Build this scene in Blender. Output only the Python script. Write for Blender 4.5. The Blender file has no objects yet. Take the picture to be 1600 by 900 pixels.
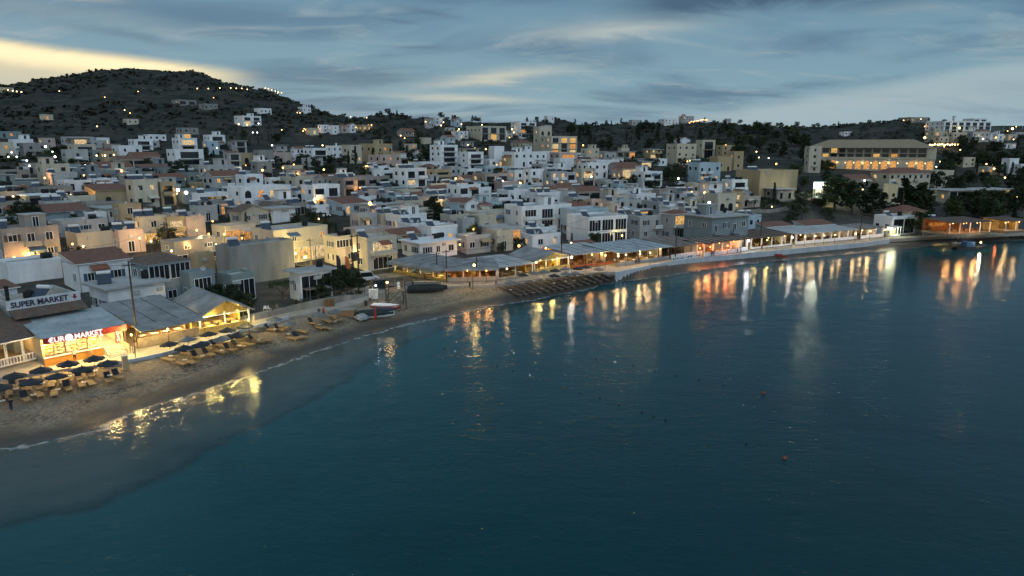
import bpy, math, random
import numpy as np
from mathutils import Vector, Matrix
R = math.radians
rnd = random.Random(7)
S = bpy.context.scene
COL = S.collection

# ------------------------------------------------------------------ camera, sky, sun, exposure
CAM_H, F, PITCH = 28.0, 1066.7, R(11.75)
cam_data = bpy.data.cameras.new('camera')
cam = bpy.data.objects.new('camera', cam_data)
COL.objects.link(cam)
cam.location = (0, 0, CAM_H)
cam.rotation_euler = (R(90) - PITCH, 0, 0)
cam_data.sensor_width, cam_data.lens = 36, 24
cam_data.clip_start, cam_data.clip_end = 0.5, 9000
S.camera = cam
S.view_settings.view_transform = 'Standard'
S.view_settings.look = 'None'
S.view_settings.exposure = 0.0
S.view_settings.gamma = 1.0
S.cycles.use_denoising = True
S.cycles.denoiser = 'OPENIMAGEDENOISE'
S.cycles.max_bounces = 5
S.cycles.diffuse_bounces = 2
S.cycles.glossy_bounces = 3
S.cycles.transparent_max_bounces = 6
S.cycles.sample_clamp_indirect = 4.0
S.cycles.sample_clamp_direct = 0.0
S.cycles.caustics_reflective = False
S.cycles.caustics_refractive = False

world = bpy.data.worlds.new('World')
S.world = world
world.use_nodes = True
SUN_EL, SUN_AZ = R(-1.5), R(-38)     # the sun has just gone down behind the hill

class NT:
    """small helper for node trees"""
    def __init__(self, tree):
        self.t = tree; self.n = tree.nodes; self.l = tree.links
    def node(self, kind, **kw):
        n = self.n.new(kind)
        for k, v in kw.items(): setattr(n, k, v)
        return n
    def put(self, sock, v):
        if v is None: return
        if isinstance(v, bpy.types.NodeSocket): self.l.new(v, sock)
        else: sock.default_value = v
    def math(self, op, a, b=None, c=None, clamp=False):
        n = self.node('ShaderNodeMath', operation=op); n.use_clamp = clamp
        for i, v in enumerate((a, b, c)): self.put(n.inputs[i], v)
        return n.outputs[0]
    def vmath(self, op, a, b=None):
        n = self.node('ShaderNodeVectorMath', operation=op)
        self.put(n.inputs[0], a); self.put(n.inputs[1], b)
        return n.outputs['Value'] if op in ('DOT_PRODUCT', 'LENGTH') else n.outputs[0]
    def mix(self, f, a, b, blend='MIX'):
        n = self.node('ShaderNodeMix', data_type='RGBA', blend_type=blend)
        self.put(n.inputs[0], f); self.put(n.inputs[6], c4(a)); self.put(n.inputs[7], c4(b))
        return n.outputs[2]
    def noise(self, vec, scale, detail=4.0, rough=0.55, dist=0.0):
        n = self.node('ShaderNodeTexNoise')
        self.put(n.inputs['Vector'], vec)
        n.inputs['Scale'].default_value = scale; n.inputs['Detail'].default_value = detail
        n.inputs['Roughness'].default_value = rough; n.inputs['Distortion'].default_value = dist
        return n.outputs[0]
    def ramp(self, f, stops, interp='LINEAR'):
        n = self.node('ShaderNodeValToRGB'); cr = n.color_ramp; cr.interpolation = interp
        while len(cr.elements) < len(stops): cr.elements.new(0.5)
        for e, (p, c) in zip(cr.elements, stops):
            e.position = p; e.color = c4(c) if not isinstance(c, (int, float)) else (c, c, c, 1)
        self.put(n.inputs[0], f)
        return n.outputs[0]
    def rng(self, v, a, b, c=0.0, d=1.0, smooth=False):
        n = self.node('ShaderNodeMapRange'); n.clamp = True
        if smooth: n.interpolation_type = 'SMOOTHSTEP'
        self.put(n.inputs[0], v)
        for i, x in enumerate((a, b, c, d)): n.inputs[i + 1].default_value = x
        return n.outputs[0]
    def sep(self, v):
        n = self.node('ShaderNodeSeparateXYZ'); self.put(n.inputs[0], v); return n.outputs
    def comb(self, x, y, z):
        n = self.node('ShaderNodeCombineXYZ')
        for i, v in enumerate((x, y, z)): self.put(n.inputs[i], v)
        return n.outputs[0]
def c4(c):
    if isinstance(c, (tuple, list)) and len(c) == 3: return (*c, 1)
    return c

def build_sky():
    T = NT(world.node_tree); T.n.clear()
    d = T.node('ShaderNodeTexCoord').outputs['Generated']
    x, y, z = T.sep(d)
    az = T.math('MULTIPLY', T.math('ARCTAN2', x, y), 57.2958)          # degrees right of straight ahead
    el = T.math('MULTIPLY', T.math('ARCSINE', z), 57.2958)             # degrees up
    # twilight gradient
    base = T.ramp(T.rng(el, 0, 90), [(0.0, (0.31, 0.45, 0.52)), (0.05, (0.20, 0.35, 0.44)), (0.13, (0.135, 0.265, 0.37)), (0.4, (0.2, 0.3, 0.4)), (1.0, (0.22, 0.32, 0.45))])
    # clouds on a flat deck seen from below
    zz = T.math('ADD', T.math('MAXIMUM', z, 0.0), 0.17)
    deck = T.comb(T.math('DIVIDE', x, zz), T.math('DIVIDE', y, zz), 0.0)
    st = T.vmath('MULTIPLY', deck, (1.15, 2.3, 1.0))
    n1 = T.noise(st, 0.62, 6, 0.55, 0.6)
    n2 = T.noise(T.vmath('ADD', st, (7.3, 2.1, 0)), 1.5, 6, 0.6, 0.9)
    col = T.mix(T.rng(n1, 0.44, 0.66, 0, 0.85, True), base, (0.088, 0.18, 0.28))
    col = T.mix(T.rng(n2, 0.50, 0.74, 0, 0.6, True), col, (0.33, 0.42, 0.46))
    wob = T.math('MULTIPLY', T.math('SUBTRACT', n2, 0.5), 5.0)
    wob1 = T.math('MULTIPLY', T.math('SUBTRACT', n1, 0.5), 6.0)
    def blob(a0, e0, sa, se, tilt=0.0, w=1.0):
        da = T.math('SUBTRACT', az, a0)
        de = T.math('SUBTRACT', T.math('ADD', el, T.math('MULTIPLY', wob, w * 0.35)), T.math('ADD', T.math('MULTIPLY', da, tilt), e0))
        q = T.math('ADD', T.math('POWER', T.math('ABSOLUTE', T.math('DIVIDE', da, sa)), 2.0), T.math('POWER', T.math('ABSOLUTE', T.math('DIVIDE', de, se)), 2.0))
        return T.math('EXPONENT', T.math('MULTIPLY', q, -1.0))
    # bright band of thin cloud falling to the right
    ew = T.math('ADD', el, T.math('MULTIPLY', wob, 0.22))
    line = T.math('ADD', T.math('MULTIPLY', az, 0.152), 0.25)
    band = T.math('MULTIPLY', T.rng(T.math('SUBTRACT', line, ew), -0.35, 0.75, 0, 1, True), T.rng(az, 9, 19, 0, 1, True))
    band = T.math('MULTIPLY', band, T.rng(T.math('SUBTRACT', line, ew), 1.0, 4.5, 1, 0.35, True))
    col = T.mix(T.math('MULTIPLY', band, 0.62), col, (0.40, 0.50, 0.53))
    lit = blob(8.5, 8.9, 5.5, 0.75, 0.04, 1.3)
    col = T.mix(T.math('MULTIPLY', lit, 0.75), col, (0.50, 0.55, 0.52))
    lit2 = T.math('ADD', blob(-1.5, 5.4, 5.5, 0.45, 0.11, 0.9), blob(-4.0, 3.75, 5.0, 0.28, -0.03, 0.5), clamp=True)
    col = T.mix(T.math('MULTIPLY', lit2, 0.8), col, (0.58, 0.58, 0.48))
    # heavy blue cloud overhead to the right of the middle
    dark = T.math('ADD', T.math('ADD', blob(14.5, 10.9, 5.0, 1.0, 0.03, 1.5), blob(24, 10.6, 8.5, 0.9, 0.02, 1.5)), blob(20, 14.5, 22, 2.6, 0.0, 1.6), clamp=True)
    col = T.mix(T.math('MULTIPLY', dark, 0.92), col, (0.05, 0.105, 0.18))
    dark2 = T.math('ADD', blob(-11, 5.4, 4.5, 0.7, 0.02, 1.6), blob(-28, 7.6, 4.0, 0.35, -0.12, 0.8), clamp=True)
    col = T.mix(T.math('MULTIPLY', dark2, 0.55), col, (0.10, 0.18, 0.26))
    wisp = T.math('ADD', T.math('ADD', blob(-6.8, 10.2, 2.6, 0.22, -0.16, 0.4), blob(-9.0, 9.5, 1.7, 0.14, -0.12, 0.4)), blob(-7.5, 7.6, 2.2, 0.2, -0.02, 0.4), clamp=True)
    col = T.mix(T.math('MULTIPLY', wisp, 0.6), col, (0.085, 0.16, 0.245))
    # after-glow over the hill
    lg = T.math('SUBTRACT', T.math('SUBTRACT', T.math('MULTIPLY', T.math('ADD', az, 35.4), -0.085), T.math('ADD', el, T.math('MULTIPLY', wob, 0.14))), -6.95)
    wedge = T.math('MULTIPLY', T.rng(lg, -0.15, 0.55, 0, 1, True), T.rng(az, -25, -18, 1, 0, True))
    col = T.mix(T.math('MULTIPLY', T.math('MULTIPLY', wedge, T.rng(lg, 0.8, 3.2, 1, 0.55)), 0.95), col, (0.76, 0.67, 0.44))
    hot = T.math('MULTIPLY', T.math('MULTIPLY', T.rng(lg, 0.2, 0.7, 0, 1, True), T.rng(lg, 0.9, 2.0, 1, 0, True)), T.rng(az, -28, -19.5, 1, 0, True))
    col = T.mix(T.math('MULTIPLY', hot, 0.9), col, (1.1, 0.95, 0.58))
    grey = blob(-34, 9.0, 11, 0.55, -0.09, 1.4)
    col = T.mix(T.math('MULTIPLY', grey, 0.55), col, (0.22, 0.31, 0.36))
    streak = blob(-31.5, 9.9, 2.6, 0.28, -0.06, 0.6)
    col = T.mix(T.math('MULTIPLY', streak, 0.7), col, (0.46, 0.47, 0.42))
    sky = T.node('ShaderNodeTexSky', sky_type='NISHITA')
    sky.sun_disc = False; sky.sun_elevation = SUN_EL; sky.sun_rotation = SUN_AZ
    b1 = T.node('ShaderNodeBackground'); T.put(b1.inputs[0], sky.outputs[0]); b1.inputs[1].default_value = 0.05
    b2 = T.node('ShaderNodeBackground'); T.put(b2.inputs[0], col); b2.inputs[1].default_value = 1.0
    add = T.node('ShaderNodeAddShader'); T.l.new(b1.outputs[0], add.inputs[0]); T.l.new(b2.outputs[0], add.inputs[1])
    out = T.node('ShaderNodeOutputWorld'); T.l.new(add.outputs[0], out.inputs[0])
build_sky()

# the last light comes very softly from the open sky over the sea
sun_data = bpy.data.lights.new('sun', 'SUN')
sun_data.energy, sun_data.angle, sun_data.color = 1.15, R(75), (0.74, 0.88, 1.0)
sun = bpy.data.objects.new('sun', sun_data)
COL.objects.link(sun)
sun.rotation_euler = (R(48), 0, R(25))

# ------------------------------------------------------------------ helpers: meshes, tags, materials
class MB:
    def __init__(self): self.v = []; self.f = []; self.m = []
    def quad(self, pts, mi=0):
        i = len(self.v); self.v += [tuple(p) for p in pts]
        self.f.append(tuple(range(i, i + len(pts)))); self.m.append(mi)
    def box(self, x0, x1, y0, y1, z0, z1, mi=0, M=None):
        p = [(x0, y0, z0), (x1, y0, z0), (x1, y1, z0), (x0, y1, z0), (x0, y0, z1), (x1, y0, z1), (x1, y1, z1), (x0, y1, z1)]
        if M is not None: p = [tuple(M @ Vector(q)) for q in p]
        i = len(self.v); self.v += p
        for f in ((3, 2, 1, 0), (4, 5, 6, 7), (0, 1, 5, 4), (1, 2, 6, 5), (2, 3, 7, 6), (3, 0, 4, 7)):
            self.f.append(tuple(i + k for k in f)); self.m.append(mi)
        return self
    def tube(self, a, b, r0, r1=None, n=6, mi=0, cap=True):
        r1 = r0 if r1 is None else r1
        a, b = Vector(a), Vector(b); d = (b - a).normalized()
        u = d.orthogonal().normalized(); w = d.cross(u)
        i = len(self.v)
        for p, r in ((a, r0), (b, r1)):
            for k in range(n):
                t = 2 * math.pi * k / n
                self.v.append(tuple(p + u * (r * math.cos(t)) + w * (r * math.sin(t))))
        for k in range(n):
            self.f.append((i + k, i + (k + 1) % n, i + n + (k + 1) % n, i + n + k)); self.m.append(mi)
        if cap:
            self.f.append(tuple(i + k for k in reversed(range(n)))); self.m.append(mi)
            self.f.append(tuple(i + n + k for k in range(n))); self.m.append(mi)
        return self
    def lathe(self, prof, n=12, mi=0, c=(0, 0, 0)):
        i = len(self.v)
        for r, z in prof:
            for k in range(n):
                t = 2 * math.pi * k / n
                self.v.append((c[0] + r * math.cos(t), c[1] + r * math.sin(t), c[2] + z))
        for j in range(len(prof) - 1):
            for k in range(n):
                a = i + j * n + k; b = i + j * n + (k + 1) % n
                self.f.append((a, b, b + n, a + n)); self.m.append(mi)
        self.f.append(tuple(i + k for k in reversed(range(n)))); self.m.append(mi)
        e = i + (len(prof) - 1) * n
        self.f.append(tuple(e + k for k in range(n))); self.m.append(mi)
        return self
    def prism(self, poly, y0, y1, mi=0):
        """polygon in x,z pushed from y0 to y1"""
        i = len(self.v); n = len(poly)
        for y in (y0, y1): self.v += [(p[0], y, p[1]) for p in poly]
        self.f.append(tuple(range(i, i + n))); self.m.append(mi)
        self.f.append(tuple(reversed(range(i + n, i + 2 * n)))); self.m.append(mi)
        for k in range(n):
            a, b = i + k, i + (k + 1) % n
            self.f.append((b, a, a + n, b + n)); self.m.append(mi)
        return self
    def mesh(self, name, mats):
        me = bpy.data.meshes.new(name)
        me.from_pydata(self.v, [], self.f)
        for m in (mats if isinstance(mats, (list, tuple)) else [mats]): me.materials.append(m)
        if any(self.m): me.polygons.foreach_set('material_index', self.m)
        me.update()
        return me
    def build(self, name, mats, parent=None, loc=None):
        return put(self.mesh(name, mats), name, parent, loc)
def put(data, name, parent=None, loc=None, rz=None, scale=None):
    o = bpy.data.objects.new(name, data); COL.objects.link(o)
    if parent is not None: o.parent = parent
    if loc is not None: o.location = loc
    if rz is not None: o.rotation_euler = (0, 0, rz)
    if scale is not None: o.scale = scale if isinstance(scale, (tuple, list)) else (scale,) * 3
    return o
def tag(o, label=None, cat=None, group=None, kind=None):
    if label: o['label'] = label
    if cat: o['category'] = cat
    if group: o['group'] = group
    if kind: o['kind'] = kind
    return o
def thing(name, label, cat, loc=(0, 0, 0), rz=0.0, group=None):
    return tag(put(None, name, None, loc, rz), label, cat, group)
KIDS = {}
def copy_thing(root, loc, rz, label=None, scale=None):
    kids = KIDS.get(root.name)
    if kids is None:
        kids = KIDS[root.name] = [o for o in COL.objects if o.parent == root]
    c = root.copy(); COL.objects.link(c); c.location = loc; c.rotation_euler = (0, 0, rz)
    if scale is not None: c.scale = (scale,) * 3 if isinstance(scale, (int, float)) else scale
    if label: c['label'] = label
    for k in kids:
        d = k.copy(); COL.objects.link(d); d.parent = c
        sub = KIDS.get(k.name)
        if sub is None: sub = KIDS[k.name] = [o for o in COL.objects if o.parent == k]
        for s in sub:
            e = s.copy(); COL.objects.link(e); e.parent = d
    return c

MATS = {}
def mat(name, color, rough=0.85, var=0.12, scale=0.6, spec=0.3, streak=False, metal=0.0, color2=None, bump=0.0):
    if name in MATS: return MATS[name]
    m = bpy.data.materials.new(name); m.use_nodes = True
    T = NT(m.node_tree); b = T.n['Principled BSDF']
    pos = T.node('ShaderNodeNewGeometry').outputs['Position']
    v = T.vmath('MULTIPLY', pos, (1, 1, 0.22)) if streak else pos
    n = T.noise(v, scale, 5, 0.6)
    n2 = T.noise(pos, scale * 7, 3, 0.6)
    f = T.math('ADD', T.math('MULTIPLY', n, 0.7), T.math('MULTIPLY', n2, 0.3))
    lo = tuple(max(0.0, c * (1 - var * 2.2)) for c in color) if color2 is None else color2
    hi = tuple(min(1.0, c * (1 + var * 0.6)) for c in color)
    T.put(b.inputs['Base Color'], T.mix(T.rng(f, 0.34, 0.62), lo, hi))
    b.inputs['Roughness'].default_value = rough
    b.inputs['Specular IOR Level'].default_value = spec
    b.inputs['Metallic'].default_value = metal
    if bump:
        bn = T.node('ShaderNodeBump'); bn.inputs['Strength'].default_value = bump; bn.inputs['Distance'].default_value = 0.1
        T.put(bn.inputs['Height'], n2); T.l.new(bn.outputs[0], b.inputs['Normal'])
    MATS[name] = m
    return m
def glow(name, color, strength):
    if name in MATS: return MATS[name]
    m = bpy.data.materials.new(name); m.use_nodes = True
    b = m.node_tree.nodes['Principled BSDF']
    b.inputs['Base Color'].default_value = c4(tuple(0.5 * c for c in color))
    b.inputs['Emission Color'].default_value = c4(color)
    b.inputs['Emission Strength'].default_value = strength
    MATS[name] = m
    return m

# ------------------------------------------------------------------ terrain as a function
def ray(px, py):
    u, v = (px - 800) / F, (450 - py) / F
    d = Vector((u, math.cos(PITCH) + v * math.sin(PITCH), -math.sin(PITCH) + v * math.cos(PITCH)))
    return d
def on_plane(px, py, z=0.0):
    d = ray(px, py); t = (z - CAM_H) / d.z
    return (d.x * t, d.y * t)
SHORE_PX = [(0, 700), (128, 677), (211, 641), (313, 610), (400, 580), (465, 557), (545, 530), (620, 508), (700, 492), (760, 478), (800, 472), (860, 462), (905, 453), (950, 441), (1000, 435), (1050, 428), (1100, 420.5), (1150, 413.5), (1200, 407.5), (1300, 398.5), (1400, 389.5), (1450, 384), (1520, 378.5), (1600, 374.5)]
PROM_PX = [(0, 592), (80, 580), (160, 571), (240, 556), (322, 534), (390, 512), (450, 496), (520, 484), (560, 476), (590, 458), (640, 452), (700, 447), (770, 446), (840, 437), (900, 429), (940, 426), (960, 425.5), (1030, 411.5), (1110, 401.2), (1190, 393.6), (1270, 386.2), (1344, 379.8), (1384, 374.5), (1450, 370.5), (1600, 364.5)]
def line_world(pxs, z):
    p = [on_plane(x, y, z) for x, y in pxs]
    a, b = Vector(p[0]), Vector(p[2]); d = (a - b).normalized()
    c, e = Vector(p[-1]), Vector(p[-4]); g = (c - e).normalized()
    return np.array([tuple(a + d * 90)] + p + [tuple(c + g * 900)])
SHORE = line_world(SHORE_PX, 0.0)
PROM = line_world(PROM_PX, 2.0)
def sdist(P, X, Y):
    X = np.asarray(X, float); Y = np.asarray(Y, float)
    best = np.full(X.shape, 1e9)
    for (ax, ay), (bx, by) in zip(P[:-1], P[1:]):
        dx, dy = bx - ax, by - ay
        t = np.clip(((X - ax) * dx + (Y - ay) * dy) / (dx * dx + dy * dy), 0, 1)
        best = np.minimum(best, np.hypot(X - ax - t * dx, Y - ay - t * dy))
    i = np.argsort(P[:, 0])
    return np.where(Y > np.interp(X, P[i, 0], P[i, 1]), best, -best)
SKY_X = [-700, -300, 0, 60, 130, 190, 230, 330, 380, 440, 480, 530, 560, 600, 640, 700, 740, 760, 800, 830, 870, 900, 1000, 1040, 1070, 1110, 1150, 1250, 1300, 1380, 1450, 1500, 1560, 1600, 1900, 2400]
SKY_Y = [170, 150, 134, 132, 124, 113, 110, 114, 128, 143, 159, 177, 181, 176, 175, 180, 185, 187, 188, 185, 184, 188, 190, 188, 186, 187, 192, 195, 188, 183, 190, 193, 195, 196, 196, 190]
def smooth(t):
    t = np.clip(t, 0, 1); return t * t * (3 - 2 * t)
PROF_P = [0, 14, 25, 40, 70, 110, 200, 300, 400, 600, 3000]
PROF_Z = [2, 2.05, 2.5, 4, 7, 10.5, 17.5, 24, 30, 42, 150]
_w = np.random.default_rng(5)
WAV = [(_w.uniform(0, 6.28), k, a, _w.uniform(0, 6.28)) for k, a in ((1/17., .5), (1/23., .7), (1/31., 1.0), (1/43., 1.3), (1/60., 1.6), (1/85., 2.2), (1/120., 3.0), (1/11., .35), (1/27., .8))]
def rough_ground(X, Y):
    z = 0
    for a, k, amp, ph in WAV:
        z = z + amp * np.sin((X * math.cos(a) + Y * math.sin(a)) * k * 6.28 + ph + 1.7 * np.sin((Y * math.cos(a) - X * math.sin(a)) * k * 3.1 + ph * 2))
    return z
def terrain(X, Y):
    X = np.asarray(X, float); Y = np.asarray(Y, float)
    s, p = sdist(SHORE, X, Y), sdist(PROM, X, Y)
    zin = np.interp(p, PROF_P, PROF_Z)
    zin = zin + 4.5 * np.exp(-(((X - 150) / 70) ** 2 + ((Y - 300) / 60) ** 2)) + 3.0 * np.exp(-(((X - 20) / 40) ** 2 + ((Y - 350) / 60) ** 2))
    top = np.interp(X, [30, 50], [1.85, 1.0])
    zb = top * np.clip(s / np.maximum(s + np.maximum(-p, 0) * 0.8, 0.01), 0, 1) ** 0.9
    zin = np.where(p < 3.4, np.minimum(top, 1.2) + (zin - np.minimum(top, 1.2)) * np.clip((p - 1.6) / 1.8, 0, 1), zin)
    z = np.where(p > 0, zin, np.where(s > 0, zb, np.maximum(s * 0.06, -3.0)))
    r = np.hypot(X, Y); az = np.arctan2(X, np.maximum(Y, 1e-3))
    px = 800 + F * np.tan(np.clip(az, -1.25, 1.25)) * math.cos(PITCH) * 1.0
    # elevation of the skyline seen along that azimuth
    ysk = np.interp(px, SKY_X, SKY_Y) + np.interp(px, [-200, 0, 250, 480, 600], [12, 13, 8, 9, 10])
    v = (450 - ysk) / F
    T = (-math.sin(PITCH) + v * math.cos(PITCH)) / np.hypot((px - 800) / F, math.cos(PITCH) + v * math.sin(PITCH))
    Rr = np.interp(px, [-300, 0, 300, 520, 600, 700, 860, 1060, 1300, 1600, 1900], [1150, 1150, 1150, 950, 780, 720, 800, 950, 1000, 900, 900])
    w = smooth((r - 400) / (Rr - 400))
    t0 = np.interp(r, [0, 3000], [0, 0])
    zs = CAM_H + T * Rr
    over = np.maximum(r - Rr, 0)
    zh = zin * (1 - w) + zs * w - over * 0.22
    hill = (p > 0) & (r > 400)
    z = np.where(hill, zh + rough_ground(X, Y) * 0.55 * np.clip(w * 2.2, 0, 1) * (1 - 0.65 * smooth((r - Rr * 0.86) / (Rr * 0.14))), z)
    return z
RS = np.geomspace(25, 1900, 1500)
def hit(px, py, off=0.0):
    """the point `off` above the ground that the given direction looks at"""
    d = ray(px, py); h = math.hypot(d.x, d.y)
    X, Y = d.x / h * RS, d.y / h * RS
    zr = CAM_H + d.z / h * RS
    g = terrain(X, Y) + off
    k = np.nonzero(zr <= g)[0]
    i = int(k[0]) if len(k) else int(np.argmin(np.where(RS < 1250, zr - g, 1e9)))     # grazing the crest
    if i > 0 and len(k):
        a, b = zr[i - 1] - g[i - 1], g[i] - zr[i]
        t = a / (a + b) if a + b > 1e-9 else 0
        r = RS[i - 1] + (RS[i] - RS[i - 1]) * t
    else: r = RS[i]
    X, Y = d.x / h * r, d.y / h * r
    return Vector((X, Y, float(terrain(X, Y))))
def gz(x, y): return float(terrain(x, y))
def tangent(x, y):
    """heading of the promenade nearest to a point"""
    best = None
    for (ax, ay), (bx, by) in zip(PROM[:-1], PROM[1:]):
        dx, dy = bx - ax, by - ay
        t = min(1, max(0, ((x - ax) * dx + (y - ay) * dy) / (dx * dx + dy * dy)))
        q = math.hypot(x - ax - t * dx, y - ay - t * dy)
        if best is None or q < best[0]: best = (q, math.atan2(dy, dx))
    return best[1]
def smooth_tangent(x, y):
    # the streets behind turn slowly: blend over the bay
    return float(np.interp(x, [-120, -45, -10, 50, 120, 220], [R(52), R(52), R(36), R(30), R(20), R(14)]))

def polar(rs, azs):
    A, RR = np.meshgrid(azs, rs)
    return RR * np.sin(A), RR * np.cos(A)
def grid_mesh(name, X, Y, Z, mats, attr=None):
    nr, na = X.shape
    V = np.stack([X.ravel(), Y.ravel(), Z.ravel()], 1)
    i = np.arange(nr * na).reshape(nr, na)
    q = np.stack([i[:-1, :-1], i[:-1, 1:], i[1:, 1:], i[1:, :-1]], -1).reshape(-1, 4)[:, ::-1]
    me = bpy.data.meshes.new(name)
    me.vertices.add(len(V)); me.vertices.foreach_set('co', V.ravel())
    me.loops.add(q.size); me.loops.foreach_set('vertex_index', q.ravel().astype(np.int32))
    me.polygons.add(len(q)); me.polygons.foreach_set('loop_start', np.arange(0, q.size, 4, dtype=np.int32))
    me.polygons.foreach_set('loop_total', np.full(len(q), 4, np.int32))
    me.polygons.foreach_set('use_smooth', np.ones(len(q), bool))
    me.update(calc_edges=True)
    for nm, a in (attr or {}).items():
        at = me.attributes.new(nm, 'FLOAT', 'POINT'); at.data.foreach_set('value', np.asarray(a, np.float32).ravel())
    for m in mats: me.materials.append(m)
    return me

def ground_material():
    m = bpy.data.materials.new('sand_and_earth'); m.use_nodes = True
    T = NT(m.node_tree); b = T.n['Principled BSDF']
    pos = T.node('ShaderNodeNewGeometry').outputs['Position']
    def A(n): return T.node('ShaderNodeAttribute', attribute_name=n).outputs['Fac']
    s, p, r = A('shore'), A('prom'), A('far')
    n1 = T.noise(pos, 0.35, 5); n2 = T.noise(pos, 2.6, 5, 0.7); n3 = T.noise(pos, 0.03, 6, 0.6)
    sand = T.mix(T.rng(n1, 0.35, 0.65), (0.23, 0.185, 0.13), (0.31, 0.255, 0.185))
    sand = T.mix(T.rng(n2, 0.42, 0.58, 0, 0.75), sand, (0.15, 0.12, 0.085))
    sw = T.math('ADD', s, T.math('MULTIPLY', T.math('SUBTRACT', n1, 0.5), 3.0))
    wet = T.rng(sw, 1.2, 4.2, 1, 0, True)
    sand = T.mix(wet, sand, (0.07, 0.06, 0.048))
    # line of dry weed left by the last high water
    weed = T.math('MULTIPLY', T.math('MULTIPLY', T.rng(sw, 4.0, 4.8, 0, 1), T.rng(sw, 5.0, 6.4, 1, 0)), T.rng(n2, 0.45, 0.6))
    sand = T.mix(T.math('MULTIPLY', weed, 0.75), sand, (0.045, 0.038, 0.03))
    town = T.mix(T.rng(n1, 0.4, 0.6), (0.045, 0.044, 0.04), (0.085, 0.08, 0.072))
    veg = T.mix(T.rng(T.noise(pos, 0.06, 8, 0.7), 0.42, 0.56), (0.010, 0.016, 0.010), (0.036, 0.034, 0.025))
    veg = T.mix(T.math('MULTIPLY', T.rng(T.noise(pos, 0.16, 6, 0.75), 0.54, 0.64), T.rng(n3, 0.38, 0.55)), veg, (0.078, 0.074, 0.058))
    terr = T.math('SINE', T.math('ADD', T.math('MULTIPLY', T.sep(pos)[2], 1.1), T.math('MULTIPLY', n3, 14.0)))
    veg = T.mix(T.math('MULTIPLY', T.rng(terr, 0.75, 0.95), 0.4), veg, (0.010, 0.014, 0.010))
    veg = T.mix(T.rng(n3, 0.56, 0.68, 0, 0.7), veg, (0.065, 0.058, 0.043))
    land = T.mix(T.rng(T.math('ADD', p, T.math('MULTIPLY', n3, 50.0)), 40, 95), town, veg)
    T.put(b.inputs['Base Color'], T.mix(T.rng(p, -0.2, 0.2), sand, land))
    T.put(b.inputs['Roughness'], T.rng(sw, 0.3, 3.0, 0.30, 0.95))
    b.inputs['Specular IOR Level'].default_value = 0.3
    bn = T.node('ShaderNodeBump'); bn.inputs['Strength'].default_value = 0.9; bn.inputs['Distance'].default_value = 0.34
    T.put(bn.inputs['Height'], T.math('MULTIPLY', T.math('ADD', T.noise(pos, 1.3, 6, 0.65), T.math('MULTIPLY', n1, 0.8)), T.rng(sw, 1.5, 4.5, 0.15, 1.0)))
    T.l.new(bn.outputs[0], b.inputs['Normal'])
    return m
azs = np.linspace(R(-66), R(66), 470)
rs = np.concatenate([np.geomspace(30, 420, 420), np.geomspace(425, 1700, 140)])
X, Y = polar(rs, azs)
Z = terrain(X, Y)
me = grid_mesh('terrain', X, Y, Z, [ground_material()], dict(shore=sdist(SHORE, X, Y), prom=sdist(PROM, X, Y), far=np.hypot(X, Y)))
tag(put(me, 'terrain'), kind='structure')

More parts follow.
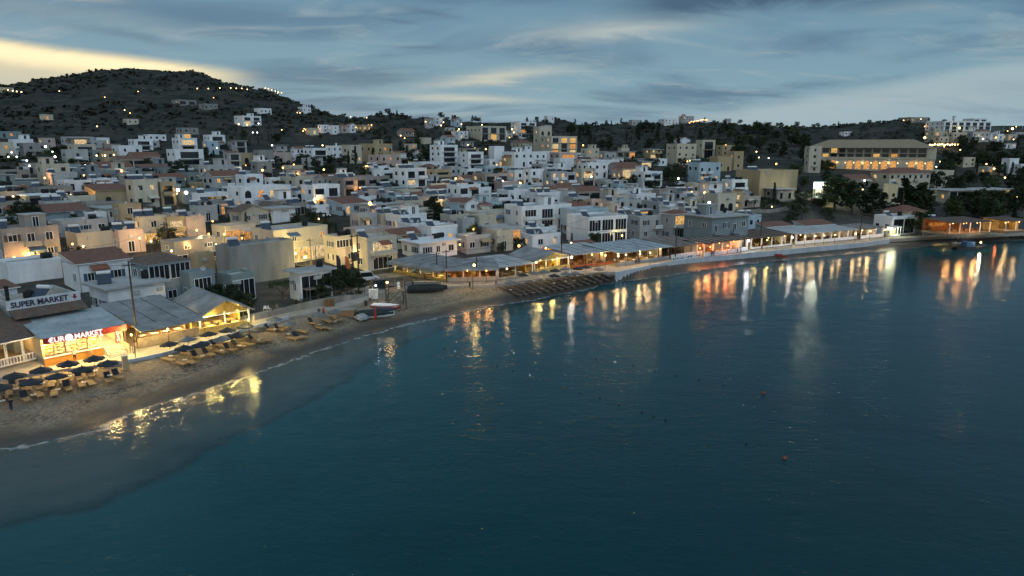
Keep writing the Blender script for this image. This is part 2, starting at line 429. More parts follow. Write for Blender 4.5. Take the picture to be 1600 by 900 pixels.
def water_material():
    m = bpy.data.materials.new('sea_water'); m.use_nodes = True
    T = NT(m.node_tree); b = T.n['Principled BSDF']
    pos = T.node('ShaderNodeNewGeometry').outputs['Position']
    dep = T.node('ShaderNodeAttribute', attribute_name='shore').outputs['Fac']     # metres from the waterline
    n1 = T.noise(pos, 0.045, 5, 0.6, 0.4); n2 = T.noise(pos, 0.25, 5, 0.6, 0.8); n3 = T.noise(pos, 1.2, 4, 0.6)
    d = T.math('ADD', dep, T.math('MULTIPLY', T.math('SUBTRACT', n1, 0.5), 14.0))
    d = T.math('ADD', d, T.math('MULTIPLY', T.math('SUBTRACT', n2, 0.5), 3.0))
    px = T.sep(pos)[0]
    left = T.rng(px, -32, 2, 1, 0, True)
    # pale sandy shelf in front of the near beach, deeper teal outside it
    edge = T.math('MULTIPLY', left, 15.0)
    dd = T.math('SUBTRACT', d, edge)
    col = T.ramp(T.rng(dd, -6, 60), [(0.0, (0.060, 0.080, 0.074)), (0.085, (0.030, 0.066, 0.069)), (0.108, (0.012, 0.042, 0.047)), (0.13, (0.008, 0.072, 0.082)), (0.45, (0.003, 0.052, 0.060)), (1.0, (0.0016, 0.037, 0.043))])
    col = T.mix(T.rng(n1, 0.5, 0.72, 0, 0.45), col, (0.002, 0.020, 0.028))
    # broken lines of foam where the small waves run out
    fo = T.math('ADD', dep, T.math('MULTIPLY', T.math('SUBTRACT', n2, 0.5), 5.0))
    f1 = T.math('MULTIPLY', T.rng(fo, 0.1, 0.35), T.rng(fo, 0.5, 1.1, 1, 0))
    foam = T.math('MULTIPLY', f1, T.rng(n3, 0.36, 0.62))
    col = T.mix(T.math('MULTIPLY', foam, 0.85), col, (0.42, 0.44, 0.44))
    T.put(b.inputs['Base Color'], col)
    T.put(b.inputs['Roughness'], T.math('ADD', T.math('MULTIPLY', foam, 0.5), 0.11))
    b.inputs['IOR'].default_value = 1.33
    b.inputs['Specular IOR Level'].default_value = 0.22
    v = T.vmath('MULTIPLY', pos, (0.75, 1.15, 1.0))
    w = T.math('ADD', T.math('MULTIPLY', T.noise(v, 1.1, 5, 0.65, 0.3), 0.5), T.math('MULTIPLY', T.noise(v, 0.22, 3, 0.5, 0.2), 0.9))
    # low swell lines that follow the near beach
    sw = T.math('SINE', T.math('ADD', T.math('MULTIPLY', dep, 1.9), T.math('MULTIPLY', n2, 16.0)))
    w = T.math('ADD', w, T.math('MULTIPLY', sw, T.math('MULTIPLY', T.rng(dep, 4, 24, 1, 0), 0.24)))
    w = T.math('ADD', w, T.math('MULTIPLY', T.noise(v, 3.4, 3, 0.6, 0.2), 0.2))
    w = T.math('ADD', w, T.math('MULTIPLY', T.noise(v, 0.42, 4, 0.55, 0.5), 0.3))
    near = T.math('ADD', 1.0, T.math('MULTIPLY', T.rng(T.vmath('LENGTH', pos), 60, 125, 1.7, 0.0), T.rng(dep, 12, 32)))
    w = T.math('MULTIPLY', w, near)
    bn = T.node('ShaderNodeBump'); bn.inputs['Strength'].default_value = 1.0; bn.inputs['Distance'].default_value = 0.05
    T.put(bn.inputs['Height'], w); T.l.new(bn.outputs[0], b.inputs['Normal'])
    return m
X, Y = polar(np.geomspace(4, 1500, 330), np.linspace(R(-80), R(80), 420))
me = grid_mesh('sea', X, Y, X * 0, [water_material()], dict(shore=-sdist(SHORE, X, Y)))
tag(put(me, 'sea'), kind='structure')

# ------------------------------------------------------------------ shared materials
WALLS = dict(
    W=mat('white_wash', (0.76, 0.77, 0.78), 0.9, 0.10, 0.35, streak=True), C=mat('cream_render', (0.52, 0.47, 0.37), 0.9, 0.10, 0.35, streak=True),
    O=mat('ochre_render', (0.42, 0.33, 0.20), 0.9, 0.10, 0.35, streak=True), G=mat('grey_concrete', (0.27, 0.27, 0.255), 0.9, 0.14, 0.4, streak=True),
    B=mat('pale_blue_render', (0.40, 0.50, 0.55), 0.9, 0.10, 0.35, streak=True), P=mat('pink_render', (0.50, 0.39, 0.34), 0.9, 0.10, 0.35, streak=True),
    S=mat('blue_grey_render', (0.22, 0.27, 0.29), 0.9, 0.10, 0.35, streak=True), K=mat('light_grey_render', (0.43, 0.43, 0.42), 0.9, 0.12, 0.35, streak=True),
    D=mat('taupe_render', (0.30, 0.27, 0.24), 0.9, 0.12, 0.35, streak=True), T=mat('grey_green_render', (0.24, 0.28, 0.26), 0.9, 0.12, 0.35, streak=True))
M_ROOF = mat('flat_roof_screed', (0.40, 0.40, 0.39), 0.9, 0.18, 0.25)
M_WHITE = mat('white_paint', (0.72, 0.73, 0.73), 0.6, 0.05, 0.8)
M_DARKWOOD = mat('dark_wood', (0.06, 0.045, 0.035), 0.7, 0.15, 1.5)
M_WOOD = mat('weathered_wood', (0.30, 0.22, 0.13), 0.75, 0.15, 2.0)
M_BLACK = mat('black_plastic', (0.012, 0.013, 0.014), 0.45, 0.1, 1.0)
M_METAL = mat('dark_metal', (0.05, 0.052, 0.055), 0.5, 0.1, 1.0, 0.5)
M_STEEL = mat('galvanised_steel', (0.45, 0.47, 0.48), 0.35, 0.08, 1.0, 0.5, metal=0.7)
M_PANEL = mat('solar_glass', (0.035, 0.05, 0.075), 0.12, 0.1, 1.0, 0.6)
M_GLASS = mat('dark_window_glass', (0.018, 0.022, 0.026), 0.08, 0.2, 0.9, 0.5)
M_SHUT = mat('brown_shutter', (0.09, 0.06, 0.045), 0.7, 0.1, 1.0)
M_SHUTB = mat('blue_shutter', (0.05, 0.10, 0.17), 0.7, 0.1, 1.0)
M_FRAME = M_WHITE
def lit_window(name, color, strength):
    """a lit room behind the glass: curtains, furniture and a lamp give uneven brightness"""
    m = bpy.data.materials.new(name); m.use_nodes = True
    T = NT(m.node_tree); b = T.n['Principled BSDF']
    p = T.node('ShaderNodeTexCoord').outputs['Object']
    n = T.noise(T.vmath('MULTIPLY', p, (1.6, 1.6, 0.8)), 1.6, 4, 0.6)
    cu = T.math('SINE', T.math('MULTIPLY', T.sep(p)[0], 14.0))
    f = T.math('MULTIPLY', T.rng(n, 0.36, 0.66, 0.12, 1.0), T.math('ADD', T.math('MULTIPLY', cu, 0.18), 0.82))
    b.inputs['Base Color'].default_value = (0.05, 0.04, 0.03, 1)
    b.inputs['Emission Color'].default_value = c4(color)
    T.put(b.inputs['Emission Strength'], T.math('MULTIPLY', f, strength))
    return m
M_LIT = [lit_window('lit_window_warm', (1.0, 0.56, 0.16), 1.5), lit_window('lit_window_amber', (1.0, 0.42, 0.09), 1.3), lit_window('lit_window_pale', (1.0, 0.72, 0.36), 1.4)]
M_STONE = mat('rubble_stone', (0.26, 0.23, 0.19), 0.9, 0.25, 1.4, bump=0.5)
M_ASPH = mat('asphalt', (0.055, 0.055, 0.055), 0.9, 0.15, 0.8)

def tile_mat(name, color):
    if name in MATS: return MATS[name]
    m = bpy.data.materials.new(name); m.use_nodes = True
    T = NT(m.node_tree); b = T.n['Principled BSDF']
    p = T.node('ShaderNodeTexCoord').outputs['Object']
    x, y, z = T.sep(p)
    k = T.math('MULTIPLY', T.math('ADD', T.math('SINE', T.math('MULTIPLY', x, 21.0)), 1.0), 0.5)
    j = T.math('FRACT', T.math('MULTIPLY', T.math('ADD', y, z), 2.4))
    n = T.noise(p, 1.7, 4)
    hi = T.mix(T.rng(n, 0.35, 0.65), tuple(0.6 * c for c in color), color)
    T.put(b.inputs['Base Color'], T.mix(T.math('MULTIPLY', T.math('ADD', T.rng(j, 0.8, 0.95), T.rng(k, 0.25, 0.0)), 0.45), hi, tuple(0.3 * c for c in color)))
    b.inputs['Roughness'].default_value = 0.85
    bn = T.node('ShaderNodeBump'); bn.inputs['Strength'].default_value = 0.7; bn.inputs['Distance'].default_value = 0.06
    T.put(bn.inputs['Height'], k); T.l.new(bn.outputs[0], b.inputs['Normal'])
    MATS[name] = m
    return m
M_TILE = tile_mat('terracotta_tiles', (0.23, 0.105, 0.07))
M_TILEB = tile_mat('brown_tiles', (0.17, 0.115, 0.085))
M_TILEO = tile_mat('sandy_tiles', (0.36, 0.29, 0.19))

# ------------------------------------------------------------------ small shared meshes
WINC = {}
def win_mesh(w, h, glass, shutters=0, arch=False):
    key = (round(w, 1), round(h, 1), glass.name, shutters, arch)
    if key in WINC: return WINC[key]
    m = MB()
    if arch:
        r = w / 2
        poly = [(-r, 0), (r, 0)] + [(r * math.cos(t), h - r + r * math.sin(t)) for t in [i * math.pi / 8 for i in range(9)]]
        m.prism(poly, -0.03, 0.05, 0)
        fr = MB()
        pts = [(-r, 0)] + [(r * math.cos(math.pi - t), h - r + r * math.sin(math.pi - t)) for t in [i * math.pi / 8 for i in range(9)]] + [(r, 0)]
        for (x0, z0), (x1, z1) in zip(pts[:-1], pts[1:]): fr.tube((x0, -0.03, z0), (x1, -0.03, z1), 0.07, n=4)
        fr.box(-0.04, 0.04, -0.06, 0.0, 0, h)
    else:
        m.box(-w / 2, w / 2, -0.03, 0.05, 0, h, 0)
        fr = MB()
        t, y0, y1 = 0.08, -0.10, -0.035
        fr.box(-w / 2 - t, -w / 2, y0, 0.05, -t, h + t); fr.box(w / 2, w / 2 + t, y0, 0.05, -t, h + t)
        fr.box(-w / 2, w / 2, y0, 0.05, h, h + t); fr.box(-w / 2, w / 2, y0 - 0.06, 0.05, -t, 0)
        fr.box(-0.035, 0.035, y0, y1, 0, h)
        if w > 1.9:
            for q in (-w / 4, w / 4): fr.box(q - 0.03, q + 0.03, y0, y1, 0, h)
        if shutters:
            for s in (-1, 1): fr.box(s * (w / 2 + t + 0.3) - 0.27, s * (w / 2 + t + 0.3) + 0.27, -0.09, -0.02, 0, h, 1)
    WINC[key] = (m.mesh('window', [glass]), fr.mesh('window_frame', [M_FRAME, (None, M_SHUT, M_SHUTB)[shutters] or M_SHUT]))
    return WINC[key]
def add_window(root, x, y, z, rz, w, h, lit, near, shutters=0, arch=False, name='window'):
    glass = rnd.choice(M_LIT) if lit else M_GLASS
    pane, frame = win_mesh(w, h, glass, shutters, arch)
    o = put(pane, name, root, (x, y, z), rz)
    if near: put(frame, 'frame', o)
    return o
def solar_meshes():
    a = MB(); a.quad([(-0.95, -0.9, 0.15), (0.95, -0.9, 0.15), (0.95, 0.75, 1.35), (-0.95, 0.75, 1.35)])
    a.quad([(0.95, -0.9, 0.07), (-0.95, -0.9, 0.07), (-0.95, 0.75, 1.27), (0.95, 0.75, 1.27)])
    for x in (-0.95, 0.95): a.quad([(x, -0.9, 0.07), (x, 0.75, 1.27), (x, 0.75, 1.35), (x, -0.9, 0.15)])
    f = MB()
    for x in (-0.9, 0.9):
        f.tube((x, -0.9, 0), (x, -0.9, 0.12), 0.03, n=4); f.tube((x, 0.8, 0), (x, 0.8, 1.5), 0.03, n=4); f.tube((x, -0.9, 0.05), (x, 0.8, 0.05), 0.03, n=4)
    t = MB(); t.tube((-0.95, 0.9, 1.55), (0.95, 0.9, 1.55), 0.28, n=10)
    return a.mesh('solar_panel', M_PANEL), f.mesh('stand', M_STEEL), t.mesh('tank', mat('white_tank', (0.66, 0.67, 0.67), 0.35, 0.05))
SOLAR = solar_meshes()
def add_solar(root, x, y, z, rz):
    o = put(SOLAR[0], 'solar_panel', root, (x, y, z), rz)
    put(SOLAR[1], 'stand', o); put(SOLAR[2], 'tank', o)
_t = MB(); _t.lathe([(0.30, 0.0), (0.62, 0.05), (0.66, 0.6), (0.62, 1.15), (0.30, 1.3), (0.22, 1.38)], 12)
TANKB = _t.mesh('water_tank', M_BLACK)
_t = MB(); _t.tube((-0.8, 0, 0.6), (0.8, 0, 0.6), 0.58, n=12); _t.box(-0.6, -0.4, -0.45, 0.45, 0, 0.35); _t.box(0.4, 0.6, -0.45, 0.45, 0, 0.35)
TANKH = _t.mesh('water_tank', M_BLACK)
_t = MB(); _t.lathe([(0.05, 0.0), (0.3, 0.07), (0.45, 0.2), (0.43, 0.21), (0.28, 0.1), (0.05, 0.05)], 12)
for _i, v in enumerate(_t.v): _t.v[_i] = (v[0], -v[2] * 0.9 - v[1] * 0.4, v[1] * 0.9 + 0.9 - v[2] * 0.4)
_t.tube((0, 0, 0), (0, 0, 0.9), 0.03, n=4)
DISH = _t.mesh('satellite_dish', mat('dish_grey', (0.6, 0.6, 0.6), 0.5, 0.05))
_t = MB(); _t.tube((0, 0, 0), (0, 0, 2.6), 0.025, n=4)
for _k in range(4): _t.tube((-0.4, 0, 1.9 + _k * 0.2), (0.4, 0, 1.9 + _k * 0.2), 0.015, n=4)
AERIAL = _t.mesh('aerial', M_METAL)

_t = MB(); _t.box(-.42, .42, -.32, 0, 0, .58); _t.box(-.3, .3, -.34, -.33, .06, .5)
AC = _t.mesh('air_conditioner', mat('ac_grey', (.42, .42, .40), .6, .06))
def awn(c):
    m = MB(); m.quad([(-1.4, 0, 0), (1.4, 0, 0), (1.4, -1.3, -.6), (-1.4, -1.3, -.6)]); m.quad([(-1.4, -.02, -.05), (-1.4, -1.3, -.65), (1.4, -1.3, -.65), (1.4, -.02, -.05)])
    m.quad([(-1.4, -1.3, -.6), (1.4, -1.3, -.6), (1.4, -1.3, -.85), (-1.4, -1.3, -.85)]); return m.mesh('awning', c)
AWN = [awn(mat('awning_' + n, c, .9, .1, .8)) for n, c in (('ochre', (.36, .27, .14)), ('blue', (.10, .15, .22)), ('cream', (.5, .46, .38)), ('rust', (.24, .10, .06)))]
FWD = Vector((0, math.cos(PITCH), -math.sin(PITCH)))
CAMP = Vector((0, 0, CAM_H))
def depth_of(p): return (Vector(p) - CAMP).dot(FWD)
def elev_z(px, py, r):
    d = ray(px, py); return CAM_H + d.z / math.hypot(d.x, d.y) * r
PLACED = []
def place_box(x0, x1, yt, yb, ratio, yaw=None):
    xm = (x0 + x1) / 2
    q = hit(xm, yb); r = math.hypot(q.x, q.y); az = math.atan2(q.x, q.y)
    w = (x1 - x0) * depth_of(q) / F
    rz = smooth_tangent(q.x, q.y) if yaw is None else -az + R(yaw)
    a = rz + az
    W = w / (abs(math.cos(a)) + ratio * abs(math.sin(a))); D = ratio * W
    half = 0.5 * (W * abs(math.sin(a)) + D * abs(math.cos(a)))
    rc = r + half
    c = (math.sin(az) * rc, math.cos(az) * rc)
    zb = min(gz(*c), q.z + 1.5)
    zt = elev_z(xm, yt, r + half * 0.35)
    return c, rz, W, D, zb, zt - zb, rc, a

def roof_shape(kind, W, D, H, ov=0.35):
    m = MB(); x, y = W / 2 + ov, D / 2 + ov
    if kind == 'h':
        k = min(x, y) * 0.42; e = max(0.0, x - y)
        rid = [(-e, 0, H + k), (e, 0, H + k)] if x >= y else [(0, -(y - x), H + k), (0, y - x, H + k)]
        c = [(-x, -y, H), (x, -y, H), (x, y, H), (-x, y, H)]
        if x >= y:
            m.quad([c[0], c[1], rid[1], rid[0]]); m.quad([c[2], c[3], rid[0], rid[1]]); m.quad([c[1], c[2], rid[1]]); m.quad([c[3], c[0], rid[0]])
        else:
            m.quad([c[1], c[2], rid[1], rid[0]]); m.quad([c[3], c[0], rid[0], rid[1]]); m.quad([c[0], c[1], rid[0]]); m.quad([c[2], c[3], rid[1]])
        m.box(-x, x, -y, y, H - 0.18, H - 0.002, 1)
    elif kind in 'gG':
        if kind == 'g':      # ridge along x
            k = y * 0.5
            m.quad([(-x, -y, H), (x, -y, H), (x, 0, H + k), (-x, 0, H + k)]); m.quad([(x, y, H), (-x, y, H), (-x, 0, H + k), (x, 0, H + k)])
            m.quad([(-x, y, H - .15), (x, y, H - .15), (x, 0, H + k - .15), (-x, 0, H + k - .15)], 1); m.quad([(x, -y, H - .15), (-x, -y, H - .15), (-x, 0, H + k - .15), (x, 0, H + k - .15)], 1)
            for s in (-1, 1):
                m.quad([(s * W / 2, -D / 2, H - 0.1), (s * W / 2, D / 2, H - 0.1), (s * W / 2, 0, H + k - 0.16)], 2)
                m.quad([(-x, s * y, H - .15), (x, s * y, H - .15), (x, s * y, H), (-x, s * y, H)], 1)
                for t in (-1, 1): m.quad([(s * x, t * y, H - .15), (s * x, t * y, H), (s * x, 0, H + k), (s * x, 0, H + k - .15)], 1)
        else:                # gable to the front
            k = x * 0.42
            m.quad([(-x, -y, H), (0, -y, H + k), (0, y, H + k), (-x, y, H)]); m.quad([(x, y, H), (0, y, H + k), (0, -y, H + k), (x, -y, H)])
            for s in (-1, 1):
                m.quad([(-W / 2, s * D / 2, H - 0.1), (W / 2, s * D / 2, H - 0.1), (0, s * D / 2, H + k - 0.18)], 2)
                for t in (-1, 1):
                    m.quad([(t * x, s * y, H - .16), (t * x, s * y, H), (0, s * y, H + k), (0, s * y, H + k - .16)], 1)
                m.quad([(s * x, -y, H - .16), (s * x, y, H - .16), (s * x, y, H), (s * x, -y, H)], 1)
                m.quad([(s * x, -y, H - .16), (s * x, y, H - .16), (0, y, H + k - .16), (0, -y, H + k - .16)], 1)
    elif kind == 'p':        # single slope down to the front
        k = D * 0.22
        m.quad([(-x, -y, H), (x, -y, H), (x, y, H + k), (-x, y, H + k)])
        m.quad([(x, -y, H - .15), (-x, -y, H - .15), (-x, y, H + k - .15), (x, y, H + k - .15)], 1)
        for s in (-1, 1):
            m.quad([(s * x, -y, H - .15), (s * x, y, H + k - .15), (s * x, y, H + k), (s * x, -y, H)], 1)
            m.quad([(s * W / 2, -D / 2, H - .2), (s * W / 2, D / 2, H - .2), (s * W / 2, D / 2, H + k - .2)], 2)
        m.quad([(-x, -y, H - .15), (x, -y, H - .15), (x, -y, H), (-x, -y, H)], 1)
        m.quad([(-W / 2, D / 2, H - .2), (W / 2, D / 2, H - .2), (W / 2, D / 2, H + k - .2), (-W / 2, D / 2, H + k - .2)], 2)
    return m

def building(x0, x1, yt, yb, spec, label, name='house', cat='house', roofmat=None):
    tok = spec.split()
    colk, roof, fac = tok[0], tok[1], tok[2]
    opt = {}
    for t in tok[3:]:
        k = t.rstrip('-0123456789.'); opt[k] = float(t[len(k):] or 1)
    ratio = opt.get('r', 0.75)
    c, rz, W, D, zb, H, rc, a = place_box(x0, x1, yt, yb, ratio, opt.get('a'))
    H = max(2.4, H)
    near = rc < 215
    mid = rc < 330
    wall = WALLS[colk]
    floors = int(opt.get('n', max(1, round(H / 3.05)))); fh = H / floors
    root = thing(name, label, cat, (c[0], c[1], zb), rz)
    PLACED.append((c, rz, W, D, label, zb, H))
    MB().box(-W / 2, W / 2, -D / 2, D / 2, -3.0, H, 0).build('wall', wall, root)
    flat = roof in 'fo'
    zr = H
    if roof == 'f':
        t = 0.18; ph = 0.55 if not opt.get('lowp') else 0.25
        m = MB(); m.box(-W / 2 + t, W / 2 - t, -D / 2 + t, D / 2 - t, H - 0.05, H + 0.05)
        m.build('roof', M_ROOF, root)
        m = MB(); e = 0.03
        m.box(-W / 2 - e, W / 2 + e, -D / 2 - e, -D / 2 + t, H - 0.12, H + ph); m.box(-W / 2 - e, W / 2 + e, D / 2 - t, D / 2 + e, H - 0.12, H + ph)
        m.box(-W / 2 - e, -W / 2 + t, -D / 2 + t, D / 2 - t, H - 0.12, H + ph); m.box(W / 2 - t, W / 2 + e, -D / 2 + t, D / 2 - t, H - 0.12, H + ph)
        m.build('parapet', M_WHITE if opt.get('wp') else wall, root)
        zr = H + 0.05
    elif roof == 'o':
        o = 0.7
        MB().box(-W / 2 - o, W / 2 + o, -D / 2 - o, D / 2 + o, H, H + 0.28).build('roof', M_ROOF if not opt.get('wp') else M_WHITE, root)
        zr = H + 0.28
    else:
        rm = roofmat or (M_TILEB if opt.get('br') else M_TILE)
        roof_shape(roof, W, D, H).build('roof', [rm, M_WHITE if colk in 'WBK' else wall, wall], root)
    lit = opt.get('L', 8) / 100.0
    sh = int(opt.get('sh', 0))
    # front, and the two sides
    sides = [(0, W, D / 2), (-1, D, W / 2)]
    if mid: sides.append((1, D, W / 2))
    for side, width, off in sides:
        ang = {0: 0.0, -1: -math.pi / 2, 1: math.pi / 2}[side]
        ca, sa = math.cos(ang), math.sin(ang)
        def loc(u, z, out=0.0):
            return (u * ca + (off + out) * sa, u * sa - (off + out) * ca, z)
        f = fac if side == 0 else ('w' if fac in 'bwagvd' else 'n')
        if side != 0 and opt.get('blank'): continue
        step = 3.0 if f in 'w' else 3.6
        if not mid: step *= 1.15
        n = max(1, int(width / step)) if width > 2.2 else 0
        if side != 0 and n > 2: n = max(2, n - 1)
        if rc > 420: n = min(n, 4)
        for k in range(floors):
            z0 = k * fh
            ff = f
            if k == 0 and floors > 1 and H > 4 and rc > 240 and side != 0: continue
            if f == 'v' and k < floors - 1: ff = 'w'
            if f == 'd' and k > 0: ff = 'w'
            if ff == 'n': continue
            if ff == 'v':       # a glazed verandah along the top floor
                nn = max(2, int(width / 2.6)); ww = width / nn
                for i in range(nn):
                    add_window(root, *loc(-width / 2 + ww * (i + .5), z0 + 0.9), ang, ww - 0.25, fh - 1.25, rnd.random() < lit, near)
                continue
            if ff == 'd':       # dark open ground floor with piers
                nn = max(1, int(width / 4)); ww = width / nn
                for i in range(nn):
                    add_window(root, *loc(-width / 2 + ww * (i + .5), 0.1), ang, ww - 0.5, fh - 0.7, rnd.random() < lit, near, name='shop_window')
                continue
            if ff == 'b':
                nb = max(1, int(width / 4.6)) if rc < 300 else max(1, int(width / 6.5))
                ww = width / nb
                for i in range(nb):
                    u = -width / 2 + ww * (i + .5)
                    bw = ww * 0.82
                    add_window(root, *loc(u, z0 + 0.12), ang, bw * 0.78, fh - 0.75, rnd.random() < lit, near, name='balcony_door')
                    if k > 0 or opt.get('gb'):
                        b = MB(); b.box(-bw / 2, bw / 2, -1.15, -0.01, z0 - 0.12, z0 + 0.04)
                        bo = b.build('balcony', M_WHITE if colk in 'WBKS' else wall, root); bo.location = loc(0, 0); bo.location = loc(u, 0); bo.rotation_euler = (0, 0, ang)
                        if mid:
                            g = MB()
                            if (i + k) % 2 and not opt.get('rail'):
                                g.box(-bw / 2, bw / 2, -1.15, -1.05, z0 + 0.04, z0 + 0.92)
                                for s in (-1, 1): g.box(s * bw / 2 - (0.1 if s > 0 else 0), s * bw / 2 + (0.1 if s < 0 else 0), -1.05, -0.02, z0 + 0.04, z0 + 0.92)
                                put(g.mesh('railing', M_WHITE if colk in 'WBKS' else wall), 'railing', bo)
                            else:
                                g.box(-bw / 2, bw / 2, -1.13, -1.08, z0 + 0.9, z0 + 0.95)
                                for j in range(int(bw / 0.35) + 1): g.box(-bw / 2 + j * 0.35, -bw / 2 + j * 0.35 + 0.04, -1.12, -1.09, z0 + 0.04, z0 + 0.9)
                                put(g.mesh('railing', M_METAL), 'railing', bo)
                continue
            for i in range(n):
                u = -width / 2 + width * (i + .5) / n
                u += rnd.uniform(-.3, .3)
                if ff == 'a':
                    add_window(root, *loc(u, z0 + 0.25), ang, min(2.0, width / n * 0.6), min(fh - 0.8, 2.7), (i >= n - 3 and k == floors - 1 and side == 0) if opt.get('la') else rnd.random() < lit, near, arch=True)
                elif ff == 'g':
                    add_window(root, *loc(u, z0 + 0.35), ang, width / n * 0.84, fh - 0.75, rnd.random() < lit, near)
                elif k == 0 and side == 0 and sh:
                    pass
                else:
                    if rnd.random() < 0.08 and n > 1: continue
                    door = (side == 0 and rnd.random() < (0.38 if k else 0.3))
                    if door:
                        add_window(root, *loc(u, z0 + 0.08), ang, 1.15, 2.15, rnd.random() < lit, near, name='door' if k == 0 else 'balcony_door')
                        if k > 0:
                            b = MB(); b.box(-1.3, 1.3, -1.1, -0.01, z0 - 0.14, z0 + 0.02)
                            b.box(-1.3, 1.3, -1.1, -1.0, z0 + 0.02, z0 + 0.9)
                            bo = b.build('balcony', M_WHITE if colk in 'WBK' else wall, root, loc(u, 0)); bo.rotation_euler = (0, 0, ang)
                    else:
                        add_window(root, *loc(u, z0 + fh * 0.34), ang, rnd.choice((0.95, 1.15, 1.35)), min(1.3, fh * 0.42), rnd.random() < lit, near, rnd.choice((0, 0, 1, 2)) if near else 0)
        if sh and side == 0:
            nn = max(1, int(width / 3.5)); ww = width / nn
            for i in range(nn):
                add_window(root, *loc(-width / 2 + ww * (i + .5), 0.3), ang, ww - 0.4, fh - 0.9, True, near, name='shop_window')
    # roof gear
    if mid:
        for i in range(rnd.choice((0, 1, 1, 2))):
            put(AC, 'air_conditioner', root, (rnd.uniform(-.42, .42) * W, -D / 2 - .02, fh * rnd.randrange(floors) + fh * .72))
        if fac in 'wb' and rnd.random() < .35:
            k = rnd.randrange(floors); aw_ = rnd.choice(AWN); u = rnd.uniform(-.25, .25) * W
            put(aw_, 'awning', root, (u, -D / 2 - .03, fh * k + fh * .9))
        if rnd.random() < .5:
            put(MB().tube((0, 0, -1), (0, 0, H), .05, n=5).mesh('drain_pipe', M_STEEL), 'drain_pipe', root, (W / 2 * rnd.choice((-.96, .96)), -D / 2 - .07, 0))
    if roof in 'fo' and rc < 340 and W > 4.5:
        if 's' not in opt and rnd.random() < .62: opt['s'] = rnd.choice((1, 1, 2))
        if 't' not in opt and rnd.random() < .4: opt['t'] = rnd.choice((1, 2))
        if 'p' not in opt and W > 7 and rnd.random() < .10: opt['p'] = 1
    if roof in 'fo':
        if opt.get('p'):
            pw, pd, ph = min(3.6, W * 0.45), min(3.4, D * 0.6), 2.5
            px_, py_ = W * 0.2 * (1 if rnd.random() < .5 else -1), D * 0.12
            pe = MB().box(px_ - pw / 2, px_ + pw / 2, py_ - pd / 2, py_ + pd / 2, zr, zr + ph).build('stair_room', wall, root)
            put(MB().box(px_ - pw / 2 - .2, px_ + pw / 2 + .2, py_ - pd / 2 - .2, py_ + pd / 2 + .2, zr + ph, zr + ph + .18).mesh('roof', M_ROOF), 'roof', pe)
            add_window(root, px_, py_ - pd / 2, zr + 0.1, 0, 0.95, 2.05, False, near, name='door')
        for i in range(int(opt.get('s', 0))):
            add_solar(root, -W * 0.34 + i * 2.3, D * rnd.uniform(-.1, .25), zr, rnd.uniform(-.5, .1))
        for i in range(int(opt.get('t', 0))):
            put(rnd.choice((TANKB, TANKH)), 'water_tank', root, (W * 0.36 - i * 1.7, D * rnd.uniform(0.0, .3), zr), rnd.uniform(-.4, .4))
        if near and rnd.random() < .5: put(DISH, 'satellite_dish', root, (rnd.uniform(-.4, .4) * W, -D * .3, zr), rnd.uniform(-1, 1))
        if mid and rnd.random() < .45: put(AERIAL, 'aerial', root, (rnd.uniform(-.4, .4) * W, D * .3, zr), rnd.uniform(-1, 1))
    for i in range(int(opt.get('k', 0))):
        kx = -W * 0.4 + i * W * 0.8 / max(1, opt['k'] - 1) if opt['k'] > 1 else W * .2
        k = MB(); k.box(kx - .35, kx + .35, -.3, .3, H - 0.1, H + 1.7); k.box(kx - .45, kx + .45, -.4, .4, H + 1.7, H + 1.85)
        k.build('chimney', wall, root)
    if opt.get('aw'):
        w_ = MB(); w_.quad([(-W / 2, -D / 2 - 0.02, fh - .35), (W / 2, -D / 2 - 0.02, fh - .35), (W / 2, -D / 2 - 1.8, fh - 1.0), (-W / 2, -D / 2 - 1.8, fh - 1.0)])
        w_.quad([(-W / 2, -D / 2 - 0.02, fh - .4), (-W / 2, -D / 2 - 1.8, fh - 1.05), (W / 2, -D / 2 - 1.8, fh - 1.05), (W / 2, -D / 2 - 0.02, fh - .4)])
        w_.build('awning', mat('awning_cloth', (0.35, 0.30, 0.24), 0.9), root)
    root['size'] = (W, D, H)
    return root

